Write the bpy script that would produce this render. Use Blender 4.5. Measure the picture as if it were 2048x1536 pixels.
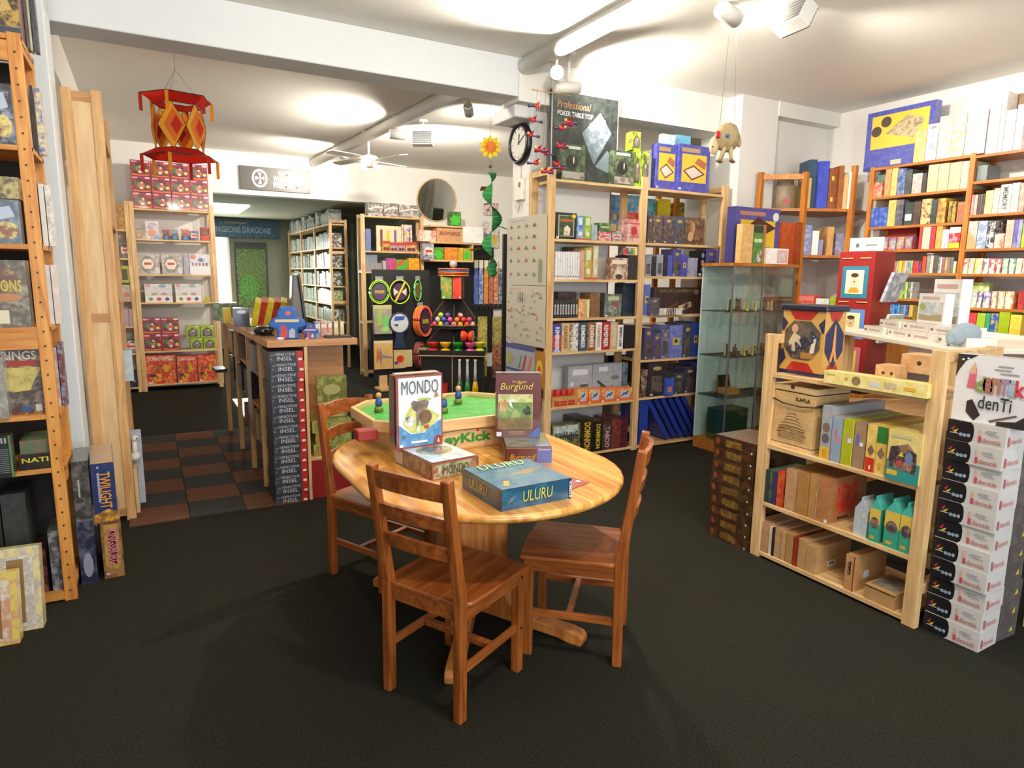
import bpy, bmesh, math, random
from math import sin, cos, pi, radians as RAD
from mathutils import Vector, Matrix

# ------------------------------------------------------------------ scene, camera, world, exposure
for o in list(bpy.data.objects): bpy.data.objects.remove(o, do_unlink=True)
S = bpy.context.scene; C = S.collection
rng = random.Random(11)
cam = bpy.data.cameras.new('camera'); cam.sensor_width = 36.0; cam.lens = 23.05
cam.clip_start = .05; cam.clip_end = 100
camo = bpy.data.objects.new('camera', cam); C.objects.link(camo)
camo.matrix_world = Matrix(((0.875508, 0.067883, -0.478413, 0), (-0.483056, 0.147483, -0.863079, 0), (0.01197, 0.986732, 0.161914, 1.53), (0, 0, 0, 1)))
S.camera = camo
W = bpy.data.worlds.new('world'); S.world = W; W.use_nodes = True
W.node_tree.nodes['Background'].inputs[0].default_value = (.75, .85, 1, 1)
W.node_tree.nodes['Background'].inputs[1].default_value = .6
S.view_settings.view_transform = 'Standard'; S.view_settings.look = 'None'
S.view_settings.exposure = 0.0; S.view_settings.gamma = 1.0
S.view_settings.use_curve_mapping = False
S.cycles.max_bounces = 6; S.cycles.diffuse_bounces = 4; S.cycles.glossy_bounces = 3; S.cycles.transmission_bounces = 5; S.cycles.transparent_max_bounces = 6
S.cycles.caustics_reflective = False; S.cycles.caustics_refractive = False; S.cycles.sample_clamp_indirect = 6

def light(name, kind, loc, target, energy, col=(1, .86, .66), size=.1, size_y=None, angle=90, blend=.6, parent=None):
    l = bpy.data.lights.new(name, kind); l.energy = energy; l.color = col
    if kind == 'AREA':
        l.size = size
        if size_y: l.shape = 'RECTANGLE'; l.size_y = size_y
    else: l.shadow_soft_size = size
    if kind == 'SPOT': l.spot_size = RAD(angle); l.spot_blend = blend
    o = bpy.data.objects.new(name, l); C.objects.link(o); o.location = loc
    o.rotation_euler = (Vector(target) - Vector(loc)).to_track_quat('-Z', 'Y').to_euler()
    if parent: o.parent = parent
    return o
WARM = (1, .92, .80); COOL = (.86, .93, 1)
# daylight through the shop window behind the camera and through the window of the far room
light('shop_window_daylight', 'AREA', (1.2, -2.35, 1.75), (1.6, 4, 2.8), 170, COOL, 4.6, 2.3)
light('far_window_daylight', 'AREA', (1.40, 14.42, 1.5), (1.6, 11, 1.2), 60, (.95, 1, .95), .5, 1.4)
light('ceiling_panel_light', 'AREA', (1.25, 12.3, 2.58), (1.25, 12.3, 0), 30, (.97, 1, .9), .6, 1.4)

# ------------------------------------------------------------------ materials
def lin(h):
    if isinstance(h, (tuple, list)): return tuple(h)[:3]
    c = [int(h[i:i + 2], 16) / 255 for i in (0, 2, 4)]
    return tuple((x / 12.92 if x <= .04045 else ((x + .055) / 1.055) ** 2.4) for x in c)
MAT = {}
def newmat(name):
    m = bpy.data.materials.new(name); m.use_nodes = True; MAT[name] = m
    nt = m.node_tree; return m, nt, nt.nodes['Principled BSDF']
def nd(nt, t, **k):
    n = nt.nodes.new(t)
    for a, b in k.items(): setattr(n, a, b)
    return n
def simple(name, col, rough=.5, metal=0, emit=0, trans=0, alpha=1, bump=0, bscale=60, coat=0, var=.12, vscale=12):
    m, nt, p = newmat(name); c = (*lin(col), 1)
    L = nt.links.new
    tc = nd(nt, 'ShaderNodeTexCoord'); nz = nd(nt, 'ShaderNodeTexNoise'); nz.inputs['Scale'].default_value = vscale; nz.inputs['Detail'].default_value = 4
    L(tc.outputs['Object'], nz.inputs['Vector'])
    mx = nd(nt, 'ShaderNodeMix', data_type='RGBA'); mx.inputs[6].default_value = c
    mx.inputs[7].default_value = (c[0] * (1 - var), c[1] * (1 - var), c[2] * (1 - var), 1)
    L(nz.outputs['Fac'], mx.inputs[0]); L(mx.outputs[2], p.inputs['Base Color'])
    p.inputs['Roughness'].default_value = rough; p.inputs['Metallic'].default_value = metal
    p.inputs['Transmission Weight'].default_value = trans; p.inputs['Alpha'].default_value = alpha
    p.inputs['Coat Weight'].default_value = coat
    if emit: p.inputs['Emission Color'].default_value = c; p.inputs['Emission Strength'].default_value = emit
    if bump:
        b = nd(nt, 'ShaderNodeBump'); b.inputs['Strength'].default_value = bump; b.inputs['Distance'].default_value = .004
        n2 = nd(nt, 'ShaderNodeTexNoise'); n2.inputs['Scale'].default_value = bscale; n2.inputs['Detail'].default_value = 6
        L(tc.outputs['Object'], n2.inputs['Vector']); L(n2.outputs['Fac'], b.inputs['Height']); L(b.outputs['Normal'], p.inputs['Normal'])
    return m
def wood(name, c1, c2, axis='Z', rough=.45, knots=.5, coat=0, scale=1):
    m, nt, p = newmat(name); L = nt.links.new
    tc = nd(nt, 'ShaderNodeTexCoord'); mp = nd(nt, 'ShaderNodeMapping'); oi = nd(nt, 'ShaderNodeObjectInfo')
    sc = {'X': (1.2, 14, 14), 'Y': (14, 1.2, 14), 'Z': (14, 14, 1.2)}[axis]
    mp.inputs['Scale'].default_value = [s * scale for s in sc]
    L(tc.outputs['Object'], mp.inputs['Vector'])
    mu = nd(nt, 'ShaderNodeMath', operation='MULTIPLY'); mu.inputs[1].default_value = 40; L(oi.outputs['Random'], mu.inputs[0])
    nz = nd(nt, 'ShaderNodeTexNoise', noise_dimensions='4D'); nz.inputs['Scale'].default_value = 2.2; nz.inputs['Detail'].default_value = 6; nz.inputs['Distortion'].default_value = 1.2
    L(mp.outputs[0], nz.inputs['Vector']); L(mu.outputs[0], nz.inputs['W'])
    cr = nd(nt, 'ShaderNodeValToRGB'); cr.color_ramp.elements[0].position = .36; cr.color_ramp.elements[1].position = .66
    cr.color_ramp.elements[0].color = (*lin(c1), 1); cr.color_ramp.elements[1].color = (*lin(c2), 1)
    L(nz.outputs['Fac'], cr.inputs[0])
    out = cr.outputs[0]
    if knots:
        mp2 = nd(nt, 'ShaderNodeMapping'); k = {'X': (1, 2.2, 2.2), 'Y': (2.2, 1, 2.2), 'Z': (2.2, 2.2, 1)}[axis]
        mp2.inputs['Scale'].default_value = k; L(tc.outputs['Object'], mp2.inputs['Vector'])
        vo = nd(nt, 'ShaderNodeTexVoronoi', voronoi_dimensions='4D'); vo.inputs['Scale'].default_value = 3.2; L(mp2.outputs[0], vo.inputs['Vector']); L(mu.outputs[0], vo.inputs['W'])
        r2 = nd(nt, 'ShaderNodeValToRGB'); r2.color_ramp.elements[0].position = .05; r2.color_ramp.elements[1].position = .13
        r2.color_ramp.elements[0].color = (knots, knots, knots, 1); r2.color_ramp.elements[1].color = (0, 0, 0, 1)
        L(vo.outputs['Distance'], r2.inputs[0])
        mx = nd(nt, 'ShaderNodeMix', data_type='RGBA'); a = lin(c1); mx.inputs[7].default_value = (a[0] * .4, a[1] * .28, a[2] * .2, 1)
        L(r2.outputs[0], mx.inputs[0]); L(out, mx.inputs[6]); out = mx.outputs[2]
    L(out, p.inputs['Base Color']); p.inputs['Roughness'].default_value = rough; p.inputs['Coat Weight'].default_value = coat; p.inputs['Coat Roughness'].default_value = .15
    b = nd(nt, 'ShaderNodeBump'); b.inputs['Strength'].default_value = .12; b.inputs['Distance'].default_value = .002
    L(nz.outputs['Fac'], b.inputs['Height']); L(b.outputs['Normal'], p.inputs['Normal'])
    return m
def printed(name, rough, coat):
    # card with flat print: colours come from the mesh, mottled picture detail from noise
    m, nt, p = newmat(name); L = nt.links.new
    a = nd(nt, 'ShaderNodeAttribute', attribute_name='Col'); b = nd(nt, 'ShaderNodeAttribute', attribute_name='Art')
    tc = nd(nt, 'ShaderNodeTexCoord'); oi = nd(nt, 'ShaderNodeObjectInfo')
    mu = nd(nt, 'ShaderNodeMath', operation='MULTIPLY'); mu.inputs[1].default_value = 60; L(oi.outputs['Random'], mu.inputs[0])
    nz = nd(nt, 'ShaderNodeTexNoise', noise_dimensions='4D'); nz.inputs['Scale'].default_value = 24; nz.inputs['Detail'].default_value = 5; nz.inputs['Roughness'].default_value = .65
    L(tc.outputs['Object'], nz.inputs['Vector']); L(mu.outputs[0], nz.inputs['W'])
    mr = nd(nt, 'ShaderNodeMapRange', interpolation_type='SMOOTHSTEP'); mr.inputs[1].default_value = .44; mr.inputs[2].default_value = .62
    L(nz.outputs['Fac'], mr.inputs[0])
    m2 = nd(nt, 'ShaderNodeMath', operation='MULTIPLY'); L(mr.outputs[0], m2.inputs[0]); L(b.outputs['Alpha'], m2.inputs[1])
    mx = nd(nt, 'ShaderNodeMix', data_type='RGBA'); L(m2.outputs[0], mx.inputs[0]); L(a.outputs['Color'], mx.inputs[6]); L(b.outputs['Color'], mx.inputs[7])
    L(mx.outputs[2], p.inputs['Base Color']); p.inputs['Roughness'].default_value = rough
    p.inputs['Coat Weight'].default_value = coat; p.inputs['Coat Roughness'].default_value = .08
    return m
def paper():
    m = printed('paper', .85, 0); nt = m.node_tree; p = nt.nodes['Principled BSDF']; out = nt.nodes['Material Output']
    tr = nd(nt, 'ShaderNodeBsdfTranslucent'); ms = nd(nt, 'ShaderNodeMixShader'); ms.inputs[0].default_value = .5
    src = p.inputs['Base Color'].links[0].from_socket; nt.links.new(src, tr.inputs[0])
    nt.links.new(p.outputs[0], ms.inputs[1]); nt.links.new(tr.outputs[0], ms.inputs[2]); nt.links.new(ms.outputs[0], out.inputs[0])
paper(); printed('card', .42, 0); printed('gloss', .3, .7); printed('matt', .8, 0); printed('shiny', .12, .5)
wood('pine_v', 'c69a64', 'e8c48e', 'Z'); wood('pine_h', 'c69a64', 'eac892', 'X')
wood('honey_v', 'a05a1c', 'c8822f', 'Z'); wood('honey_h', '9c5a20', 'c07c30', 'X')
wood('orange_v', 'b86f2a', 'd99a48', 'Z', rough=.4); wood('orange_h', 'b4702c', 'd49444', 'X', rough=.4)
wood('chair_v', '7c3e14', 'a85e28', 'Z', rough=.32, knots=.3, coat=.3); wood('chair_h', '7c3c14', 'aa602a', 'X', rough=.32, knots=.3, coat=.3)
wood('table_top', 'c27e30', 'f0b862', 'Y', rough=.25, knots=.8, coat=.5, scale=.7); wood('table_v', 'b5662a', 'd08a48', 'Z', rough=.3, coat=.3)
wood('ply_v', 'cfa874', 'dfbd8c', 'Z', knots=0); wood('tan_v', 'bd8a50', 'd8ac70', 'Z'); wood('tan_h', 'a87440', 'c49458', 'X'); wood('counter_h', 'b87c48', 'cf9660', 'X', knots=0, rough=.35)
wood('beech', 'd0a468', 'e4c08a', 'X', knots=.1); wood('light_pine_h', 'd2ac74', 'ecd09c', 'X')
simple('plaster', 'e6e4de', .9, bump=.25, bscale=40, var=.04); simple('plaster_cool', 'dfe1e2', .85, bump=.3, bscale=30, var=.05)
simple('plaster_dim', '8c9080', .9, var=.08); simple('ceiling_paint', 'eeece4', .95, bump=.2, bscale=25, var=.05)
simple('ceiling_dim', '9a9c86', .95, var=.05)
simple('white_metal', 'e4e2da', .35, var=.03); simple('grey_metal', '9a9c9c', .3, .8, var=.05); simple('black_plastic', '141416', .35, var=.2)
simple('black_board', '0c0b0c', .6, var=.2); simple('lamp_glow', 'fff2d8', .5, emit=30, var=0); simple('lamp_glow_low', 'fff2d8', .5, emit=9, var=0)
simple('daylight_pane', 'f4faf4', .5, emit=3.2, var=0); simple('panel_glow', 'f6fbf0', .5, emit=3.5, var=0)
simple('dark_board', '2a241e', .8, var=.15); simple('white_top', 'f3ead8', .4, var=.03); simple('red_paint', '8e1f1a', .4, coat=.2, var=.1); simple('red_base', '8c1512', .5, var=.1)
simple('grey_monitor', '6e6a66', .4, var=.08); simple('steel_wire', '6a6660', .35, .8, var=.05); simple('mirror_glass', 'c8ccc8', .04, 1, var=0)
simple('black_rim', '1c1c20', .3, var=.1)
def glass():
    m = bpy.data.materials.new('glass_pane'); m.use_nodes = True; MAT['glass_pane'] = m; nt = m.node_tree; nt.nodes.remove(nt.nodes['Principled BSDF']); out = nt.nodes['Material Output']
    tr = nd(nt, 'ShaderNodeBsdfTransparent'); tr.inputs[0].default_value = (.86, .93, .90, 1); gl = nd(nt, 'ShaderNodeBsdfGlossy'); gl.inputs['Roughness'].default_value = .03
    ms = nd(nt, 'ShaderNodeMixShader'); ms.inputs[0].default_value = .06
    nt.links.new(tr.outputs[0], ms.inputs[1]); nt.links.new(gl.outputs[0], ms.inputs[2]); nt.links.new(ms.outputs[0], out.inputs[0])
glass()
def carpet():
    m, nt, p = newmat('carpet'); L = nt.links.new
    tc = nd(nt, 'ShaderNodeTexCoord')
    n1 = nd(nt, 'ShaderNodeTexNoise'); n1.inputs['Scale'].default_value = 130; n1.inputs['Detail'].default_value = 5; n1.inputs['Roughness'].default_value = .8
    n2 = nd(nt, 'ShaderNodeTexNoise'); n2.inputs['Scale'].default_value = 1.6; n2.inputs['Detail'].default_value = 4
    L(tc.outputs['Object'], n1.inputs['Vector']); L(tc.outputs['Object'], n2.inputs['Vector'])
    cr = nd(nt, 'ShaderNodeValToRGB'); cr.color_ramp.elements[0].position = .36; cr.color_ramp.elements[1].position = .66
    cr.color_ramp.elements[0].color = (*lin('16150f'), 1); cr.color_ramp.elements[1].color = (*lin('36342b'), 1)
    L(n1.outputs['Fac'], cr.inputs[0])
    mx = nd(nt, 'ShaderNodeMix', data_type='RGBA', blend_type='MULTIPLY'); mx.inputs[0].default_value = .45
    L(cr.outputs[0], mx.inputs[6]); L(n2.outputs['Color'], mx.inputs[7]); 
    mx.inputs[0].default_value = .25
    L(mx.outputs[2], p.inputs['Base Color']); p.inputs['Roughness'].default_value = 1; p.inputs['Specular IOR Level'].default_value = .1
    b = nd(nt, 'ShaderNodeBump'); b.inputs['Strength'].default_value = .5; b.inputs['Distance'].default_value = .006
    L(n1.outputs['Fac'], b.inputs['Height']); L(b.outputs['Normal'], p.inputs['Normal'])
carpet()
wood('mat_brown', '54301a', '6b4024', 'X', rough=.95, knots=0); simple('mat_grey', '2c2b28', .95, bump=.4, bscale=200, var=.25)

# ------------------------------------------------------------------ mesh helpers
class MB:
    def __init__(s): s.v = []; s.f = []; s.c = []; s.a = []; s.s = []
    def face(s, pts, col, art=None, sm=False):
        i = len(s.v); s.v += [tuple(p) for p in pts]; s.f.append(tuple(range(i, i + len(pts)))); s._c(col, art, sm)
    def _c(s, col, art, sm=False):
        s.c.append(lin(col)); s.a.append((*lin(art), 1) if art else (0, 0, 0, 0)); s.s.append(sm)
    def box(s, x0, y0, z0, x1, y1, z1, col='808080', art=None, cols=None):
        i = len(s.v); s.v += [(x0, y0, z0), (x1, y0, z0), (x1, y1, z0), (x0, y1, z0), (x0, y0, z1), (x1, y0, z1), (x1, y1, z1), (x0, y1, z1)]
        for k, q in (('f', (0, 1, 5, 4)), ('r', (1, 2, 6, 5)), ('b', (2, 3, 7, 6)), ('l', (3, 0, 4, 7)), ('t', (4, 5, 6, 7)), ('d', (3, 2, 1, 0))):
            s.f.append(tuple(i + j for j in q)); cc = (cols or {}).get(k, col); s._c(cc, art if k in 'flr' and cc == col else None)
        return s
    def prism(s, pts, z0, z1, col='808080', art=None, xf=None):
        n = len(pts); i = len(s.v); P = [(x, y, z0) for x, y in pts] + [(x, y, z1) for x, y in pts]
        if xf: P = [tuple(xf @ Vector(p)) for p in P]
        s.v += P
        s.f.append(tuple(i + j for j in reversed(range(n)))); s._c(col, art); s.f.append(tuple(i + n + j for j in range(n))); s._c(col, art)
        for j in range(n):
            k = (j + 1) % n; s.f.append((i + j, i + k, i + n + k, i + n + j)); s._c(col, art)
        return s
    def lathe(s, prof, n=16, col='808080', art=None, xf=None, caps=True, cols=None):
        i = len(s.v); P = []
        for r, z in prof:
            for k in range(n): P.append((r * cos(2 * pi * k / n), r * sin(2 * pi * k / n), z))
        if xf: P = [tuple(xf @ Vector(p)) for p in P]
        s.v += P
        for a in range(len(prof) - 1):
            for k in range(n):
                q = (k + 1) % n; s.f.append((i + a * n + k, i + a * n + q, i + (a + 1) * n + q, i + (a + 1) * n + k)); s._c(cols[a] if cols else col, art, True)
        if caps:
            s.f.append(tuple(i + k for k in reversed(range(n)))); s._c(cols[0] if cols else col, art)
            s.f.append(tuple(i + (len(prof) - 1) * n + k for k in range(n))); s._c(cols[-1] if cols else col, art)
        return s
    def tube(s, path, r, n=8, col='808080', closed=False):
        path = [Vector(p) for p in path]; i = len(s.v); m = len(path); up = Vector((0, 0, 1))
        rr = r if isinstance(r, (list, tuple)) else [r] * m
        for a, p in enumerate(path):
            if closed: t = path[(a + 1) % m] - path[a - 1]
            else: t = path[min(a + 1, m - 1)] - path[max(a - 1, 0)]
            t.normalize(); u = t.cross(up)
            if u.length < .05: u = t.cross(Vector((1, 0, 0)))
            u.normalize(); w = t.cross(u)
            for k in range(n): s.v.append(tuple(p + (u * cos(2 * pi * k / n) + w * sin(2 * pi * k / n)) * rr[a]))
        for a in range(m if closed else m - 1):
            b = (a + 1) % m
            for k in range(n):
                q = (k + 1) % n; s.f.append((i + a * n + k, i + a * n + q, i + b * n + q, i + b * n + k)); s._c(col, None, True)
        if not closed:
            s.f.append(tuple(i + k for k in reversed(range(n)))); s._c(col, None); s.f.append(tuple(i + (m - 1) * n + k for k in range(n))); s._c(col, None)
        return s
    def sphere(s, c, r, n=12, m=8, col='808080', art=None, sc=(1, 1, 1)):
        prof = [(max(r * sin(pi * a / m), .0005), -r * cos(pi * a / m)) for a in range(m + 1)]
        return s.lathe(prof, n, col, art, Matrix.Translation(c) @ Matrix.Diagonal((*sc, 1)))
    def mesh(s, name):
        me = bpy.data.meshes.new(name); me.from_pydata(s.v, [], s.f)
        ca = me.color_attributes.new('Col', 'FLOAT_COLOR', 'CORNER'); aa = me.color_attributes.new('Art', 'FLOAT_COLOR', 'CORNER')
        cb = []; ab = []
        for p, c, a in zip(s.f, s.c, s.a):
            for _ in p: cb += [*c, 1]; ab += a
        ca.data.foreach_set('color', cb); aa.data.foreach_set('color', ab)
        me.polygons.foreach_set('use_smooth', s.s)
        me.update(); return me
    def build(s, name, mat, parent=None, loc=(0, 0, 0), rz=0, bevel=0, seg=2):
        return obj(name, s.mesh(name), mat, parent, loc, rz, bevel, seg)
def obj(name, me, mat, parent=None, loc=(0, 0, 0), rz=0, bevel=0, seg=2):
    o = bpy.data.objects.new(name, me); C.objects.link(o)
    if mat and not me.materials: me.materials.append(MAT[mat])
    o.location = loc
    if isinstance(rz, (tuple, list)): o.rotation_euler = rz
    else: o.rotation_euler[2] = rz
    if parent: o.parent = parent
    if bevel:
        b = o.modifiers.new('bevel', 'BEVEL'); b.width = bevel; b.segments = seg; b.limit_method = 'ANGLE'
    return o
def tag(o, label, cat, group=None):
    o['label'] = label; o['category'] = cat
    if group: o['group'] = group
    return o
def struct(o): o['kind'] = 'structure'; return o
def thing(name, label, cat, loc=(0, 0, 0), rz=0, group=None):
    o = bpy.data.objects.new(name, None); o.empty_display_size = .1; C.objects.link(o); o.location = loc
    if isinstance(rz, (tuple, list)): o.rotation_euler = rz
    else: o.rotation_euler[2] = rz
    return tag(o, label, cat, group)
def bx(name, mat, parent, x0, y0, z0, x1, y1, z1, col='808080', bevel=0):
    return MB().box(min(x0, x1), min(y0, y1), min(z0, z1), max(x0, x1), max(y0, y1), max(z0, z1), col).build(name, mat, parent, bevel=bevel)
def bar(name, mat, parent, p0, p1, w, t, bevel=.003):
    # straight bar from p0 to p1 with section w x t
    p0 = Vector(p0); p1 = Vector(p1); d = p1 - p0; L = d.length
    o = MB().box(-w / 2, -t / 2, 0, w / 2, t / 2, L).build(name, mat, parent, bevel=bevel)
    o.location = p0; o.rotation_euler = d.to_track_quat('Z', 'Y').to_euler(); return o
_txt = {}
def text(s, col, parent, w, h, M, mat='card', bold=.02, shear=0, name='lettering', keep=True):
    # flat lettering fitted into w x h, centred, lying in the plane of matrix M (x right, y up, z out)
    key = (s, col, bold, shear, mat)
    if key not in _txt:
        cu = bpy.data.curves.new('lettering', 'FONT'); cu.body = s; cu.align_x = 'CENTER'; cu.align_y = 'CENTER'; cu.size = 1; cu.offset = bold; cu.resolution_u = 2; cu.shear = shear
        to = bpy.data.objects.new('t', cu); C.objects.link(to)
        dg = bpy.context.evaluated_depsgraph_get(); me = bpy.data.meshes.new_from_object(to.evaluated_get(dg)); bpy.data.objects.remove(to)
        for nme, v in (('Col', (*lin(col), 1)), ('Art', (0, 0, 0, 0))):
            at = me.color_attributes.new(nme, 'FLOAT_COLOR', 'CORNER'); at.data.foreach_set('color', list(v) * len(me.loops))
        xs = [v.co.x for v in me.vertices]; ys = [v.co.y for v in me.vertices]
        cx, cy = (max(xs) + min(xs)) / 2, (max(ys) + min(ys)) / 2
        me.transform(Matrix.Translation((-cx, -cy, 0))); me.materials.clear(); me.materials.append(MAT[mat])
        _txt[key] = (me, max(xs) - min(xs), max(ys) - min(ys))
    me, tw, th = _txt[key]
    sx = w / tw; sy = h / th
    if keep: sy = min(sy, sx * 1.9); sx = min(sx, sy * 1.5)
    o = bpy.data.objects.new(name, me); C.objects.link(o); o.parent = parent
    o.matrix_local = M @ Matrix.Diagonal((sx, sy, 1, 1)); return o
def face_m(f, w, d, h, u, v, up=.0016):
    # frame on the face of a box (front y=0, base z=0, centred in x) at normalised u, v
    if f == 'f': return Matrix.Translation((-w / 2 + u * w, -up, v * h)) @ Matrix.Rotation(pi / 2, 4, 'X')
    if f == 'r': return Matrix.Translation((w / 2 + up, u * d, v * h)) @ Matrix.Rotation(pi / 2, 4, 'Z') @ Matrix.Rotation(pi / 2, 4, 'X')
    if f == 'l': return Matrix.Translation((-w / 2 - up, d - u * d, v * h)) @ Matrix.Rotation(-pi / 2, 4, 'Z') @ Matrix.Rotation(pi / 2, 4, 'X')
    if f == 't': return Matrix.Translation((-w / 2 + u * w, v * d, h + up))
SPIN = Matrix.Rotation(-pi / 2, 4, 'Z')

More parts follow.
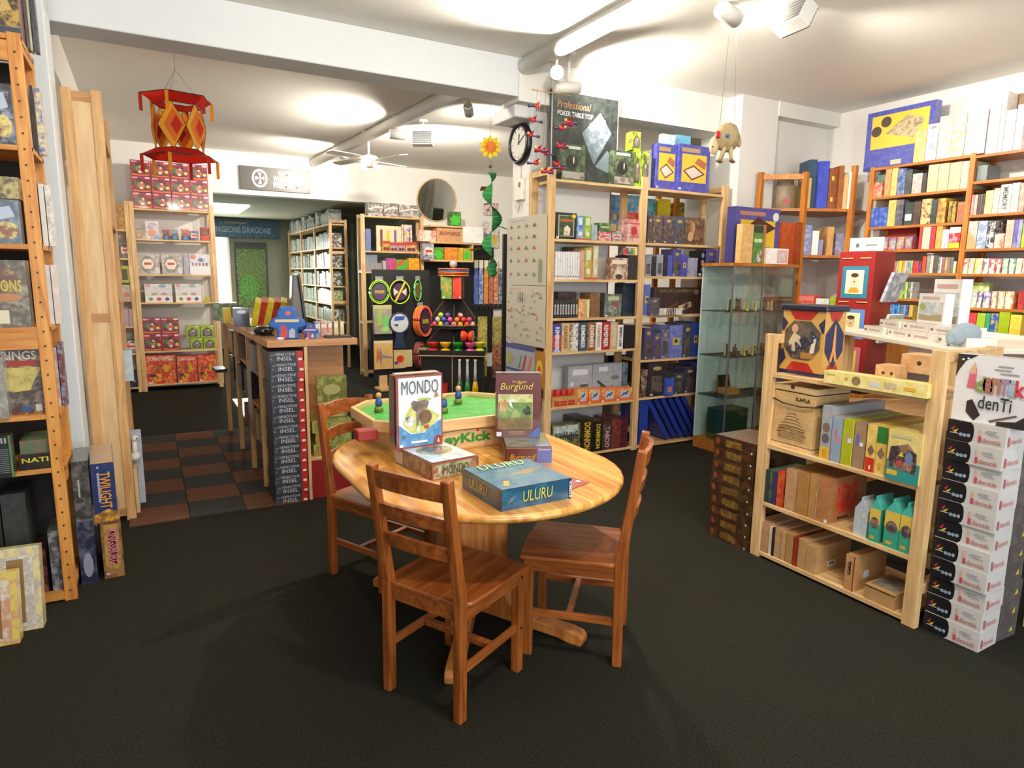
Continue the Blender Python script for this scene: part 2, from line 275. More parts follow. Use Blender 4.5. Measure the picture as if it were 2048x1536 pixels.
# ------------------------------------------------------------------ flat print for boxes: (face, shape, numbers, colour[, mottle])
def ell(cu, cv, ru, rv, n=14): return [(cu + ru * cos(2 * pi * k / n), cv + rv * sin(2 * pi * k / n)) for k in range(n)]
DEC = {
 'framed': [('f', 'r', (.12, .1, .88, .9), 'd8d4b8'), ('f', 'r', (.15, .12, .85, .88), '4a5c2c', '2c3440'), ('f', 'r', (.2, .66, .8, .76), 'a8642c'), ('f', 'p', [(.38, .14), (.66, .14), (.7, .4), (.56, .52), (.4, .44)], 'e8dcc0', 'b8a888'), ('f', 'e', (.86, .88, .1, .08), 'e0c830'), ('f', 'r', (.02, .02, .14, .09), 'e8e4e0')],
 'spine2': [('f', 'r', (.2, .62, .8, .92), 'd8dcc0'), ('f', 'e', (.5, .25, .28, .1), 'e8e0c0'), ('f', 'r', (0, 0, 1, .06), 'c85040')],
 'label': [('f', 'r', (.1, .3, .9, .75), 'e8d8d0', 'b06058'), ('f', 'r', (.2, .45, .8, .6), 'c04040')],
 'corner': [('f', 'r', (.66, .05, .96, .95), '8a9a6a', 'c86a50'), ('f', 'r', (.08, .4, .58, .6), 'c0c890')],
 'berry': [('f', 'e', (.5, .5, .22, .2), 'b03a44'), ('f', 'r', (.15, .78, .85, .86), 'c05a58'), ('f', 'r', (.15, .2, .85, .26), 'b86060'), ('f', 'e', (.8, .45, .1, .08), 'd8a090')],
 'foot': [('f', 'e', (.5, .1, .3, .03), '6a6668'), ('f', 'r', (.0, 0, .06, 1), 'b8b4b2')],
 'rock': [('f', 'r', (.08, .72, .92, .9), 'e8dcc8'), ('f', 'p', [(.2, .05), (.8, .05), (.72, .4), (.6, .6), (.4, .6), (.28, .4)], 'e0d4c4', 'b89880'), ('f', 'e', (.5, .14, .2, .12), '4a3a30')],
 'bricks': [('f', 'r', (.02, .1, .3, .8), 'd83828'), ('f', 'r', (.3, .1, .6, .9), '4a64c8'), ('f', 'r', (.62, .1, .85, .7), '4aa040'), ('f', 'r', (.4, .5, .6, .95), 'e8d028')],
 'whitelab': [('f', 'r', (.25, .2, .8, .72), 'dcd8d4'), ('f', 'r', (.42, .25, .62, .66), '4a4648'), ('f', 'r', (0, 0, .05, 1), '1c1a1c')],
 'grey': [('f', 'r', (.2, .72, .84, .9), 'b8b890'), ('f', 'e', (.68, .55, .16, .08), 'b03c40'), ('f', 'e', (.45, .35, .28, .16), 'a8a49c', '5a5c54'), ('f', 'e', (.12, .06, .06, .04), 'f0f0ec')],
 'bluered': [('f', 'r', (0, .62, 1, 1), '3a449c'), ('f', 'e', (.5, .5, .22, .07), '6ab848'), ('f', 'p', [(0, 0), (1, 0), (.5, .2)], '9ac0e0')],
 'tray': [('f', 'r', (.08, .1, .92, .6), 'b83828'), ('f', 'r', (.08, .34, .92, .38), 'd8a060'), ('f', 'r', (.3, .1, .32, .6), 'd8a060'), ('f', 'r', (.6, .1, .62, .6), 'd8a060')],
 'plane': [('f', 'r', (0, 0, 1, .45), 'e06a34'), ('f', 'r', (.28, .22, .85, .82), 'b8c0d0'), ('f', 'p', [(.34, .34), (.5, .5), (.62, .46), (.8, .74), (.7, .76), (.56, .6), (.44, .66), (.42, .56), (.32, .42)], '40485c'), ('f', 'r', (.04, .03, .16, .16), 'f0e8e0')],
 'warplane': [('f', 'r', (.18, .74, .8, .9), 'dcdce0'), ('f', 'p', [(.35, .22), (.8, .14), (.84, .2), (.6, .3), (.66, .36), (.4, .34)], '6a6460'), ('f', 'e', (.66, .44, .2, .04), '5a5450'), ('f', 'e', (.16, .5, .06, .06), 'e4e4e4')],
 'biplane': [('f', 'r', (.2, .8, .5, .92), 'd8dce0'), ('f', 'p', [(.08, .24), (.3, .42), (.36, .38), (.14, .2)], 'b8442c'), ('f', 'p', [(.14, .5), (.78, .06), (.82, .12), (.18, .56)], '3c4a38'), ('f', 'p', [(.6, .32), (.86, .2), (.88, .26), (.62, .38)], 'c85038'), ('f', 'e', (.76, .6, .14, .06), '7a7470')],
 'village': [('f', 'r', (.05, .66, .92, .95), 'c8ccc8', '9aa890'), ('f', 'e', (.3, .5, .25, .08), 'a8a83c'), ('f', 'r', (.84, .1, .92, .32), 'b03028')],
 'gold': [('f', 'e', (.5, .82, .24, .06), 'b09a58'), ('f', 'r', (.2, .12, .8, .6), '6a5a4a', '3a3438'), ('f', 'e', (.22, .06, .1, .03), 'c8bc9c')],
 'chessmen': [('f', 'e', (.4, .6, .12, .26), 'c09468', '8a6440'), ('f', 'e', (.3, .3, .14, .18), 'c8a074'), ('f', 'e', (.76, .4, .14, .16), '8a5a4a'), ('f', 'e', (.86, .78, .05, .1), '7a5a54')],
 'yellowsq': [('f', 'r', (.25, .4, .78, .62), 'd8b838'), ('f', 'e', (.5, .52, .14, .06), '3a3a60')],
 'orangesq': [('f', 'r', (.3, .2, .75, .5), 'd07848')],
 'windows': [('f', 'e', (.6, .82, .2, .1), '8a8a8c'), ('f', 'e', (.6, .55, .2, .1), '8a8a8c'), ('f', 'e', (.6, .28, .2, .1), '8a8a8c'), ('f', 'r', (.1, .04, .5, .14), 'e8e8e8')],
 'bg': [('f', 'p', [(.5, .3), (.78, .48), (.84, .3), (.6, .12)], 'c0a480', '3a2824'), ('f', 'p', [(.12, .12), (.5, .44), (.52, .4), (.16, .08)], '7a4a34'), ('f', 'e', (.9, .84, .05, .1), 'a0946a'), ('f', 'r', (0, 0, .006, 1), '6a6aa0'), ('f', 'r', (.994, 0, 1, 1), '6a6aa0')],
 'tri': [('f', 'p', [(.1, .3), (.5, .62), (.8, .3), (.4, .14)], 'b09a90', '5a4a50'), ('f', 'e', (.6, .82, .14, .1), '6a5c64')],
 'dominoes': [('f', 'r', (.3 + .07 * k, 0, .34 + .07 * k, 1), '3a342e') for k in range(6)],
 'cuboro': [('f', 'e', (.34, .5, .045, .36), '9a7a5a', '6a543c'), ('f', 'e', (.24, .55, .015, .12), 'c88a40'), ('f', 'r', (.47, .25, .58, .62), 'd0ccc4'), ('f', 'r', (.62, .3, .73, .75), 'b8a880', 'e0d0a0'), ('f', 'r', (.8, .35, .9, .6), 'e0a838'), ('f', 'r', (.02, .7, .12, .76), 'a89a5c')],
 'holes2': [('f', 'e', (.42, .5, .09, .11), '4a2c18'), ('l', 'e', (.5, .5, .1, .12), '4a2c18'), ('f', 'e', (.86, .52, .08, .11), '4a2c18')],
 'holes1': [('f', 'e', (.62, .56, .08, .12), '4a2c18'), ('l', 'e', (.5, .4, .09, .1), '4a2c18')],
 'cub1': [('f', 'r', (0, 0, 1, .24), 'e0b44c'), ('f', 'e', (.5, .6, .36, .09), '7a6258'), ('f', 'e', (.5, .4, .36, .09), '6a5a5c'), ('f', 'r', (.3, .06, .7, .2), 'd89a30')],
 'cub2': [('f', 'r', (.3, .56, .55, .72), 'c0707c'), ('f', 'e', (.6, .5, .28, .06), 'c88890')],
 'cub3': [('f', 'p', [(.3, .56), (.5, .74), (.6, .56)], 'c08a90'), ('f', 'r', (.5, .5, .85, .6), 'd8d0e0'), ('f', 'r', (.94, 0, 1, 1), 'd8dc50')],
 'cub4': [('f', 'r', (.2, .5, .45, .74), '6464b8'), ('f', 'r', (.55, .5, .85, .58), 'e0dce4')],
 'cub5': [('f', 'r', (.05, 0, .98, .3), 'c8301c'), ('f', 'p', [(.15, .46), (.5, .34), (.9, .46), (.55, .58)], '7a5c44', '4a3828'), ('f', 'e', (.55, .1, .1, .05), 'f0e0d0')],
 'cub6': [('f', 'r', (0, .66, 1, 1), '2f7a34'), ('f', 'p', [(.1, .44), (.5, .32), (.9, .44), (.5, .58)], '8a6c54', '5a4434'), ('f', 'r', (.3, .1, .6, .24), 'dca038')],
 'cubkids': [('f', 'r', (0, 0, 1, .4), '2f8a84'), ('f', 'r', (.04, .1, .36, .2), 'dcb040'), ('f', 'p', [(.04, .26), (.9, .2), (.88, .6), (.6, .78), (.4, .72), (.1, .66)], '3c3038', 'a08068'), ('f', 'e', (.5, .66, .1, .09), '8a6a50'), ('f', 'e', (.66, .5, .12, .12), '6a7aa0'), ('f', 'e', (.4, .36, .1, .06), 'b84a40'), ('f', 'p', [(.34, .5), (.44, .6), (.52, .5)], 'd8c030'), ('f', 'r', (.1, .86, .7, .92), 'b8bc88')],
 'kaplar': [('r', 'r', (.2, .2, .75, .86), 'd0381c', 'e06040'), ('r', 'r', (.25, .06, .55, .12), '4a2c1c'), ('f', 'r', (.72, .02, .96, .1), 'e4e0dc'), ('f', 'r', (0, 0, .03, 1), 'e0d8cc')],
 'carton': [('f', 'r', (0, .55, 1, 1), 'd8b850'), ('f', 'e', (.5, .58, .4, .17), '4a3c44', '9a7a68'), ('f', 'e', (.4, .14, .25, .05), 'c8a83c'), ('l', 'r', (0, .55, 1, 1), 'd8b850')],
 'roof': [('f', 'e', (.72, .8, .14, .06), 'd8d0a0')],
 'barR': [('r', 'r', (.34, .18, .58, .38), 'e8e4e0'), ('r', 'r', (.38, .22, .54, .34), '7a7470')],
 'redge': [('f', 'r', (.88, 0, 1, 1), '9a2018'), ('r', 'r', (.3, .3, .46, .52), 'd8d4d8'), ('f', 'r', (.5, .48, .62, .84), '2a2018')],
 'greylid': [('t', 'r', (.1, .12, .9, .9), '8a8474', '6a6658'), ('f', 'r', (0, .84, 1, .9), '2c1c14')],
 'ballred': [('f', 'p', [(.12, .12), (.88, .12), (.92, .5), (.7, .78), (.5, .88), (.3, .78), (.08, .5)], '5a2c38', '8a3a34'), ('f', 'e', (.26, .52, .14, .18), '3c7a4c'), ('f', 'e', (.5, .42, .2, .24), 'c87850', '6a3c3c'), ('f', 'e', (.84, .36, .1, .1), 'd8d060'), ('f', 'e', (.54, .6, .05, .06), 'f8f4ee'), ('f', 'r', (.42, .2, .58, .34), 'e8d8d0'), ('f', 'p', [(.05, .05), (.5, .02), (.95, .05), (.9, .14), (.5, .1), (.1, .16)], 'd87038'), ('f', 'r', (.05, .86, .34, .95), 'd8a0b8'), ('f', 'r', (.72, .86, .96, .96), 'ead8de')],
 'ballbox': [('f', 'p', [(.14, .1), (.86, .1), (.88, .55), (.5, .85), (.12, .55)], '4a4a38', '6a6450'), ('f', 'e', (.5, .42, .26, .26), '9a7a84', '5a6a5c'), ('f', 'e', (.58, .58, .06, .06), 'f4f4ee'), ('f', 'r', (.74, .88, .96, .96), 'e0e4c0')],
 'clown': [('f', 'e', (.5, .82, .3, .12), 'c8b8c8', 'a8a8b8'), ('f', 'e', (.45, .35, .3, .22), 'e0a07c'), ('f', 'p', [(.5, 0), (1, 0), (.95, .25), (.6, .2)], '8aa8dc'), ('f', 'r', (.3, .6, .6, .66), 'a090a8')],
 'fig': [('f', 'r', (0, 0, 1, .42), '343c54'), ('f', 'e', (.5, .2, .34, .16), '5a80b0'), ('f', 'r', (.1, .5, .9, .6), '3c3438')],
 'fig2': [('f', 'r', (.12, 0, .9, .34), 'c84a2c'), ('f', 'e', (.5, .6, .3, .2), '7a6a34', '4a3038')],
 'hex': [('f', 'e', (.45, .48, .34, .42), '8a8078', 'b0a8a0'), ('f', 'p', [(.16, .5), (.3, .26), (.6, .26), (.74, .5), (.6, .74), (.3, .74)], 'ecdcc8'), ('f', 'r', (.28, .46, .62, .58), 'b85448'), ('f', 'r', (.78, .05, .98, .34), 'd8d4ce')],
 'dice': [('f', 'r', (0, 0, 1, .4), 'e4e0de'), ('f', 'e', (.18, .86, .14, .12), 'd88070'), ('f', 'e', (.55, .72, .14, .1), '7078a8')] + [('f', 'r', (.12 + .17 * k, .44, .19 + .17 * k, .58), ('8a7080', '9a6070', 'c04a5c', '8a6068', '6a5060')[k]) for k in range(5)],
 'spin': [('f', 'r', (0, 0, 1, .36), 'e8e2da'), ('f', 'e', (.12, .92, .1, .08), 'd89090'), ('f', 'e', (.66, .9, .14, .1), '9aa0b0'), ('f', 'e', (.2, .18, .08, .1), '7a9a48'), ('f', 'e', (.5, .18, .09, .1), 'c05060'), ('f', 'e', (.8, .18, .08, .1), '5a5a88'), ('f', 'e', (.35, .46, .12, .07), 'b0a0a0'), ('f', 'e', (.7, .46, .12, .07), 'c09090')],
 'domino': [('f', 'e', (.36, .22, .12, .14), 'e0b828'), ('f', 'e', (.36, .22, .05, .07), 'c84a28'), ('f', 'r', (.6, .4, .76, .66), 'd8a828'), ('f', 'e', (.4, .55, .2, .1), '9a4a30', 'd87848'), ('f', 'e', (.2, .3, .14, .06), '5a3c3c'), ('f', 'r', (.06, .02, .2, .08), 'f0e0d8')],
 'hole': [('f', 'r', (.25, .15, .75, .8), '4a4820')],
 'star': [('f', 'e', (.5, .4, .14, .1), '7a7a3a')],
 'bigblue': [('f', 'r', (.08, .36, .92, .92), 'f0c040'), ('f', 'p', [(.3, .6), (.62, .86), (.88, .74), (.72, .46)], 'c8b088', '8a7a60'), ('f', 'e', (.16, .66, .08, .09), '4a3c2c'), ('f', 'e', (.3, .8, .08, .09), '4a3c2c'), ('f', 'r', (.42, .06, .58, .14), 'b8b8a0')],
 'halfgrey': [('f', 'r', (0, 0, 1, .5), '98a2b0', 'c0c4cc'), ('f', 'e', (.5, .9, .3, .04), 'd08888')],
 'sticker': [('f', 'r', (.1, .2, .85, .48), 'f0eeea')],
 'pic': [('f', 'r', (.12, .1, .88, .9), '7a7c90', 'c8b090'), ('f', 'e', (.5, .5, .3, .22), 'a8a4a0')],
 'halforange': [('f', 'p', [(0, 0), (1, 0), (1, .2), (.6, .5), (0, .66)], 'e8a070')],
 'cross': [('f', 'r', (.4, .1, .52, .8), 'dcdcdc'), ('f', 'r', (.2, .4, .8, .5), 'dcdcdc')],
 'cream': [('f', 'p', [(.15, .0), (.75, .0), (.85, .62), (.45, .62)], 'efe4cc'), ('f', 'e', (.5, .84, .22, .1), 'f2ead8')],
 'stripesw': [('f', 'p', [(.05, .55), (.6, .75), (.95, .7), (.9, .6), (.5, .6), (.1, .42)], 'd8d0c8'), ('f', 'r', (.1, .1, .9, .2), 'c0b0a0')],
 'bottles': [('f', 'r', (.14, .2, .24, .85), '7a3c4c'), ('f', 'r', (.4, .2, .52, .8), 'e8c030'), ('f', 'r', (.7, .2, .8, .85), '7a5aa8')],
 'wheels': [('f', 'e', (.3, .25, .2, .18), '6a3c34'), ('f', 'e', (.7, .25, .2, .18), '6a3c34'), ('f', 'r', (0, .7, 1, 1), 'b84838')],
 'greenball': [('f', 'e', (.5, .42, .42, .34), '4ac038')],
 'leaf': [('f', 'p', [(.3, .9), (.6, .6), (.5, .4), (.85, .5), (.7, .8)], 'c0a060'), ('f', 'r', (.8, .02, .98, .1), 'd8d8e0'), ('f', 'r', (0, 0, 1, .14), '3a4454')],
 'mix': [('f', 'e', (.3, .6, .3, .2), '5a6a50', 'a0a8c0'), ('f', 'e', (.7, .3, .25, .2), '8a5a48', 'd8c878'), ('f', 'p', [(.4, .5), (.9, .62), (.8, .86), (.5, .8)], 'b0b8c8')],
 'warscene': [('f', 'e', (.5, .7, .4, .2), '6a4c3c', 'b09a60'), ('f', 'r', (0, .06, .62, .26), 'd8ccb0'), ('f', 'e', (.6, .45, .3, .06), 'b07a48')],
 'rings': [('f', 'r', (0, .72, 1, .8), '9a2c20'), ('f', 'r', (.04, .34, .98, .7), 'c8b868', 'a89850'), ('f', 'p', [(0, .05), (1, .05), (1, .66), (.8, .5), (.7, .36), (.3, .34), (0, .4)], '4a443c', '8a7a6c'), ('f', 'r', (.44, .04, .66, .12), '3a5488'), ('f', 'r', (.78, .04, .94, .14), 'c8c4b8')],
 'lines': [('f', 'r', (.08, .66 - .045 * k, .9, .672 - .045 * k), '8a9090') for k in range(13)] + [('f', 'r', (.93, 0, 1, 1), '5a7a48')],
 'chessbox': [('f', 'r', (.12, .12, .9, .78), 'd8b030'), ('f', 'p', [(.22, .62), (.5, .84), (.92, .66), (.6, .5)], '4a2418'), ('f', 'p', [(.6, .34), (.86, .3), (.9, .1), (.66, .12)], 'a83c28', 'd8c8b0'), ('f', 'r', (.1, .86, .66, .93), 'b07a68'), ('f', 'e', (.9, .86, .07, .08), 'd8dcd8')],
 'dicebox': [('f', 'r', (.05, .55, .95, .64), 'b8d8a0'), ('f', 'r', (.02, .8, .98, .98), '2c3a2c'), ('f', 'p', [(.2, .04), (.9, .04), (.95, .34), (.5, .3)], 'd0ccc0', '3c4434')],
 'pinkwin': [('f', 'r', (.48, .06, .96, .9), 'd8a8a0'), ('f', 'r', (.58, .2, .86, .72), 'c0bcc0', 'e0dcdc')],
 'glider': [('f', 'p', [(.02, .1), (.3, .3), (.95, .85), (.9, .4), (.5, .15)], '40b83c'), ('f', 'p', [(.05, .6), (.4, .95), (.75, .9), (.3, .5)], 'd85028')],
 'poker': [('f', 'p', [(.45, .56), (.72, .82), (.9, .6), (.64, .22)], '6a7884', '9aa4ac'), ('f', 'p', [(.66, .2), (.84, .4), (1, .26), (1, .1)], '76848e'), ('f', 'r', (.04, .6, .36, .66), '4a504c'), ('f', 'r', (.56, .6, .62, .68), 'e8e8e8'), ('f', 'r', (.74, .66, .8, .74), 'e8e8e8'), ('f', 'r', (0, 0, .012, 1), 'd8d8d4'), ('f', 'r', (.988, 0, 1, 1), 'd8d8d4'), ('f', 'r', (0, .985, 1, 1), 'c8ccc8')],
 'pokerset': [('f', 'e', (.42, .5, .26, .2), '2c2824'), ('f', 'r', (.1, .86, .8, .94), 'c0c4b8'), ('f', 'r', (.04, .04, .96, .24), 'a8a498', '7a5a54'), ('f', 'e', (.5, .56, .03, .1), 'd8d8d0')],
 'bluecase': [('f', 'r', (.1, .2, .9, .8), 'e8c040'), ('f', 'p', [(.14, .44), (.48, .58), (.86, .4), (.44, .24)], '6a3c30'), ('f', 'p', [(.2, .44), (.48, .54), (.78, .4), (.44, .28)], 'd8ccc0'), ('f', 'p', [(.5, .62), (.62, .74), (.9, .64), (.84, .5)], 'b06a48'), ('f', 'r', (.08, .84, .66, .93), 'b0946a'), ('f', 'r', (.02, .03, .1, .07), 'e8e8f0')],
}
def gbox(w, d, h, col, art=None, dec=(), side=None, top=None):
    mb = MB(); c = {}
    if side: c['l'] = c['r'] = side
    if top: c['t'] = top
    mb.box(-w / 2, 0, 0, w / 2, d, h, col, art, c)
    for k, q in enumerate(dec):
        f, sh, pr, cl = q[:4]; ar = q[4] if len(q) > 4 else None
        pts = [(pr[0], pr[1]), (pr[2], pr[1]), (pr[2], pr[3]), (pr[0], pr[3])] if sh == 'r' else ell(*pr) if sh == 'e' else pr
        u = .0003 + .00035 * (k + 1)
        if f == 'f': P = [(-w / 2 + a * w, -u, b * h) for a, b in pts]
        elif f == 'r': P = [(w / 2 + u, a * d, b * h) for a, b in pts]
        elif f == 'l': P = [(-w / 2 - u, d - a * d, b * h) for a, b in pts]
        else: P = [(-w / 2 + a * w, b * d, h + u) for a, b in pts]
        mb.face(P, cl, ar)
    return mb
ORD = ['', 'first', 'second', 'third', 'fourth', 'fifth', 'sixth', 'seventh', 'eighth', 'ninth', 'tenth', 'eleventh', 'twelfth', 'thirteenth', 'fourteenth', 'fifteenth', 'sixteenth', 'seventeenth', 'eighteenth', 'nineteenth', 'twentieth', 'twenty-first', 'twenty-second', 'twenty-third', 'twenty-fourth', 'twenty-fifth', 'twenty-sixth', 'twenty-seventh', 'twenty-eighth', 'twenty-ninth', 'thirtieth']

# ------------------------------------------------------------------ the setting
def sbox(name, mat, x0, y0, z0, x1, y1, z1, bevel=0): return struct(bx(name, mat, None, x0, y0, z0, x1, y1, z1, bevel=bevel))
CE = 3.16
sbox('floor', 'carpet', -3.2, -2.6, -.1, 7.2, 15.2, 0)
sbox('ceiling', 'ceiling_paint', -3.2, -2.6, CE, 7.2, 10.15, CE + .1)
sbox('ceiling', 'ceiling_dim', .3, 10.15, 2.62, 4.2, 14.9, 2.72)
sbox('wall_right', 'plaster', 6.14, -2.6, 0, 6.34, 4.75, CE)
sbox('wall_corner', 'plaster', 5.25, 4.55, 0, 6.14, 4.75, CE)
sbox('trim_1', 'plaster', 5.25, 4.42, CE - .13, 6.14, 4.55, CE)
sbox('wall_pier', 'plaster', 4.78, 4.43, 0, 5.25, 5.1, CE)
sbox('wall_column', 'plaster', 2.80, 4.80, 0, 3.62, 5.08, CE)
sbox('beam', 'plaster', 2.58, 4.60, 2.85, 4.78, 4.87, CE)
sbox('trim_3', 'plaster_cool', 2.60, 4.70, 2.76, 2.80, 5.08, 2.86, bevel=.015)
sbox('beam', 'plaster_cool', -3.2, 4.60, 2.88, 2.58, 4.87, CE, bevel=.008)
sbox('wall_left', 'plaster_cool', -3.2, 4.27, 0, -.36, 4.55, CE, bevel=.006)
sbox('wall_left', 'plaster', -.55, 4.87, 0, -.42, 10.15, CE)
sbox('wall_front', 'plaster', -3.2, -2.6, 0, -1.3, -2.45, CE)
sbox('wall_front', 'plaster', -1.3, -2.6, 0, 4.0, -2.45, .55)
sbox('wall_front', 'plaster', -1.3, -2.6, 2.95, 4.0, -2.45, CE)
sbox('wall_front', 'plaster', 4.0, -2.6, 0, 6.34, -2.45, CE)
sbox('wall_side', 'plaster', -3.35, -2.6, 0, -3.2, 4.6, CE)
sbox('wall_back', 'plaster', -.55, 9.95, 0, .87, 10.15, CE)
sbox('wall_back', 'plaster', .87, 9.95, 2.60, 3.86, 10.15, CE)
sbox('wall_back', 'plaster', 3.86, 9.95, 0, 6.0, 10.15, CE)
sbox('wall_right', 'plaster', 5.8, 5.08, 0, 6.0, 9.95, CE)
sbox('wall_divider', 'plaster', 5.25, 4.75, 0, 6.0, 5.08, CE)
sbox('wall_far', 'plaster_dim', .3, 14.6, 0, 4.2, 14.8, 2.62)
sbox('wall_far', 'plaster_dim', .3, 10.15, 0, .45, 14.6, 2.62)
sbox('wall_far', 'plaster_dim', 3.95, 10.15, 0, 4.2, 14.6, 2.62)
pr = MB().tube([(2.64, -2.4, 3.10), (2.62, 4.58, 3.10)], .06, 14).build('trim_4', 'plaster'); struct(pr)
pr = MB().tube([(2.50, 4.9, 3.10), (2.22, 9.9, 3.10)], .06, 14).build('trim_5', 'plaster'); struct(pr)
# far window (bright frosted daylight) and dark door poster
wn = struct(bx('window_1', 'plaster', None, 1.14, 14.53, .72, 1.52, 14.59, 2.28))
bx('window_pane', 'daylight_pane', wn, 1.18, 14.515, .78, 1.47, 14.53, 2.22)
for k in range(1, 8): bx('window_bar', 'plaster', wn, 1.18, 14.505, .78 + .18 * k, 1.47, 14.515, .788 + .18 * k)
cp = tag(bx('ceiling_panel_lamp', 'panel_glow', None, 1.0, 11.6, 2.585, 1.55, 13.1, 2.618), 'long bright ceiling light panel in the dim far room', 'ceiling light')
# dark filler cartons added for the void low in the left rack: see rows
# chequered walkway mat of carpet tiles
mat_root = thing('walkway_mat', 'brown and charcoal chequered carpet tile mat beside the counter', 'mat', (0, 0, 0))
ts = .335
for i in range(3):
    for j in range(8):
        x0 = -.19 + i * ts; y0 = 4.42 + j * ts * .92
        brown = (i + j) % 2 == 0
        if (i, j) in ((1, 0),): brown = False
        t = MB().box(x0 + .002, y0 + .002, 0, x0 + ts - .002, y0 + ts * .92 - .002, .008 + .001 * (i % 2)).build('carpet_tile', 'mat_brown' if brown else 'mat_grey', mat_root)

# ------------------------------------------------------------------ racks
def frame(ax, val): return (Vector((0, val, 0)), 0) if ax == 'y' else (Vector((val, 0, 0)), -pi / 2)
def loc(ax, val, u, dep, z): return (u, val + dep, z) if ax == 'y' else (val + dep, -u, z)
def rack(name, label, ax, val, posts, H, depth, bays, wv, wh, cat='shelf rack', pd=.035, rails=(), holes=False, bt=.022):
    o, rz = frame(ax, val); r = thing(name, label, cat, loc(ax, val, posts[0][0], 0, 0), rz); bu = posts[0][0]
    for p in posts:
        u0, u1 = p[0] - bu, p[1] - bu; hh = p[2] if len(p) > 2 else H
        for y0, y1 in ((0, pd), (depth - pd, depth)):
            po = bx('post', wv, r, u0, y0, 0, u1, y1, hh, bevel=.002)
            if holes and y0 == 0:
                for k in range(int(hh / .064)):
                    hb = MB().lathe([(.0045, 0), (.0045, .002)], 8, xf=Matrix.Translation(((u0 + u1) / 2, -.0012, .05 + k * .064)) @ Matrix.Rotation(pi / 2, 4, 'X'), col='3a200c')
                    hb.build('peg_hole', 'card', po)
        for z in rails: bx('rail', wh, r, u0 + .004, pd, z - .045, u1 - .004, depth - pd, z, bevel=.002)
    for (u0, u1, zs) in bays:
        for z in zs: bx('shelf_board', wh, r, u0 - bu, 0.004, z - bt, u1 - bu, depth - .004, z, bevel=.0015)
    return r
rack('pine_shelf_rack', 'tall open pine rack of boxed games standing against the column', 'y', 4.48, [(2.79, 2.855), (3.715, 3.78), (4.67, 4.735)], 2.37, .30,
     [(2.855, 3.715, [2.287, 1.83, 1.513, 1.20, .922, .463, .035]), (3.78, 4.67, [2.287, 1.83, 1.547, 1.207, .812, .472, .035])], 'pine_v', 'pine_h', rails=(2.36, .2))
rack('low_pine_unit', 'low pine shelf unit of wooden block toys right of the table', 'x', 2.89, [(-2.415, -2.355), (-1.555, -1.495)], 1.245, .46,
     [(-2.355, -1.555, [1.039, .648, .323, .036])], 'pine_v', 'pine_h', rails=(1.24, .2))
rack('pine_shelf_rack', 'pine rack with crimson ball boxes and domino games on back wall', 'y', 9.6, [(-.125, -.072), (.785, .835)], 2.39, .3,
     [(-.072, .785, [2.315, 1.94, 1.503, 1.147, .522, .09])], 'pine_v', 'pine_h')
rack('narrow_pine_rack', 'narrow pine bay left of the red domino games', 'y', 9.6, [(-.36, -.315), (-.175, -.128)], 2.39, .3, [(-.315, -.175, [2.045, 1.697, 1.18, .848, .506, .065])], 'pine_v', 'pine_h')
rack('tall_bookcase', 'tall honey coloured bookcase full of games on right wall', 'x', 5.75, [(-3.80, -3.762), (-2.976, -2.935), (-1.80, -1.76)], 2.53, .33,
     [(-3.762, -2.976, [2.52, 2.265, 2.005, 1.80, 1.60, 1.382, 1.16, .8, .4, .06]), (-2.935, -1.80, [2.508, 2.309, 2.053, 1.79, 1.594, 1.33, 1.06, .7, .35, .06])], 'honey_v', 'honey_h', cat='bookcase')
rack('pine_shelf_rack', 'pine toy rack left of the round mirror', 'y', 9.71, [(2.815, 2.875), (3.745, 3.795)], 2.41, .22, [(2.875, 3.745, [2.39, 1.88, 1.574, .835, .065])], 'pine_v', 'pine_h', rails=(2.40, 1.6, .84, .1))
wr = thing('pine_ledge', 'pine wall shelf of balls and cartons under the round mirror', 'shelf', (3.82, 9.5, 0))
for z in (2.285, 2.04, 1.767): bx('shelf_board', 'pine_h', wr, 0, 0, z - .025, .72 if z < 2 else .98, .42, z, bevel=.002)
bx('side_panel', 'pine_v', wr, .70, .01, 1.74, .73, .42, 2.26); bx('back_panel', 'black_board', wr, -.02, .425, .25, 1.3, .44, 2.03)
rack('honey_shelf_rack', 'honey pine rack of strategy games at the left edge', 'y', 3.52, [(-1.45, -1.40), (-.433, -.384)], 2.494, .38,
     [(-1.40, -.384, [2.488, 2.049, 1.642, 1.286, .894, .646])], 'orange_v', 'orange_h', holes=True, rails=(2.48, .6, .08))
lb = [o for o in C.objects if o.name.startswith('honey_shelf_rack')][0]
bx('back_panel', 'dark_board', lb, .05, .382, .02, 1.06, .39, 2.46); bx('front_rail', 'orange_h', lb, .05, -.004, 1.19, 1.017, .02, 1.264); bx('front_rail', 'orange_h', lb, .05, .0, .01, 1.017, .03, .05); bx('front_rail', 'orange_h', lb, .05, .0, 2.38, 1.017, .02, 2.46)  # dark board, real low down; upper part added to keep shelf gaps dark
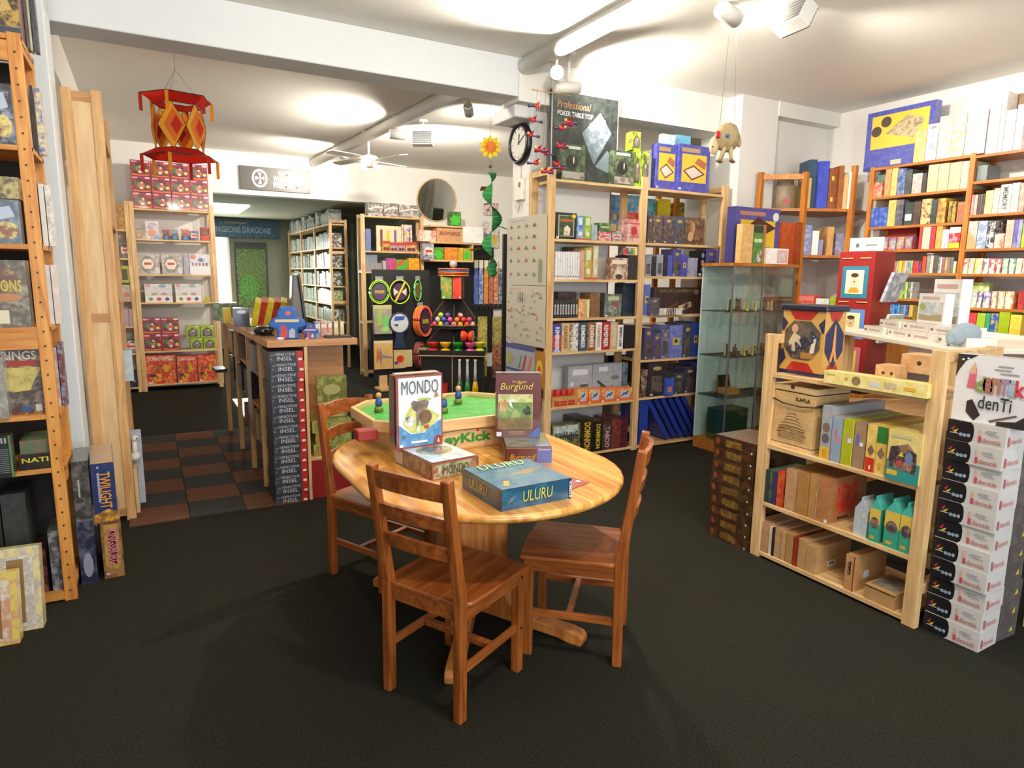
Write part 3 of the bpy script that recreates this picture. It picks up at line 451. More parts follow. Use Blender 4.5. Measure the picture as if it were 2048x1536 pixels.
# pine end panel with its rack running back
pe = thing('pine_panel_rack', 'tall pine rack end panel beside the walkway mat', 'shelf rack', (-.345, 4.56, 0))
for x in (0, .143): bx('post', 'tan_v', pe, x, 0, 0, x + .052, .04, 2.535, bevel=.002)
bx('panel', 'ply_v', pe, .052, .012, .03, .143, .022, 2.47)
for z in (2.47, 1.235, .03): bx('rail', 'tan_h', pe, .052, .006, z, .143, .03, z + .05)
for x in (0, .143): bx('post', 'tan_v', pe, x, .86, 0, x + .052, .9, 2.535)
for z in (.3, .8, 1.3, 1.8, 2.3): bx('shelf_board', 'tan_h', pe, .005, .04, z, .19, .88, z + .02)
bx('pale_plank', 'ply_v', None, -.150, 4.66, 0, -.130, 4.80, .30); o = C.objects[-1]; tag(o, 'short pale plank standing beside the pine end panel', 'plank')
for nm, lab, cat, cl, ar, y, z, w, d, h in [('carton', 'pale blue small carton poking from the panel rack', 'carton', 'b8c8cc', 'c8d4d8', 4.95, .82, .06, .08, .2), ('toy_bag', 'white paper bag hanging below the toy bird', 'bag', 'b8b8c4', 'a8a8b8', 4.86, .0, .09, .05, .5)]:
    o = gbox(w, d, h, cl, ar).build(nm, 'card', None, (-.142, y, z)); tag(o, lab, cat)
bd = thing('toy_bird', 'white toy seagull on a post at the panel rack', 'toy', (-.135, 4.80, .30))
MB().sphere((0, 0, .045), .03, col='e8e4d4', sc=(1.1, 1.2, 1)).lathe([(.02, .05), (.016, .1), (.014, .15)], 10, 'e8e4d4').build('body', 'card', bd)
MB().sphere((.004, -.005, .165), .022, col='ece8d8').build('head', 'card', bd); MB().sphere((.014, -.026, .168), .005, col='202020').build('eye', 'shiny', bd)

# goods on the shelves, in metres: (start, end along the shelf, base, height, setback, depth, what, colours, print)
ROWS = [
 ('cr1', 'top of centre pine rack', 'y', 4.48, [
  (2.851, 3.504, 2.287, 0.684, 0.085, 0.03, 'large black poker table box', '2b2f2e', '3d4644', {'g': 1, 'dec': 'poker'}),
  (2.906, 3.135, 2.287, 0.274, 0.01, 0.075, 'dark green poker set box', '3a4638', '6a7a58', {'dec': 'pokerset'}),
  (3.415, 3.627, 2.287, 0.271, 0.01, 0.075, 'dark green poker set box', '3a4638', '6a7a58', {'dec': 'pokerset'}),
  (3.628, 3.706, 2.287, 0.294, 0.02, 0.09, 'lime green ball toy box', 'a8c832', '55503a', {'dec': 'ballbox'}),
  (3.712, 3.793, 2.287, 0.294, 0.02, 0.09, 'lime green ball toy box', 'a8c832', '55503a', {'dec': 'ballbox'}),
  (3.885, 4.114, 2.287, 0.377, 0.03, 0.07, 'blue backgammon case box turned aside', '4a4aa0', '5d5fb8', {'dec': 'bluecase'}),
  (4.015, 4.166, 2.287, 0.483, 0.12, 0.05, 'pale striped tall box', 'b8cfd8', 'e0e4d8', {}),
  (4.115, 4.48, 2.287, 0.394, 0.01, 0.08, 'blue backgammon case box', '4a4aa0', '5d5fb8', {'dec': 'bluecase'}),
  (4.217, 4.392, 2.287, 0.506, 0.17, 0.06, 'sky blue tall box', '6fb6d8', '86c4de', {}),
  (4.398, 4.522, 2.287, 0.497, 0.17, 0.06, 'dark brown tall box', '3f382f', '55493a', {}),
  (3.605, 3.695, 2.581, 0.146, 0.02, 0.09, 'lime green ball toy box', 'a8c832', '55503a', {'dec': 'ballbox'}),
 ]),
 ('cr2', 'second left shelf of centre pine rack', 'y', 4.48, [
  (2.868, 3.065, 1.83, 0.205, 0.01, 0.05, 'black box with framed garden picture', '231f22', '3a3a2a', {'dec': 'framed'}),
  (3.068, 3.138, 1.83, 0.188, 0.01, 0.2, 'slim blue spine box', '4a80c0', '9ab8c8', {'dec': 'spine2'}),
  (3.141, 3.208, 1.83, 0.189, 0.01, 0.2, 'slim green spine box', '8aae3c', 'c0c860', {'dec': 'spine2'}),
  (3.212, 3.273, 1.83, 0.126, 0.01, 0.06, 'clear plastic toy tub', 'a8b8b8', '8aa0a8', {}),
  (3.287, 3.413, 1.83, 0.074, 0.01, 0.08, 'red card game box', 'c84a48', 'e8b8b0', {'dec': 'label'}),
  (3.421, 3.528, 1.83, 0.075, 0.01, 0.08, 'grey card game box', '8c8686', 'c8b8b0', {'dec': 'label'}),
  (3.577, 3.737, 1.83, 0.188, 0.01, 0.12, 'pink box with big strawberry', 'dcb4aa', 'c06060', {'dec': 'berry'}),
  (3.723, 3.811, 1.83, 0.26, 0.13, 0.06, 'red gift bag', 'c84040', 'd86a60', {}),
  (3.29, 3.47, 1.907, 0.066, 0.01, 0.08, 'dark green flat card box', '35643a', '7a9a5a', {'dec': 'corner'}),
 ]),
 ('cr3', 'third left shelf of centre pine rack', 'y', 4.48, [
  (2.868, 2.892, 1.513, 0.218, 0.01, 0.19, 'slim white game box', 'eeebe8', 'd8d4d0', {'dec': 'foot'}),
  (2.892, 2.916, 1.513, 0.218, 0.01, 0.19, 'slim white game box', 'eeebe8', 'd8d4d0', {'dec': 'foot'}),
  (2.916, 2.94, 1.513, 0.218, 0.01, 0.19, 'slim white game box', 'eeebe8', 'd8d4d0', {'dec': 'foot'}),
  (2.94, 2.964, 1.513, 0.218, 0.01, 0.19, 'slim white game box', 'eeebe8', 'd8d4d0', {'dec': 'foot'}),
  (2.964, 2.988, 1.513, 0.218, 0.01, 0.19, 'slim white game box', 'eeebe8', 'd8d4d0', {'dec': 'foot'}),
  (2.988, 3.012, 1.513, 0.218, 0.01, 0.19, 'slim white game box', 'eeebe8', 'd8d4d0', {'dec': 'foot'}),
  (3.012, 3.036, 1.513, 0.218, 0.01, 0.19, 'slim white game box', 'eeebe8', 'd8d4d0', {'dec': 'foot'}),
  (3.036, 3.06, 1.513, 0.218, 0.01, 0.19, 'slim white game box', 'eeebe8', 'd8d4d0', {'dec': 'foot'}),
  (3.06, 3.084, 1.513, 0.218, 0.01, 0.19, 'slim white game box', 'eeebe8', 'd8d4d0', {'dec': 'foot'}),
  (3.084, 3.108, 1.513, 0.218, 0.01, 0.19, 'slim white game box', 'eeebe8', 'd8d4d0', {'dec': 'foot'}),
  (3.11, 3.155, 1.513, 0.233, 0.01, 0.186, 'thin dusty pink box', 'c89a86', 'd8b0a0', {}),
  (3.157, 3.229, 1.513, 0.255, 0.01, 0.186, 'golden yellow book box', 'b09a3e', 'd0c070', {'dec': 'spine2'}),
  (3.237, 3.291, 1.513, 0.272, 0.01, 0.2, 'tall tan book box', 'cbb088', 'dcc8a0', {'dec': 'spine2'}),
  (3.416, 3.604, 1.513, 0.182, 0.01, 0.06, 'brown box with pale rock picture', '9a6e54', 'd8c8b8', {'dec': 'rock'}),
  (3.612, 3.726, 1.513, 0.208, 0.02, 0.18, 'black storage box', '2c2a2a', '38342f', {}),
  (3.111, 3.237, 1.513, 0.267, 0.2, 0.08, 'dark brown book', '4a3a30', '5a4a3c', {}),
  (3.586, 3.709, 1.725, 0.059, 0.05, 0.06, 'multicoloured small brick toy', 'e8b820', '4a70c8', {'dec': 'bricks'}),
 ]),
 ('cr4', 'fourth left shelf of centre pine rack', 'y', 4.48, [
  (2.866, 2.892, 1.2, 0.151, 0.01, 0.14, 'slim black white-labelled box', '383436', '2c2a2c', {'dec': 'whitelab'}),
  (2.892, 2.918, 1.2, 0.151, 0.01, 0.14, 'slim black white-labelled box', '383436', '2c2a2c', {'dec': 'whitelab'}),
  (2.918, 2.944, 1.2, 0.151, 0.01, 0.14, 'slim black white-labelled box', '383436', '2c2a2c', {'dec': 'whitelab'}),
  (2.944, 2.971, 1.2, 0.151, 0.01, 0.14, 'slim black white-labelled box', '383436', '2c2a2c', {'dec': 'whitelab'}),
  (2.971, 2.997, 1.2, 0.151, 0.01, 0.14, 'slim black white-labelled box', '383436', '2c2a2c', {'dec': 'whitelab'}),
  (2.997, 3.023, 1.2, 0.151, 0.01, 0.14, 'slim black white-labelled box', '383436', '2c2a2c', {'dec': 'whitelab'}),
  (3.023, 3.05, 1.2, 0.151, 0.01, 0.14, 'slim black white-labelled box', '383436', '2c2a2c', {'dec': 'whitelab'}),
  (3.05, 3.076, 1.2, 0.151, 0.01, 0.14, 'slim black white-labelled box', '383436', '2c2a2c', {'dec': 'whitelab'}),
  (3.076, 3.102, 1.2, 0.151, 0.01, 0.14, 'slim black white-labelled box', '383436', '2c2a2c', {'dec': 'whitelab'}),
  (3.106, 3.128, 1.2, 0.15, 0.01, 0.12, 'slim bright card game', 'f0a030', 'f0d090', {}),
  (3.128, 3.151, 1.2, 0.15, 0.01, 0.12, 'slim bright card game', 'e06a5a', 'f0d090', {}),
  (3.151, 3.173, 1.2, 0.15, 0.01, 0.12, 'slim bright card game', 'e88a78', 'f0d090', {}),
  (3.173, 3.195, 1.2, 0.15, 0.01, 0.12, 'slim bright card game', '8ac050', 'f0d090', {}),
  (3.195, 3.218, 1.2, 0.15, 0.01, 0.12, 'slim bright card game', 'e8d8b0', 'f0d090', {}),
  (3.222, 3.325, 1.2, 0.203, 0.01, 0.15, 'brown wooden puzzle box', '86603f', '6a4c34', {}),
  (3.327, 3.368, 1.2, 0.203, 0.01, 0.2, 'narrow black box', '1c1a1c', '2a2828', {}),
  (3.37, 3.551, 1.2, 0.193, 0.01, 0.06, 'grey green box with animals', '5a5f56', '8a8f84', {'dec': 'grey'}),
  (3.631, 3.801, 1.2, 0.284, 0.1, 0.12, 'dark navy tall box', '2a3040', '36404e', {}),
  (3.01, 3.195, 1.2, 0.207, 0.17, 0.1, 'dark walnut flat box', '3a302c', '54463c', {}),
 ]),
 ('cr5', 'fifth left shelf of centre pine rack', 'y', 4.48, [
  (2.863, 2.943, 0.922, 0.228, 0.01, 0.2, 'blue and red memory game box', 'd83438', '3c48a0', {'txt': {'s': 'REMEMBER', 'c': 'f4f0e8'}, 'dec': 'bluered'}),
  (2.947, 3.026, 0.922, 0.236, 0.01, 0.2, 'sand coloured memory game box', 'c8aa78', 'd8c090', {'txt': {'s': 'REMEMBER', 'c': '9a6a3a'}}),
  (3.03, 3.114, 0.922, 0.237, 0.01, 0.2, 'brown and white memory game box', '8a6a50', 'e8e0d8', {'txt': {'s': 'REMEMBER', 'c': 'f4f0e8'}}),
  (3.117, 3.199, 0.922, 0.237, 0.01, 0.2, 'teal memory game box', '345468', '2c4658', {'txt': {'s': 'REMEMBER', 'c': 'f4f0e8'}}),
  (3.203, 3.288, 0.922, 0.235, 0.01, 0.2, 'orange brown memory game box', 'a8703a', '5a3a28', {'txt': {'s': 'REMEMBER', 'c': 'f4f0e8'}}),
  (3.29, 3.352, 0.922, 0.235, 0.01, 0.2, 'white memory game box', 'ece4da', 'f4f0ea', {'txt': {'s': 'REMEMBER', 'c': 'a89a88'}}),
  (3.349, 3.44, 0.922, 0.236, 0.01, 0.2, 'dark red memory game box', 'b02830', '9c2028', {'txt': {'s': 'REMEMBER', 'c': 'f4f0e8'}}),
  (3.442, 3.52, 0.922, 0.232, 0.01, 0.2, 'pale oak memory game box', 'c4a474', 'd4b888', {'txt': {'s': 'REMEMBER', 'c': 'e8dcc0'}}),
  (3.522, 3.583, 0.922, 0.208, 0.01, 0.2, 'narrow white memory game box', 'efece6', 'e0dcd4', {'txt': {'s': 'MEMORY GAME', 'c': '403c3c'}}),
  (3.586, 3.714, 0.922, 0.201, 0.01, 0.2, 'black slip case', '1a1a1c', '242226', {}),
 ]),
 ('cr6', 'sixth left shelf of centre pine rack', 'y', 4.48, [
  (2.867, 3.119, 0.463, 0.079, 0.01, 0.126, 'low open tray of red tins', 'c89858', 'a87838', {'name': 'display_tray', 'cat': 'tray', 'dec': 'tray'}),
  (3.121, 3.227, 0.463, 0.134, 0.01, 0.1, 'small orange model plane box', 'e88848', 'f0c070', {'dec': 'plane'}),
  (3.237, 3.362, 0.463, 0.125, 0.01, 0.1, 'small orange model plane box', 'e88848', 'f0c070', {'dec': 'plane'}),
  (3.369, 3.528, 0.463, 0.117, 0.01, 0.1, 'orange model plane box', 'e88848', 'f0c070', {'dec': 'plane'}),
  (3.53, 3.71, 0.463, 0.112, 0.01, 0.1, 'orange model plane box', 'e88848', 'f0c070', {'dec': 'plane'}),
  (3.109, 3.363, 0.463, 0.313, 0.14, 0.06, 'grey box with warplane picture', 'a8aeb4', '98a0a6', {'dec': 'warplane'}),
  (3.366, 3.689, 0.463, 0.315, 0.14, 0.06, 'grey box with red biplane picture', 'a2aab2', '98a0a6', {'dec': 'biplane'}),
  (3.694, 3.756, 0.463, 0.314, 0.14, 0.06, 'narrow blue striped box', '7a8a98', '4a5a6a', {}),
 ]),
 ('cr7', 'bottom left shelf of centre pine rack', 'y', 4.48, [
  (2.874, 3.163, 0.035, 0.276, 0.01, 0.08, 'green village board game box', '4a4c34', '8a8a4a', {'txt': {'s': 'BOWLING', 'c': '2a3448', 'row': 1}, 'dec': 'village', 'g': 1}),
  (3.167, 3.299, 0.035, 0.297, 0.01, 0.26, 'black box with gold title', '241c18', '4a2c1c', {'g': 1, 'txt': {'s': 'DOMINION', 'c': 'd8b840'}}),
  (3.301, 3.396, 0.035, 0.268, 0.01, 0.26, 'thin black box with gold title', '1c1a1c', '30281e', {'g': 1, 'txt': {'s': 'DOMINION', 'c': 'd8c030'}}),
  (3.398, 3.496, 0.035, 0.235, 0.01, 0.24, 'dark grey mystery game box', '3c3434', '6a5a54', {'g': 1, 'txt': {'s': 'TABOO', 'c': 'd8a8a0'}}),
  (3.499, 3.601, 0.035, 0.262, 0.01, 0.26, 'dark red adventure game box', '6a2a26', '8a4a38', {'g': 1}),
  (3.603, 3.675, 0.035, 0.268, 0.01, 0.26, 'maroon slim game box', '5a2430', '44202c', {'g': 1}),
 ]),
 ('cs2', 'second right shelf of centre pine rack', 'y', 4.48, [
  (3.802, 3.857, 1.83, 0.231, 0.01, 0.12, 'dark violet boxed chess set', '4a3e50', '6a5a54', {'dec': 'gold'}),
  (3.859, 3.972, 1.83, 0.234, 0.01, 0.16, 'dark violet boxed chess set', '4a3e50', '7a6650', {'dec': 'gold'}),
  (3.976, 4.098, 1.83, 0.235, 0.01, 0.16, 'dark violet boxed chess set', '463c52', '7a6650', {'dec': 'gold'}),
  (4.1, 4.223, 1.83, 0.237, 0.01, 0.16, 'blue grey boxed chess set', '48506a', '5a6058', {'dec': 'gold'}),
  (4.227, 4.462, 1.83, 0.236, 0.01, 0.1, 'brown box with chessmen photo', '5e4638', 'a07850', {'dec': 'chessmen'}),
 ]),
 ('cs3', 'third right shelf of centre pine rack', 'y', 4.48, [
  (3.791, 3.862, 1.547, 0.176, 0.01, 0.2, 'grey blue small chess box', '78809a', '8a90a0', {'dec': 'gold'}),
  (3.864, 3.915, 1.547, 0.17, 0.01, 0.2, 'black narrow chess box', '26262c', '34323a', {}),
  (3.918, 3.993, 1.547, 0.188, 0.01, 0.2, 'silvery small chess box', '8a90a6', '9a9cac', {'dec': 'gold'}),
  (3.995, 4.045, 1.547, 0.174, 0.01, 0.2, 'black narrow chess box', '242430', '34323a', {}),
  (4.047, 4.1, 1.547, 0.184, 0.01, 0.2, 'royal blue narrow chess box', '4a54b0', '5a6090', {}),
  (4.102, 4.203, 1.547, 0.239, 0.01, 0.16, 'tall violet chess box', '54508c', '3a3850', {'dec': 'gold'}),
  (4.204, 4.266, 1.547, 0.195, 0, 0.05, 'blue box with yellow square', '4c4ca8', '5a5ab0', {'dec': 'yellowsq'}),
  (4.281, 4.403, 1.547, 0.168, 0.01, 0.08, 'clear bag of pale pieces', 'a8a4b8', '8886a0', {}),
  (4.408, 4.5, 1.547, 0.235, 0.01, 0.12, 'black box with round windows', '18181c', '242428', {'dec': 'windows'}),
  (4.502, 4.629, 1.547, 0.252, 0.01, 0.14, 'violet chess box', '56549a', '6a62a0', {'dec': 'gold'}),
  (4.632, 4.735, 1.547, 0.243, 0.01, 0.14, 'lilac chess box', '6a6ab4', '8a7aa8', {}),
 ]),
 ('cs4', 'fourth right shelf of centre pine rack', 'y', 4.48, [
  (3.792, 3.864, 1.207, 0.267, 0.01, 0.2, 'blue spine box with yellow square', '5a6cb4', '6a78b8', {'dec': 'yellowsq'}),
  (3.832, 3.942, 1.207, 0.153, -0.03, 0.036, 'small violet chess box', '504e66', '6a6680', {'dec': 'gold'}),
  (3.943, 4.213, 1.207, 0.06, -0.03, 0.03, 'row of white dominoes', 'e8e0d8', 'c8b8a8', {'dec': 'dominoes'}),
  (3.972, 4.533, 1.207, 0.241, 0.08, 0.12, 'wide brown backgammon box', '3a2a28', '4c3430', {'txt': {'s': 'BACKGAMMON', 'c': '8a7048', 'top': 1}, 'dec': 'bg'}),
  (4.54, 4.688, 1.207, 0.237, 0.08, 0.1, 'dark violet backgammon box', '4a3a50', '7a5a54', {'dec': 'tri'}),
 ]),
 ('cs5', 'fifth right shelf of centre pine rack', 'y', 4.48, [
  (3.819, 3.918, 0.812, 0.286, 0.01, 0.25, 'violet boxed game', '46446e', '5a5668', {'g': 1, 'dec': 'gold'}),
  (3.92, 4.013, 0.812, 0.234, 0.01, 0.25, 'low violet boxed game', '48468a', '6a6460', {'g': 1, 'dec': 'gold'}),
  (4.016, 4.111, 0.812, 0.262, 0.01, 0.25, 'grey violet boxed game', '5e5a80', '8a84a0', {'g': 1, 'dec': 'gold'}),
  (4.113, 4.269, 0.812, 0.298, 0.01, 0.25, 'lavender labelled boxed game', '6a70b8', '8a90c8', {'g': 1, 'dec': 'yellowsq'}),
  (4.272, 4.383, 0.812, 0.311, 0.01, 0.25, 'dark slate boxed game', '3a3c54', '5a5a60', {'dec': 'gold'}),
  (4.386, 4.476, 0.812, 0.32, 0.01, 0.25, 'royal blue boxed game', '2c4ca8', '3454b0', {'dec': 'yellowsq'}),
  (4.478, 4.554, 0.812, 0.304, 0.01, 0.25, 'brown violet boxed game', '5a4a5c', '6a5a50', {}),
  (4.557, 4.693, 0.812, 0.273, 0.01, 0.25, 'muted violet boxed game', '524e7a', '6a6258', {'dec': 'gold'}),
 ]),
 ('cs6', 'sixth right shelf of centre pine rack', 'y', 4.48, [
  (3.803, 3.874, 0.472, 0.255, 0.01, 0.1, 'brown narrow boxed game', '4a3630', 'b09a80', {}),
  (3.881, 4.09, 0.472, 0.31, 0.01, 0.26, 'large dark brown boxed game', '2a2630', '3c3436', {'dec': 'gold'}),
  (4.066, 4.168, 0.472, 0.16, -0.02, 0.026, 'small blue box with orange mark', '3a54b0', '4a64b8', {'dec': 'orangesq'}),
  (4.198, 4.309, 0.472, 0.2, 0.01, 0.16, 'dark slate small boxed game', '34344a', '5a5850', {'dec': 'gold'}),
  (4.311, 4.463, 0.472, 0.25, 0.01, 0.25, 'dark violet boxed game', '34304a', '4c4454', {'dec': 'gold'}),
  (4.466, 4.648, 0.472, 0.29, 0.01, 0.25, 'royal blue leather case', '2848a8', '3050b0', {}),
  (4.651, 4.713, 0.472, 0.266, 0.01, 0.2, 'narrow brown violet box', '4a3c46', '5c4c44', {}),
 ]),
 ('ru1', 'top of low pine unit', 'x', 2.89, [
  (-2.027, -1.538, 1.039, 0.06, -0.03, 0.056, 'long yellow wooden toy box', 'e6d27c', 'f0e0a0', {'dec': 'cuboro'}),
  (-1.812, -1.72, 1.081, 0.07, 0.03, 0.1, 'wooden marble cube with two holes', 'c89a68', 'd8b080', {'name': 'marble_cube', 'cat': 'toy block', 'dec': 'holes2'}),
  (-1.762, -1.628, 1.118, 0.083, 0.14, 0.12, 'tall wooden marble cube with hole', 'cfa070', 'dcb488', {'name': 'marble_cube', 'cat': 'toy block', 'dec': 'holes1'}),
 ]),
 ('ru2', 'second shelf of low pine unit', 'x', 2.89, [
  (-2.046, -1.988, 0.648, 0.271, 0.01, 0.42, 'grey spine wooden toy box', '9aa0a8', 'a8a49c', {'dec': 'cub1', 'top': 'a8aeb6'}),
  (-1.986, -1.931, 0.648, 0.229, 0.01, 0.4, 'blue grey spine toy box', '8c9cb0', '94a4b4', {'dec': 'cub2', 'top': 'a89878'}),
  (-1.929, -1.871, 0.648, 0.225, 0.01, 0.4, 'lime green spine toy box', 'a8ac1c', 'b4b830', {'dec': 'cub3'}),
  (-1.869, -1.811, 0.648, 0.222, 0.01, 0.4, 'mauve brown spine toy box', '9a7a5c', 'a08468', {'dec': 'cub4'}),
  (-1.806, -1.758, 0.648, 0.226, 0.01, 0.4, 'yellow spine box with red foot', 'dcb858', 'e8c870', {'dec': 'cub5'}),
  (-1.757, -1.707, 0.648, 0.224, 0.01, 0.4, 'yellow spine box with green head', 'dcb858', 'e8c870', {'dec': 'cub6'}),
  (-1.693, -1.543, 0.648, 0.229, -0.01, 0.1, 'yellow box with children photo', 'd8c070', 'e4d088', {'dec': 'cubkids'}),
 ]),
 ('ru3', 'third shelf of low pine unit', 'x', 2.89, [
  (-2.356, -2.329, 0.323, 0.184, 0.01, 0.25, 'thin dark green book', '2e4a34', '3a3a5a', {}),
  (-2.327, -2.307, 0.323, 0.185, 0.01, 0.25, 'thin green book', '4a6a3c', '3a3a6a', {}),
  (-2.305, -2.276, 0.323, 0.186, 0.01, 0.25, 'thin purple book', '4a345a', '3a2a4a', {}),
  (-2.275, -2.235, 0.323, 0.196, 0.01, 0.25, 'red and orange picture book', 'b83a24', 'd86a30', {}),
  (-2.224, -2.156, 0.323, 0.224, 0.01, 0.28, 'light wooden plank box', 'b88a62', 'c49a70', {}),
  (-2.154, -2.082, 0.323, 0.227, 0.01, 0.28, 'light wooden plank box', 'a8763f', 'b4824c', {}),
  (-2.08, -2.04, 0.323, 0.234, 0.01, 0.28, 'light wooden plank box', 'b08048', 'bc8c54', {}),
  (-2.038, -1.964, 0.323, 0.234, 0.01, 0.3, 'wooden plank box with red print', 'a86e3e', 'b47a4a', {'dec': 'kaplar'}),
  (-1.836, -1.768, 0.323, 0.131, 0.02, 0.09, 'pale blue milk carton toy box', 'b0b8c0', 'bcc4c8', {'dec': 'roof', 'name': 'carton', 'cat': 'carton'}),
  (-1.754, -1.701, 0.323, 0.161, 0.01, 0.12, 'green and yellow carton with photo', '3c9a80', '3c9a80', {'dec': 'carton', 'name': 'carton', 'cat': 'carton'}),
  (-1.682, -1.612, 0.323, 0.172, 0.01, 0.12, 'green and yellow carton with photo', '3c9a80', '3c9a80', {'dec': 'carton', 'name': 'carton', 'cat': 'carton'}),
  (-1.611, -1.552, 0.323, 0.174, 0.01, 0.12, 'green and yellow carton with photo', '3c9a80', '3c9a80', {'dec': 'carton', 'name': 'carton', 'cat': 'carton'}),
 ]),
 ('ru4', 'bottom shelf of low pine unit', 'x', 2.89, [
  (-2.357, -2.302, 0.036, 0.17, 0.01, 0.26, 'upright wooden block box', 'b88c64', 'c49870', {}),
  (-2.301, -2.283, 0.036, 0.159, 0.01, 0.26, 'thin white edged box', 'd8ccb8', 'c8b8a0', {}),
  (-2.282, -2.265, 0.036, 0.163, 0.01, 0.26, 'thin black box', '2a2220', '34282a', {}),
  (-2.264, -2.223, 0.036, 0.17, 0.01, 0.26, 'upright wooden block box', 'b48a60', 'c0966c', {}),
  (-2.221, -2.193, 0.036, 0.16, 0.01, 0.26, 'thin wooden block box', 'ba9064', 'c49c70', {}),
  (-2.191, -2.148, 0.036, 0.168, 0.01, 0.26, 'upright wooden block box', 'a87c48', 'b48854', {}),
  (-2.146, -2.118, 0.036, 0.159, 0.01, 0.26, 'thin red brown box', '8a3020', '943a28', {}),
  (-2.116, -2.068, 0.036, 0.162, 0.01, 0.26, 'upright wooden block box', 'b08a58', 'bc9664', {}),
  (-2.067, -2.007, 0.036, 0.149, 0.01, 0.28, 'wooden block box with barcode side', 'b48c5c', 'c09868', {'dec': 'barR'}),
  (-1.849, -1.8, 0.036, 0.181, 0.01, 0.26, 'wooden box with red edge', 'b88a58', 'c49664', {'dec': 'redge'}),
  (-1.742, -1.595, 0.036, 0.077, 0.01, 0.2, 'flat wooden box with grey lid', 'b08654', 'bc9260', {'dec': 'greylid'}),
 ]),
 ('do1a', 'bottom layer atop rack of red games', 'y', 9.6, [
  (-0.075, 0.138, 2.315, 0.19, 0, 0.17, 'crimson ball toy box', '8a2048', 'c05030', {'dec': 'ballred', 'g': 1}),
  (0.142, 0.355, 2.315, 0.19, 0, 0.17, 'crimson ball toy box', '8a2048', 'c05030', {'dec': 'ballred', 'g': 1}),
  (0.359, 0.572, 2.315, 0.19, 0, 0.17, 'crimson ball toy box', '8a2048', 'c05030', {'dec': 'ballred', 'g': 1}),
  (0.576, 0.789, 2.315, 0.19, 0, 0.17, 'crimson ball toy box', '8a2048', 'c05030', {'dec': 'ballred', 'g': 1}),
 ]),
 ('do1b', 'middle layer atop rack of red games', 'y', 9.6, [
  (-0.075, 0.138, 2.508, 0.19, 0, 0.17, 'crimson ball toy box', '8a2048', 'c05030', {'dec': 'ballred', 'g': 1}),
  (0.142, 0.355, 2.508, 0.19, 0, 0.17, 'crimson ball toy box', '8a2048', 'c05030', {'dec': 'ballred', 'g': 1}),
  (0.359, 0.572, 2.508, 0.19, 0, 0.17, 'crimson ball toy box', '8a2048', 'c05030', {'dec': 'ballred', 'g': 1}),
  (0.576, 0.789, 2.508, 0.19, 0, 0.17, 'crimson ball toy box', '8a2048', 'c05030', {'dec': 'ballred', 'g': 1}),
 ]),
 ('do1c', 'top layer atop rack of red games', 'y', 9.6, [
  (-0.075, 0.138, 2.7, 0.19, 0, 0.17, 'crimson ball toy box', '8a2048', 'c05030', {'dec': 'ballred', 'g': 1}),
  (0.142, 0.355, 2.7, 0.19, 0, 0.17, 'crimson ball toy box', '8a2048', 'c05030', {'dec': 'ballred', 'g': 1}),
  (0.359, 0.572, 2.7, 0.19, 0, 0.17, 'crimson ball toy box', '8a2048', 'c05030', {'dec': 'ballred', 'g': 1}),
  (0.576, 0.789, 2.7, 0.19, 0, 0.17, 'crimson ball toy box', '8a2048', 'c05030', {'dec': 'ballred', 'g': 1}),
 ]),
 ('do2', 'second shelf of red games rack', 'y', 9.6, [
  (-0.065, 0.029, 1.94, 0.107, 0.01, 0.08, 'small brown toy box', 'a89078', 'd8b8a0', {}),
  (0.038, 0.19, 1.94, 0.222, 0.01, 0.06, 'white clown face card display', 'e0d8d8', 'b8a0b8', {'dec': 'clown'}),
  (0.229, 0.308, 1.94, 0.124, 0.01, 0.08, 'orange toy figure with dark cape', 'b86a48', '384868', {'dec': 'fig'}),
  (0.324, 0.409, 1.94, 0.13, 0.01, 0.08, 'blue toy figure with dark cape', '7a98a8', 'c86a28', {'dec': 'fig'}),
  (0.44, 0.537, 1.94, 0.141, 0.01, 0.08, 'pink toy figure', 'e0906a', '8a3050', {'dec': 'fig'}),
  (0.54, 0.638, 1.94, 0.12, 0.01, 0.08, 'violet cube puzzle box', '5a5078', '8a84a0', {'dec': 'label'}),
  (0.663, 0.775, 1.94, 0.169, 0.01, 0.08, 'purple box with red foot', '5a2440', 'c84a28', {'dec': 'fig2'}),
 ]),
 ('do3', 'third shelf of red games rack', 'y', 9.6, [
  (-0.072, 0.17, 1.503, 0.253, 0.01, 0.1, 'grey puzzle box with hexagon badge', 'a8a098', 'ccc4bc', {'dec': 'hex'}),
  (0.192, 0.429, 1.503, 0.256, 0.01, 0.1, 'grey puzzle box with hexagon badge', 'a8a098', 'ccc4bc', {'dec': 'hex'}),
  (0.444, 0.51, 1.503, 0.264, 0.01, 0.06, 'clear plastic pouch', 'b0a8b8', 'a09aa8', {}),
  (0.513, 0.759, 1.503, 0.265, 0.01, 0.12, 'white counter display of dice', 'd8d4d4', 'c0c0c8', {'dec': 'dice'}),
 ]),
 ('do4', 'fourth shelf of red games rack', 'y', 9.6, [
  (-0.022, 0.291, 1.147, 0.233, 0.01, 0.14, 'white counter display with three spinners', 'dcd6d0', 'c8c4c4', {'dec': 'spin'}),
  (0.325, 0.632, 1.147, 0.235, 0.01, 0.14, 'white counter display with four spinners', 'dcd6d0', 'c8c4c4', {'dec': 'spin'}),
  (0.664, 0.737, 1.147, 0.066, 0.01, 0.06, 'small yellow box', 'c0b030', '908828', {}),
 ]),
 ('do5', 'fifth shelf of red games rack', 'y', 9.6, [
  (-0.077, 0.127, 0.522, 0.222, 0.01, 0.17, 'lower crimson ball toy box', '8a2048', 'c05030', {'dec': 'ballred', 'g': 1}),
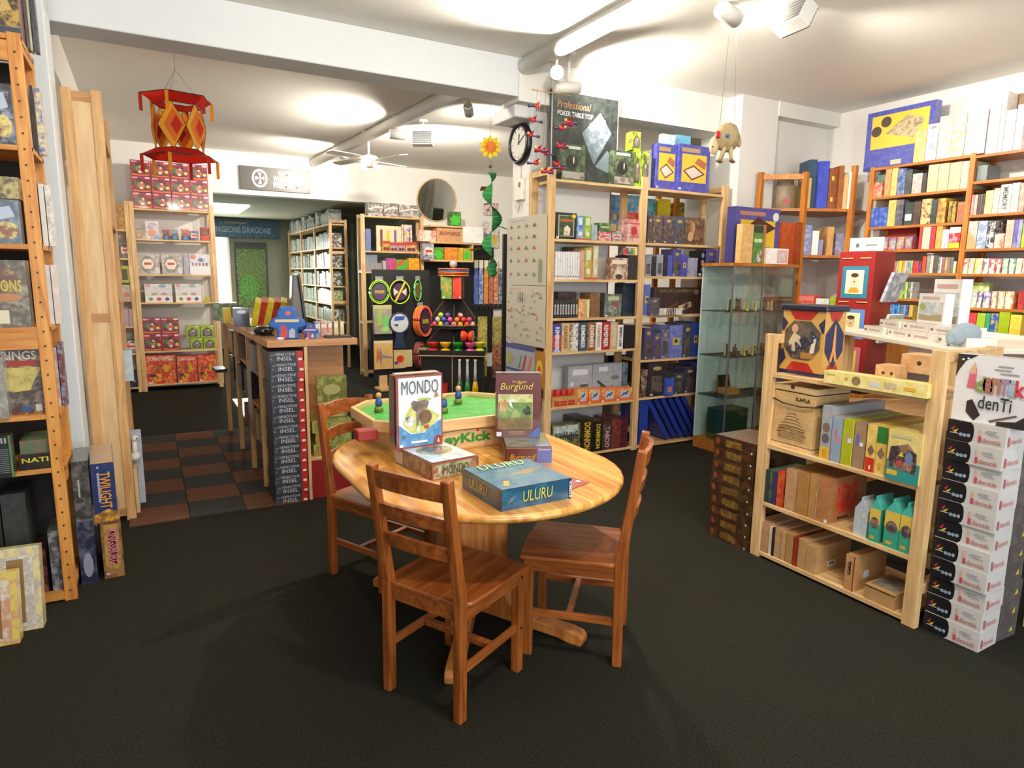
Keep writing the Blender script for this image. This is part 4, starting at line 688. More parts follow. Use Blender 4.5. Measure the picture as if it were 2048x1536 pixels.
  (0.13, 0.336, 0.522, 0.219, 0.01, 0.17, 'lower crimson ball toy box', '8a2048', 'c05030', {'dec': 'ballred', 'g': 1}),
  (0.463, 0.609, 0.522, 0.149, 0.01, 0.14, 'lower lime ball toy box', 'a0b82c', '8aa020', {'dec': 'ballbox'}),
  (0.618, 0.77, 0.522, 0.15, 0.01, 0.14, 'lower lime ball toy box', 'a0b82c', '8aa020', {'dec': 'ballbox'}),
  (-0.077, 0.13, 0.747, 0.203, 0.01, 0.17, 'upper crimson ball toy box', '8a2048', 'c05030', {'dec': 'ballred', 'g': 1}),
  (0.132, 0.341, 0.744, 0.205, 0.01, 0.17, 'upper crimson ball toy box', '8a2048', 'c05030', {'dec': 'ballred', 'g': 1}),
  (0.419, 0.572, 0.678, 0.161, 0.01, 0.14, 'upper lime ball toy box', 'a0b82c', '8aa020', {'dec': 'ballbox'}),
  (0.592, 0.755, 0.677, 0.164, 0.01, 0.14, 'upper lime ball toy box', 'a0b82c', '8aa020', {'dec': 'ballbox'}),
 ]),
 ('do6', 'bottom shelf of red games rack', 'y', 9.6, [
  (-0.074, 0.268, 0.09, 0.375, 0.01, 0.1, 'red domino game box', 'c83420', 'f09050', {'txt': {'s': 'DOMINO EXPRESS', 'c': 'e8dcd0', 'top': 1}, 'dec': 'domino'}),
  (0.287, 0.521, 0.09, 0.353, 0.01, 0.1, 'red domino game box', 'c83420', 'f09050', {'txt': {'s': 'DOMINO EXPRESS', 'c': 'e8dcd0', 'top': 1}, 'dec': 'domino'}),
  (0.532, 0.76, 0.09, 0.358, 0.03, 0.1, 'red domino game box with grey track', 'c83420', 'f09050', {'dec': 'domino'}),
 ]),
 ('nb1', 'top shelf of narrow pine bay', 'y', 9.6, [
  (-0.311, -0.13, 2.045, 0.307, 0.01, 0.1, 'amber and brown game bag', '9a6a3c', 'c89a50', {}),
 ]),
 ('nb2', 'second shelf of narrow pine bay', 'y', 9.6, [
  (-0.295, -0.256, 1.697, 0.151, 0.01, 0.1, 'thin maroon box', '6a4a40', '7a5a50', {}),
  (-0.253, -0.134, 1.697, 0.186, 0.01, 0.1, 'grey box with dark animal', '7a7670', '3c3a3c', {'dec': 'label'}),
 ]),
 ('nb3', 'third shelf of narrow pine bay', 'y', 9.6, [
  (-0.284, -0.166, 1.18, 0.19, 0.01, 0.1, 'pale box with red emblem', 'b8b0a4', 'a09888', {'dec': 'orangesq'}),
  (-0.286, -0.163, 1.394, 0.209, 0.01, 0.1, 'yellow frame toy box', 'b8b038', '7a7420', {'dec': 'hole'}),
 ]),
 ('nb4', 'fourth shelf of narrow pine bay', 'y', 9.6, [
  (-0.294, -0.219, 0.848, 0.222, 0.01, 0.08, 'lilac bottle toy', 'a898b8', 'c88a70', {}),
  (-0.216, -0.14, 0.848, 0.221, 0.01, 0.08, 'lilac bottle toy', 'a898b8', 'c88a70', {}),
 ]),
 ('nb5', 'fifth shelf of narrow pine bay', 'y', 9.6, [
  (-0.297, -0.154, 0.506, 0.169, 0.01, 0.12, 'blue tray with cream toy', '3a5a8a', 'd8b878', {'dec': 'label'}),
 ]),
 ('nb6', 'bottom shelf of narrow pine bay', 'y', 9.6, [
  (-0.272, -0.155, 0.065, 0.208, 0.01, 0.14, 'navy box with gold star', '1c2448', '242c54', {'dec': 'star'}),
  (-0.267, -0.201, 0.065, 0.275, 0.16, 0.03, 'white note card', 'd8d4cc', 'c8c4bc', {}),
 ]),
 ('bl1', 'top of left bookcase bay', 'x', 5.75, [
  (-3.953, -3.348, 2.52, 0.508, 0.12, 0.08, 'large blue wrapped game box', '4a4ea4', '5a60b0', {'g': 1, 'dec': 'bigblue'}),
  (-3.432, -3.339, 2.52, 0.262, 0.01, 0.106, 'tan book spine box', 'e0a868', 'f0c890', {}),
  (-3.337, -3.246, 2.52, 0.29, 0.01, 0.2, 'white and grey tall box', 'f0ece8', 'a0a8b4', {'dec': 'halfgrey'}),
  (-3.243, -3.138, 2.52, 0.334, 0.01, 0.2, 'cream yellow tall box', 'f0d8a0', 'f8ecd0', {}),
  (-3.137, -3.038, 2.52, 0.326, 0.01, 0.2, 'cream tall box with orange head', 'f0e0c0', 'f0b070', {}),
  (-3.034, -2.954, 2.52, 0.323, 0.01, 0.2, 'white tall box', 'f4f2ec', 'e8e8e8', {}),
  (-2.953, -2.888, 2.52, 0.326, 0.01, 0.2, 'white tall box', 'f6f4f0', 'e8e4e0', {}),
 ]),
 ('bl2', 'second shelf of left bookcase bay', 'x', 5.75, [
  (-3.808, -3.731, 2.265, 0.242, 0.12, 0.2, 'green picture box', '8a9a7a', '4a80a0', {}),
  (-3.798, -3.767, 2.265, 0.129, 0.01, 0.106, 'pale pink small box', 'e0b8b0', 'd0a8a0', {}),
  (-3.765, -3.678, 2.265, 0.126, 0.01, 0.106, 'red picture card box', 'b05a50', 'd8a080', {}),
  (-3.661, -3.607, 2.265, 0.253, 0.01, 0.2, 'orange spine box', 'e08850', 'f0a070', {}),
  (-3.604, -3.55, 2.265, 0.245, 0.01, 0.2, 'tan spine box', 'e8b870', 'd8a860', {}),
  (-3.547, -3.48, 2.265, 0.22, 0.01, 0.2, 'blue box with white mark', '3a5490', '8a90a8', {}),
  (-3.479, -3.423, 2.265, 0.202, 0.01, 0.2, 'dark grey box', '3c4040', '505450', {}),
  (-3.419, -3.337, 2.265, 0.162, 0.01, 0.2, 'silver box', 'a89c94', 'd0c8c0', {}),
  (-3.336, -3.298, 2.265, 0.158, 0.01, 0.2, 'black narrow box', '3a3034', '2c2428', {}),
  (-3.294, -3.211, 2.265, 0.218, 0.01, 0.2, 'sand coloured tall box', 'dcb888', 'e8cca0', {}),
  (-3.209, -3.127, 2.265, 0.216, 0.01, 0.2, 'sand box with pink pattern', 'dcb490', 'e0a890', {}),
  (-3.125, -3.035, 2.265, 0.213, 0.01, 0.2, 'sand box with pink pattern', 'dcb490', 'e0a890', {}),
  (-3.034, -2.958, 2.265, 0.21, 0.01, 0.2, 'pale green patterned box', 'd0c8a8', 'a0b898', {}),
 ]),
 ('bl3', 'third shelf of left bookcase bay', 'x', 5.75, [
  (-3.76, -3.722, 2.005, 0.166, 0.01, 0.15, 'slim royal blue box', '3450a8', '6a84c8', {}),
  (-3.722, -3.684, 2.005, 0.166, 0.01, 0.15, 'slim royal blue box', '3450a8', '6a84c8', {}),
  (-3.684, -3.646, 2.005, 0.166, 0.01, 0.15, 'slim royal blue box', '3450a8', '6a84c8', {}),
  (-3.646, -3.608, 2.005, 0.166, 0.01, 0.15, 'slim royal blue box', '3450a8', '6a84c8', {}),
  (-3.605, -3.536, 2.005, 0.222, 0.01, 0.2, 'golden tall box', 'd8a850', 'e8c078', {}),
  (-3.533, -3.471, 2.005, 0.219, 0.01, 0.2, 'slate tall box', '4a4c58', '7a7880', {}),
  (-3.457, -3.383, 2.005, 0.191, 0.01, 0.2, 'black green box with white sticker', '2c3830', '3c4840', {'dec': 'sticker'}),
  (-3.382, -3.322, 2.005, 0.192, 0.01, 0.2, 'dark brown box', '4a3428', '5a4438', {}),
  (-3.318, -3.236, 2.005, 0.205, 0.01, 0.2, 'white and black comic box', 'd8b880', '3a3028', {}),
  (-3.235, -3.19, 2.005, 0.189, 0.01, 0.2, 'dark teal box', '2c3838', '3a4a48', {}),
  (-3.188, -3.121, 2.005, 0.199, 0.01, 0.2, 'brown and gold box', '9a6038', 'd8b040', {}),
  (-3.1, -3.072, 2.005, 0.168, 0.01, 0.2, 'striped gold box', 'b09030', '4a4030', {}),
  (-3.071, -3.041, 2.005, 0.165, 0.01, 0.2, 'striped gold box', 'b09030', '4a4030', {}),
  (-3.032, -2.977, 2.005, 0.157, 0.01, 0.2, 'brown red box', 'a07048', 'b05048', {}),
 ]),
 ('bl4', 'fourth shelf of left bookcase bay', 'x', 5.75, [
  (-3.739, -3.705, 1.8, 0.117, 0.01, 0.08, 'red framed picture card pack', 'b84a40', '5a6078', {'dec': 'pic'}),
  (-3.701, -3.643, 1.8, 0.117, 0.01, 0.08, 'red framed picture card pack', 'b84a40', '303030', {'dec': 'pic'}),
  (-3.638, -3.573, 1.8, 0.114, 0.01, 0.08, 'red framed picture card pack', 'b84a40', '7080a8', {'dec': 'pic'}),
  (-3.57, -3.504, 1.8, 0.113, 0.01, 0.08, 'red framed picture card pack', 'b84a40', '8088b0', {'dec': 'pic'}),
  (-3.5, -3.431, 1.8, 0.109, 0.01, 0.08, 'red framed picture card pack', 'b84a40', 'c09850', {'dec': 'pic'}),
  (-3.427, -3.362, 1.8, 0.108, 0.01, 0.08, 'red framed picture card pack', 'b84a40', '7078b0', {'dec': 'pic'}),
  (-3.311, -3.286, 1.8, 0.188, 0.01, 0.2, 'thin red box', 'c83830', 'd04838', {}),
  (-3.284, -3.219, 1.8, 0.186, 0.01, 0.2, 'grey green spine box', 'b8b8a0', 'c8ccb8', {}),
  (-3.217, -3.179, 1.8, 0.182, 0.01, 0.2, 'red spine box', 'c0303c', 'd04048', {}),
  (-3.175, -3.125, 1.8, 0.186, 0.01, 0.2, 'orange tan spine box', 'e09848', 'd8b060', {}),
  (-3.124, -3.097, 1.8, 0.151, 0.01, 0.2, 'white slim box', 'd8d8e0', 'e8e8ec', {}),
  (-3.097, -3.072, 1.8, 0.151, 0.01, 0.2, 'white slim box', 'd8d8e0', 'e8e8ec', {}),
  (-3.07, -2.985, 1.8, 0.042, 0.01, 0.12, 'lime flat box', 'b0c030', 'b8c840', {}),
  (-3.664, -3.407, 1.8, 0.194, 0.14, 0.1, 'wide red backing box', 'a83c34', 'b04840', {}),
  (-3.073, -2.984, 1.843, 0.077, 0.01, 0.12, 'red and white flat box', 'c82838', 'e0a0a8', {}),
  (-3.07, -2.985, 1.921, 0.046, 0.01, 0.12, 'white flat box', 'f0eeee', 'e0dcdc', {}),
 ]),
 ('bl5', 'fifth shelf of left bookcase bay', 'x', 5.75, [
  (-3.518, -3.499, 1.6, 0.101, 0.01, 0.1, 'thin brown paperback', '8a4a40', 'b08878', {}),
  (-3.499, -3.481, 1.6, 0.101, 0.01, 0.1, 'thin brown paperback', 'a07068', 'b08878', {}),
  (-3.481, -3.462, 1.6, 0.101, 0.01, 0.1, 'thin brown paperback', 'c8b8a8', 'b08878', {}),
  (-3.461, -3.431, 1.6, 0.104, 0.01, 0.1, 'yellow paperback', 'd8b830', 'e0c850', {}),
  (-3.427, -3.41, 1.6, 0.106, 0.01, 0.1, 'thin bright paperback', 'd88a40', 'c0b890', {}),
  (-3.41, -3.392, 1.6, 0.106, 0.01, 0.1, 'thin bright paperback', 'e8c890', 'c0b890', {}),
  (-3.392, -3.374, 1.6, 0.106, 0.01, 0.1, 'thin bright paperback', '4a80b8', 'c0b890', {}),
  (-3.374, -3.357, 1.6, 0.106, 0.01, 0.1, 'thin bright paperback', '6a98b0', 'c0b890', {}),
  (-3.357, -3.339, 1.6, 0.106, 0.01, 0.1, 'thin bright paperback', '7ab868', 'c0b890', {}),
  (-3.336, -3.312, 1.6, 0.098, 0.01, 0.1, 'red paperback', 'c82830', 'd05050', {}),
  (-3.312, -3.288, 1.6, 0.098, 0.01, 0.1, 'red paperback', 'c83030', 'd05050', {}),
  (-3.288, -3.264, 1.6, 0.098, 0.01, 0.1, 'red paperback', '4a3870', 'd05050', {}),
  (-3.261, -3.229, 1.6, 0.138, 0.01, 0.1, 'tall orange red paperback', 'd84a30', 'e05a40', {}),
  (-3.225, -3.198, 1.6, 0.145, 0.01, 0.1, 'tall grey white book', '8a8a84', 'a8a49c', {}),
  (-3.198, -3.17, 1.6, 0.145, 0.01, 0.1, 'tall grey white book', 'c8c4bc', 'a8a49c', {}),
  (-3.168, -3.133, 1.6, 0.132, 0.01, 0.1, 'dark patterned book', '6a5a44', '3a3c4c', {}),
  (-3.132, -3.117, 1.6, 0.131, 0.01, 0.1, 'grey white book', '6a7078', 'b8b8b8', {}),
  (-3.117, -3.101, 1.6, 0.131, 0.01, 0.1, 'grey white book', 'd8d8d8', 'b8b8b8', {}),
  (-3.099, -3.078, 1.6, 0.127, 0.01, 0.1, 'thin tan book', 'a0605a', '988468', {}),
  (-3.078, -3.057, 1.6, 0.127, 0.01, 0.1, 'thin tan book', 'c0b090', '988468', {}),
  (-3.057, -3.035, 1.6, 0.127, 0.01, 0.1, 'thin tan book', '8a7858', '988468', {}),
  (-3.035, -3.014, 1.6, 0.127, 0.01, 0.1, 'thin tan book', '606a88', '988468', {}),
  (-3.013, -2.989, 1.6, 0.094, 0.01, 0.1, 'cream paperback', 'd8c898', 'c8b888', {}),
 ]),
 ('bl6', 'sixth shelf of left bookcase bay', 'x', 5.75, [
  (-3.63, -3.613, 1.382, 0.139, 0.01, 0.1, 'yellow paperback', 'f0c020', 'f0b030', {}),
  (-3.613, -3.596, 1.382, 0.139, 0.01, 0.1, 'yellow paperback', 'f0c020', 'f0b030', {}),
  (-3.596, -3.579, 1.382, 0.139, 0.01, 0.1, 'yellow paperback', 'f0c020', 'f0b030', {}),
  (-3.579, -3.561, 1.382, 0.139, 0.01, 0.1, 'yellow paperback', 'f0c020', 'f0b030', {}),
  (-3.56, -3.54, 1.382, 0.142, 0.01, 0.1, 'orange paperback', 'f0a040', 'f0b068', {}),
  (-3.54, -3.52, 1.382, 0.142, 0.01, 0.1, 'orange paperback', 'f09a48', 'f0b068', {}),
  (-3.52, -3.5, 1.382, 0.142, 0.01, 0.1, 'orange paperback', 'e88848', 'f0b068', {}),
  (-3.5, -3.48, 1.382, 0.142, 0.01, 0.1, 'orange paperback', 'd87848', 'f0b068', {}),
  (-3.459, -3.439, 1.382, 0.142, 0.01, 0.1, 'green paperback', '6a9830', 'a8c070', {}),
  (-3.439, -3.42, 1.382, 0.142, 0.01, 0.1, 'green paperback', '8ab840', 'a8c070', {}),
  (-3.42, -3.4, 1.382, 0.142, 0.01, 0.1, 'green paperback', 'b0c860', 'a8c070', {}),
  (-3.4, -3.381, 1.382, 0.142, 0.01, 0.1, 'green paperback', '5a8838', 'a8c070', {}),
  (-3.381, -3.362, 1.382, 0.142, 0.01, 0.1, 'green paperback', 'c8d8a0', 'a8c070', {}),
  (-3.355, -3.336, 1.382, 0.141, 0.01, 0.1, 'grey green paperback', '607850', 'a0a898', {}),
  (-3.336, -3.317, 1.382, 0.141, 0.01, 0.1, 'grey green paperback', 'c8c8c0', 'a0a898', {}),
  (-3.058, -3.039, 1.382, 0.134, 0.01, 0.1, 'red brown paperback', 'c85a3c', 'd06848', {}),
  (-3.039, -3.02, 1.382, 0.134, 0.01, 0.1, 'red brown paperback', 'c85a3c', 'd06848', {}),
  (-3.019, -2.989, 1.382, 0.135, 0.01, 0.1, 'lime paperback', '8aa838', 'b0c870', {}),
 ]),
 ('bl7', 'lowest visible shelf of left bookcase bay', 'x', 5.75, [
  (-3.552, -3.516, 1.16, 0.162, 0.01, 0.1, 'red and blue toy tube', 'd84830', '3a60a8', {}),
  (-3.5, -3.477, 1.16, 0.166, 0.01, 0.1, 'blue paperback', '3a70b8', '6aa8d0', {}),
  (-3.477, -3.454, 1.16, 0.166, 0.01, 0.1, 'blue paperback', '5a90c8', '6aa8d0', {}),
  (-3.454, -3.431, 1.16, 0.166, 0.01, 0.1, 'blue paperback', '2850a0', '6aa8d0', {}),
  (-3.431, -3.408, 1.16, 0.166, 0.01, 0.1, 'blue paperback', '4a98b0', '6aa8d0', {}),
  (-3.405, -3.38, 1.16, 0.166, 0.01, 0.1, 'slate blue paperback', '5a70a0', '8898b8', {}),
  (-3.38, -3.355, 1.16, 0.166, 0.01, 0.1, 'slate blue paperback', '7a90b0', '8898b8', {}),
  (-3.355, -3.331, 1.16, 0.166, 0.01, 0.1, 'slate blue paperback', '404c88', '8898b8', {}),
  (-3.329, -3.296, 1.16, 0.168, 0.01, 0.1, 'gold paperback', 'c8a848', 'd8b860', {}),
  (-3.052, -3.014, 1.16, 0.18, 0.01, 0.1, 'olive picture box', '7a7a40', 'a8a868', {}),
 ]),
 ('br1', 'top of right bookcase bay', 'x', 5.75, [
  (-2.878, -2.8, 2.508, 0.357, 0.01, 0.146, 'pink headed white tall box', 'f0dcd4', 'f0b0a8', {}),
  (-2.799, -2.765, 2.508, 0.437, 0.01, 0.146, 'white spine of brown box', 'e8e0d8', 'd8ccc0', {}),
  (-2.763, -2.693, 2.508, 0.296, 0.01, 0.146, 'white tall box', 'f6f4f0', 'e8e4e0', {}),
  (-2.69, -2.638, 2.508, 0.323, 0.01, 0.146, 'white tall box', 'f0f0ee', 'e0d0c8', {}),
  (-2.815, -2.682, 2.508, 0.438, 0.16, 0.1, 'dark brown large box', '8a7050', '7a6040', {}),
 ]),
 ('br2', 'second shelf of right bookcase bay', 'x', 5.75, [
  (-2.942, -2.864, 2.309, 0.124, 0.05, 0.2, 'grey slate box', '7a8684', '6a7674', {}),
 ]),
 ('br3', 'third shelf of right bookcase bay', 'x', 5.75, [
  (-2.933, -2.91, 2.053, 0.154, 0.01, 0.2, 'pink slim box', 'c07a80', 'd89a98', {}),
  (-2.91, -2.888, 2.053, 0.154, 0.01, 0.2, 'pink slim box', 'e0b0a0', 'd89a98', {}),
  (-2.886, -2.87, 2.053, 0.156, 0.01, 0.2, 'dark striped book', '4a3838', '5a4840', {}),
  (-2.87, -2.853, 2.053, 0.156, 0.01, 0.2, 'dark striped book', '6a5048', '5a4840', {}),
  (-2.853, -2.836, 2.053, 0.156, 0.01, 0.2, 'dark striped book', '3a302c', '5a4840', {}),
  (-2.835, -2.78, 2.053, 0.176, 0.01, 0.2, 'pale yellow box', 'f0dca0', 'e0c070', {}),
  (-2.779, -2.737, 2.053, 0.187, 0.01, 0.2, 'cream box', 'f4e8b8', 'e8d8a0', {}),
  (-2.735, -2.659, 2.053, 0.21, 0.01, 0.2, 'white box with vertical title', 'f4f2ee', 'e8e4e0', {'txt': {'s': 'MEMORY', 'c': '4a4444'}}),
  (-2.658, -2.607, 2.053, 0.215, 0.01, 0.2, 'grey beige box', 'd8d0c0', 'a8a498', {}),
  (-2.606, -2.566, 2.053, 0.209, 0.01, 0.2, 'brown beige box', 'a89080', 'c8b8a0', {}),
 ]),
 ('br4', 'fourth shelf of right bookcase bay', 'x', 5.75, [
  (-2.932, -2.863, 1.79, 0.215, 0.01, 0.2, 'pale blue and orange box', 'b0b8b8', 'f0a870', {'dec': 'halforange'}),
  (-2.861, -2.794, 1.79, 0.213, 0.01, 0.2, 'blue box with white mark', '8a9ab8', 'd8dce0', {}),
  (-2.793, -2.738, 1.79, 0.209, 0.01, 0.2, 'black box with white cross', '34343c', 'd8d8d8', {'dec': 'cross'}),
  (-2.736, -2.667, 1.79, 0.109, 0.01, 0.2, 'low red white box', 'e0c0b0', 'c86050', {}),
  (-2.665, -2.613, 1.79, 0.206, 0.01, 0.2, 'salmon pink box', 'e8a890', 'f0c0a8', {}),
  (-2.612, -2.584, 1.79, 0.204, 0.01, 0.2, 'violet blue box', '5a58a8', '8888b0', {}),
  (-2.584, -2.556, 1.79, 0.204, 0.01, 0.2, 'violet blue box', 'a0a0b8', '8888b0', {}),
  (-2.554, -2.531, 1.79, 0.241, 0.01, 0.2, 'lime green box', 'a0b828', 'b0c840', {}),
 ]),
 ('br5', 'fifth shelf of right bookcase bay', 'x', 5.75, [
  (-2.945, -2.898, 1.594, 0.123, 0.01, 0.09, 'red tea tin sized card box', 'd0604c', 'f0e0c8', {'dec': 'cream'}),
  (-2.896, -2.853, 1.594, 0.122, 0.01, 0.09, 'tan tea tin sized card box', 'c89a6c', 'f0e0c8', {'dec': 'cream'}),
  (-2.851, -2.796, 1.594, 0.121, 0.01, 0.09, 'yellow tea tin sized card box', 'e0c838', 'f0e0c8', {'dec': 'cream'}),
  (-2.794, -2.752, 1.594, 0.12, 0.01, 0.09, 'mauve tea tin sized card box', '8a6a90', 'f0e0c8', {'dec': 'cream'}),
  (-2.75, -2.706, 1.594, 0.119, 0.01, 0.09, 'magenta tea tin sized card box', 'c04a74', 'f0e0c8', {'dec': 'cream'}),
  (-2.704, -2.663, 1.594, 0.118, 0.01, 0.09, 'crimson tea tin sized card box', 'c03a4c', 'f0e0c8', {'dec': 'cream'}),
  (-2.66, -2.617, 1.594, 0.118, 0.01, 0.09, 'green tea tin sized card box', '6aa878', 'f0e0c8', {'dec': 'cream'}),
  (-2.613, -2.569, 1.594, 0.117, 0.01, 0.09, 'teal tea tin sized card box', '5a9a98', 'f0e0c8', {'dec': 'cream'}),
  (-2.567, -2.526, 1.594, 0.116, 0.01, 0.09, 'beige tea tin sized card box', 'd0b890', 'f0e0c8', {'dec': 'cream'}),
  (-2.524, -2.508, 1.594, 0.115, 0.01, 0.09, 'rose tea tin sized card box', 'd08088', 'f0e0c8', {'dec': 'cream'}),
 ]),
 ('br6', 'sixth shelf of right bookcase bay', 'x', 5.75, [
  (-2.946, -2.9, 1.33, 0.125, 0.01, 0.09, 'green pocket game box', '88b068', 'f0e4c8', {'dec': 'cream'}),
  (-2.917, -2.78, 1.33, 0.197, 0.12, 0.06, 'lime and white flat box', 'a8c050', 'e8e4d0', {}),
  (-2.897, -2.853, 1.33, 0.126, 0.01, 0.09, 'yellow pocket game box', 'e0c840', 'f0e4c8', {'dec': 'cream'}),
  (-2.851, -2.806, 1.33, 0.127, 0.01, 0.09, 'grey pocket game box', 'a8a8a8', 'f0e4c8', {'dec': 'cream'}),
  (-2.804, -2.764, 1.33, 0.128, 0.01, 0.09, 'indigo pocket game box', '5858a0', 'f0e4c8', {'dec': 'cream'}),
  (-2.761, -2.707, 1.33, 0.129, 0.01, 0.09, 'purple pocket game box', '8068b0', 'f0e4c8', {'dec': 'cream'}),
  (-2.704, -2.662, 1.33, 0.131, 0.01, 0.09, 'tan pocket game box', 'b89878', 'f0e4c8', {'dec': 'cream'}),
  (-2.659, -2.613, 1.33, 0.132, 0.01, 0.09, 'sand pocket game box', 'd0b080', 'f0e4c8', {'dec': 'cream'}),
  (-2.61, -2.552, 1.33, 0.133, 0.01, 0.09, 'orange pocket game box', 'e09040', 'f0e4c8', {'dec': 'cream'}),
  (-2.524, -2.476, 1.33, 0.141, 0.01, 0.2, 'dark red box', 'a03030', 'c84840', {}),
 ]),
 ('br7', 'lowest visible shelf of right bookcase bay', 'x', 5.75, [
  (-2.909, -2.867, 1.06, 0.225, 0.01, 0.2, 'pink box', 'd07890', 'd890a0', {}),
  (-2.866, -2.79, 1.06, 0.228, 0.01, 0.2, 'red box', 'd83a40', 'e05050', {}),
  (-2.788, -2.726, 1.06, 0.229, 0.01, 0.2, 'lime box', 'a0c030', 'b0cc50', {}),
  (-2.725, -2.692, 1.06, 0.23, 0.01, 0.2, 'emerald box', '3a9868', '4aa878', {}),
  (-2.69, -2.636, 1.06, 0.232, 0.01, 0.2, 'blue yellow box', '2a60b0', 'd8c040', {}),
  (-2.634, -2.559, 1.06, 0.251, 0.01, 0.2, 'tall lime box', 'a0b818', 'a8c028', {}),
  (-2.556, -2.479, 1.06, 0.229, 0.01, 0.2, 'yellow box', 'e8c840', 'f0d860', {}),
 ]),
 ('ty1', 'top of pine toy rack', 'y', 9.71, [
  (2.925, 3.167, 2.39, 0.19, 0.01, 0.14, 'black boomerang box', '6a6460', 'c8c0b8', {'dec': 'stripesw'}),
  (3.171, 3.405, 2.39, 0.194, 0.01, 0.14, 'black boomerang box', '6a6460', 'c8c0b8', {'dec': 'stripesw'}),
  (3.411, 3.738, 2.39, 0.185, 0.01, 0.14, 'black boomerang box', '7a726c', 'd0c8c0', {'dec': 'stripesw'}),
 ]),
 ('ty2', 'second shelf of pine toy rack', 'y', 9.71, [
  (2.883, 2.966, 1.88, 0.318, 0.01, 0.1, 'blue wrapped pack', '6a7cb0', '5a6aa0', {}),
  (3.086, 3.479, 1.88, 0.383, 0.12, 0.03, 'cream bottle card', 'e8d0a0', 'f0dcb8', {'dec': 'bottles'}),
  (3.141, 3.263, 1.88, 0.155, 0.01, 0.05, 'yellow wheels blister pack', 'd8a040', 'a05030', {'dec': 'wheels'}),
  (3.267, 3.378, 1.88, 0.134, 0.01, 0.05, 'grey wheels blister pack', 'b8a8b8', 'c04050', {'dec': 'wheels'}),
  (3.383, 3.499, 1.88, 0.138, 0.01, 0.05, 'grey wheels blister pack', 'b0a0a8', 'c05040', {'dec': 'wheels'}),
  (3.484, 3.653, 1.88, 0.414, 0.12, 0.03, 'cream card with violet torch', 'f0e0c0', '8060b0', {'dec': 'bottles'}),
  (3.506, 3.684, 1.88, 0.15, 0.01, 0.05, 'red wheels blister pack', 'c87848', 'd8c0a0', {'dec': 'wheels'}),
 ]),
 ('ty3', 'third shelf of pine toy rack', 'y', 9.71, [
  (2.88, 3.127, 1.574, 0.129, 0.01, 0.086, 'grey flat carton', '8a8486', '9a9496', {}),
  (2.907, 3.088, 1.574, 0.252, 0.1, 0.2, 'slate cooler box', '7a8490', '8a9098', {}),
  (3.135, 3.196, 1.574, 0.168, 0.01, 0.2, 'grey white box', 'b0a8ac', 'a098a0', {}),
  (3.2, 3.342, 1.574, 0.207, 0.01, 0.1, 'pink and blue ball pack', 'd84060', '3a58b0', {}),
  (3.345, 3.545, 1.574, 0.189, 0.01, 0.08, 'green and red leaf glider pack', '3cb030', 'd84828', {'dec': 'glider'}),
  (3.548, 3.723, 1.574, 0.215, 0.01, 0.1, 'orange and yellow ball pack', 'f09028', 'e8c838', {'g': 1}),
 ]),
 ('wr1', 'top of mirror ledge', 'y', 9.5, [
  (4.149, 4.335, 2.285, 0.215, 0.01, 0.1, 'black pack with green ball', '4a4c3c', '50c040', {'dec': 'greenball'}),
 ]),
 ('wr2', 'second row of mirror ledge', 'y', 9.5, [
  (3.645, 3.737, 2.04, 0.162, 0.01, 0.1, 'pink and white bottle pack', 'e0a090', 'f0e0d0', {}),
  (3.737, 3.829, 2.04, 0.162, 0.01, 0.1, 'pink and white bottle pack', 'f0d0c0', 'f0e0d0', {}),
  (3.829, 3.922, 2.04, 0.162, 0.01, 0.1, 'pink and white bottle pack', 'd88878', 'f0e0d0', {}),
  (3.93, 4.363, 2.04, 0.207, 0.01, 0.2, 'brown shipping carton', 'd8a070', 'c89060', {'txt': {'s': 'BROWNBASE', 'c': '7a4a3a', 'row': 1}}),
  (4.357, 4.704, 2.04, 0.245, -0.02, 0.026, 'white shipping carton', 'f4f0ec', 'e8e4e0', {}),
 ]),
 ('wr3', 'third row of mirror ledge', 'y', 9.5, [
  (3.71, 3.883, 1.767, 0.241, 0.01, 0.1, 'grey white pack with figures', 'b8bcc4', '5a6070', {'dec': 'label'}),
  (3.887, 4.041, 1.767, 0.188, 0.01, 0.12, 'dark pack with green ball', '5a6a30', '80d030', {'dec': 'greenball'}),
  (4.054, 4.279, 1.767, 0.194, 0.01, 0.12, 'orange rugby ball pack', 'e08028', 'f0a040', {'g': 1}),
  (4.288, 4.371, 1.767, 0.192, 0.01, 0.12, 'yellow ball pack', 'c8b828', 'e08830', {}),
  (4.374, 4.506, 1.767, 0.188, 0.01, 0.12, 'lime ball pack', '88c030', 'e09030', {'dec': 'greenball'}),
 ]),
 ('lr1', 'top of left honey rack', 'y', 3.52, [
  (-0.524, -0.382, 2.488, 0.19, 0.01, 0.07, 'dark fantasy game box with gold leaf', '4a3a30', 'b89a50', {'g': 1, 'dec': 'leaf'}),
 ]),
 ('lr1b', 'top behind post of left honey rack', 'y', 3.52, [
  (-0.4, -0.388, 2.488, 0.24, 0.2, 0.06, 'thin crimson game box', '7a4a48', '8a5a54', {}),
  (-0.386, -0.375, 2.488, 0.243, 0.2, 0.06, 'thin charcoal game box', '4a4844', '5a5854', {}),
  (-0.376, -0.365, 2.488, 0.252, 0.22, 0.06, 'thin cream game box', 'b0a890', 'c0b8a0', {}),
  (-0.363, -0.345, 2.488, 0.255, 0.22, 0.06, 'black slim game box', '3c3c40', '4a4a50', {}),
 ]),
 ('lr2', 'second shelf of left honey rack', 'y', 3.52, [
  (-0.574, -0.436, 2.049, 0.241, 0.01, 0.07, 'colourful fantasy game box', '3c3a34', '8a90a8', {'g': 1, 'dec': 'mix'}),
  (-0.424, -0.399, 2.049, 0.289, 0.2, 0.08, 'clear edged grey box', 'a8a8a8', 'c0c0c0', {'g': 1}),
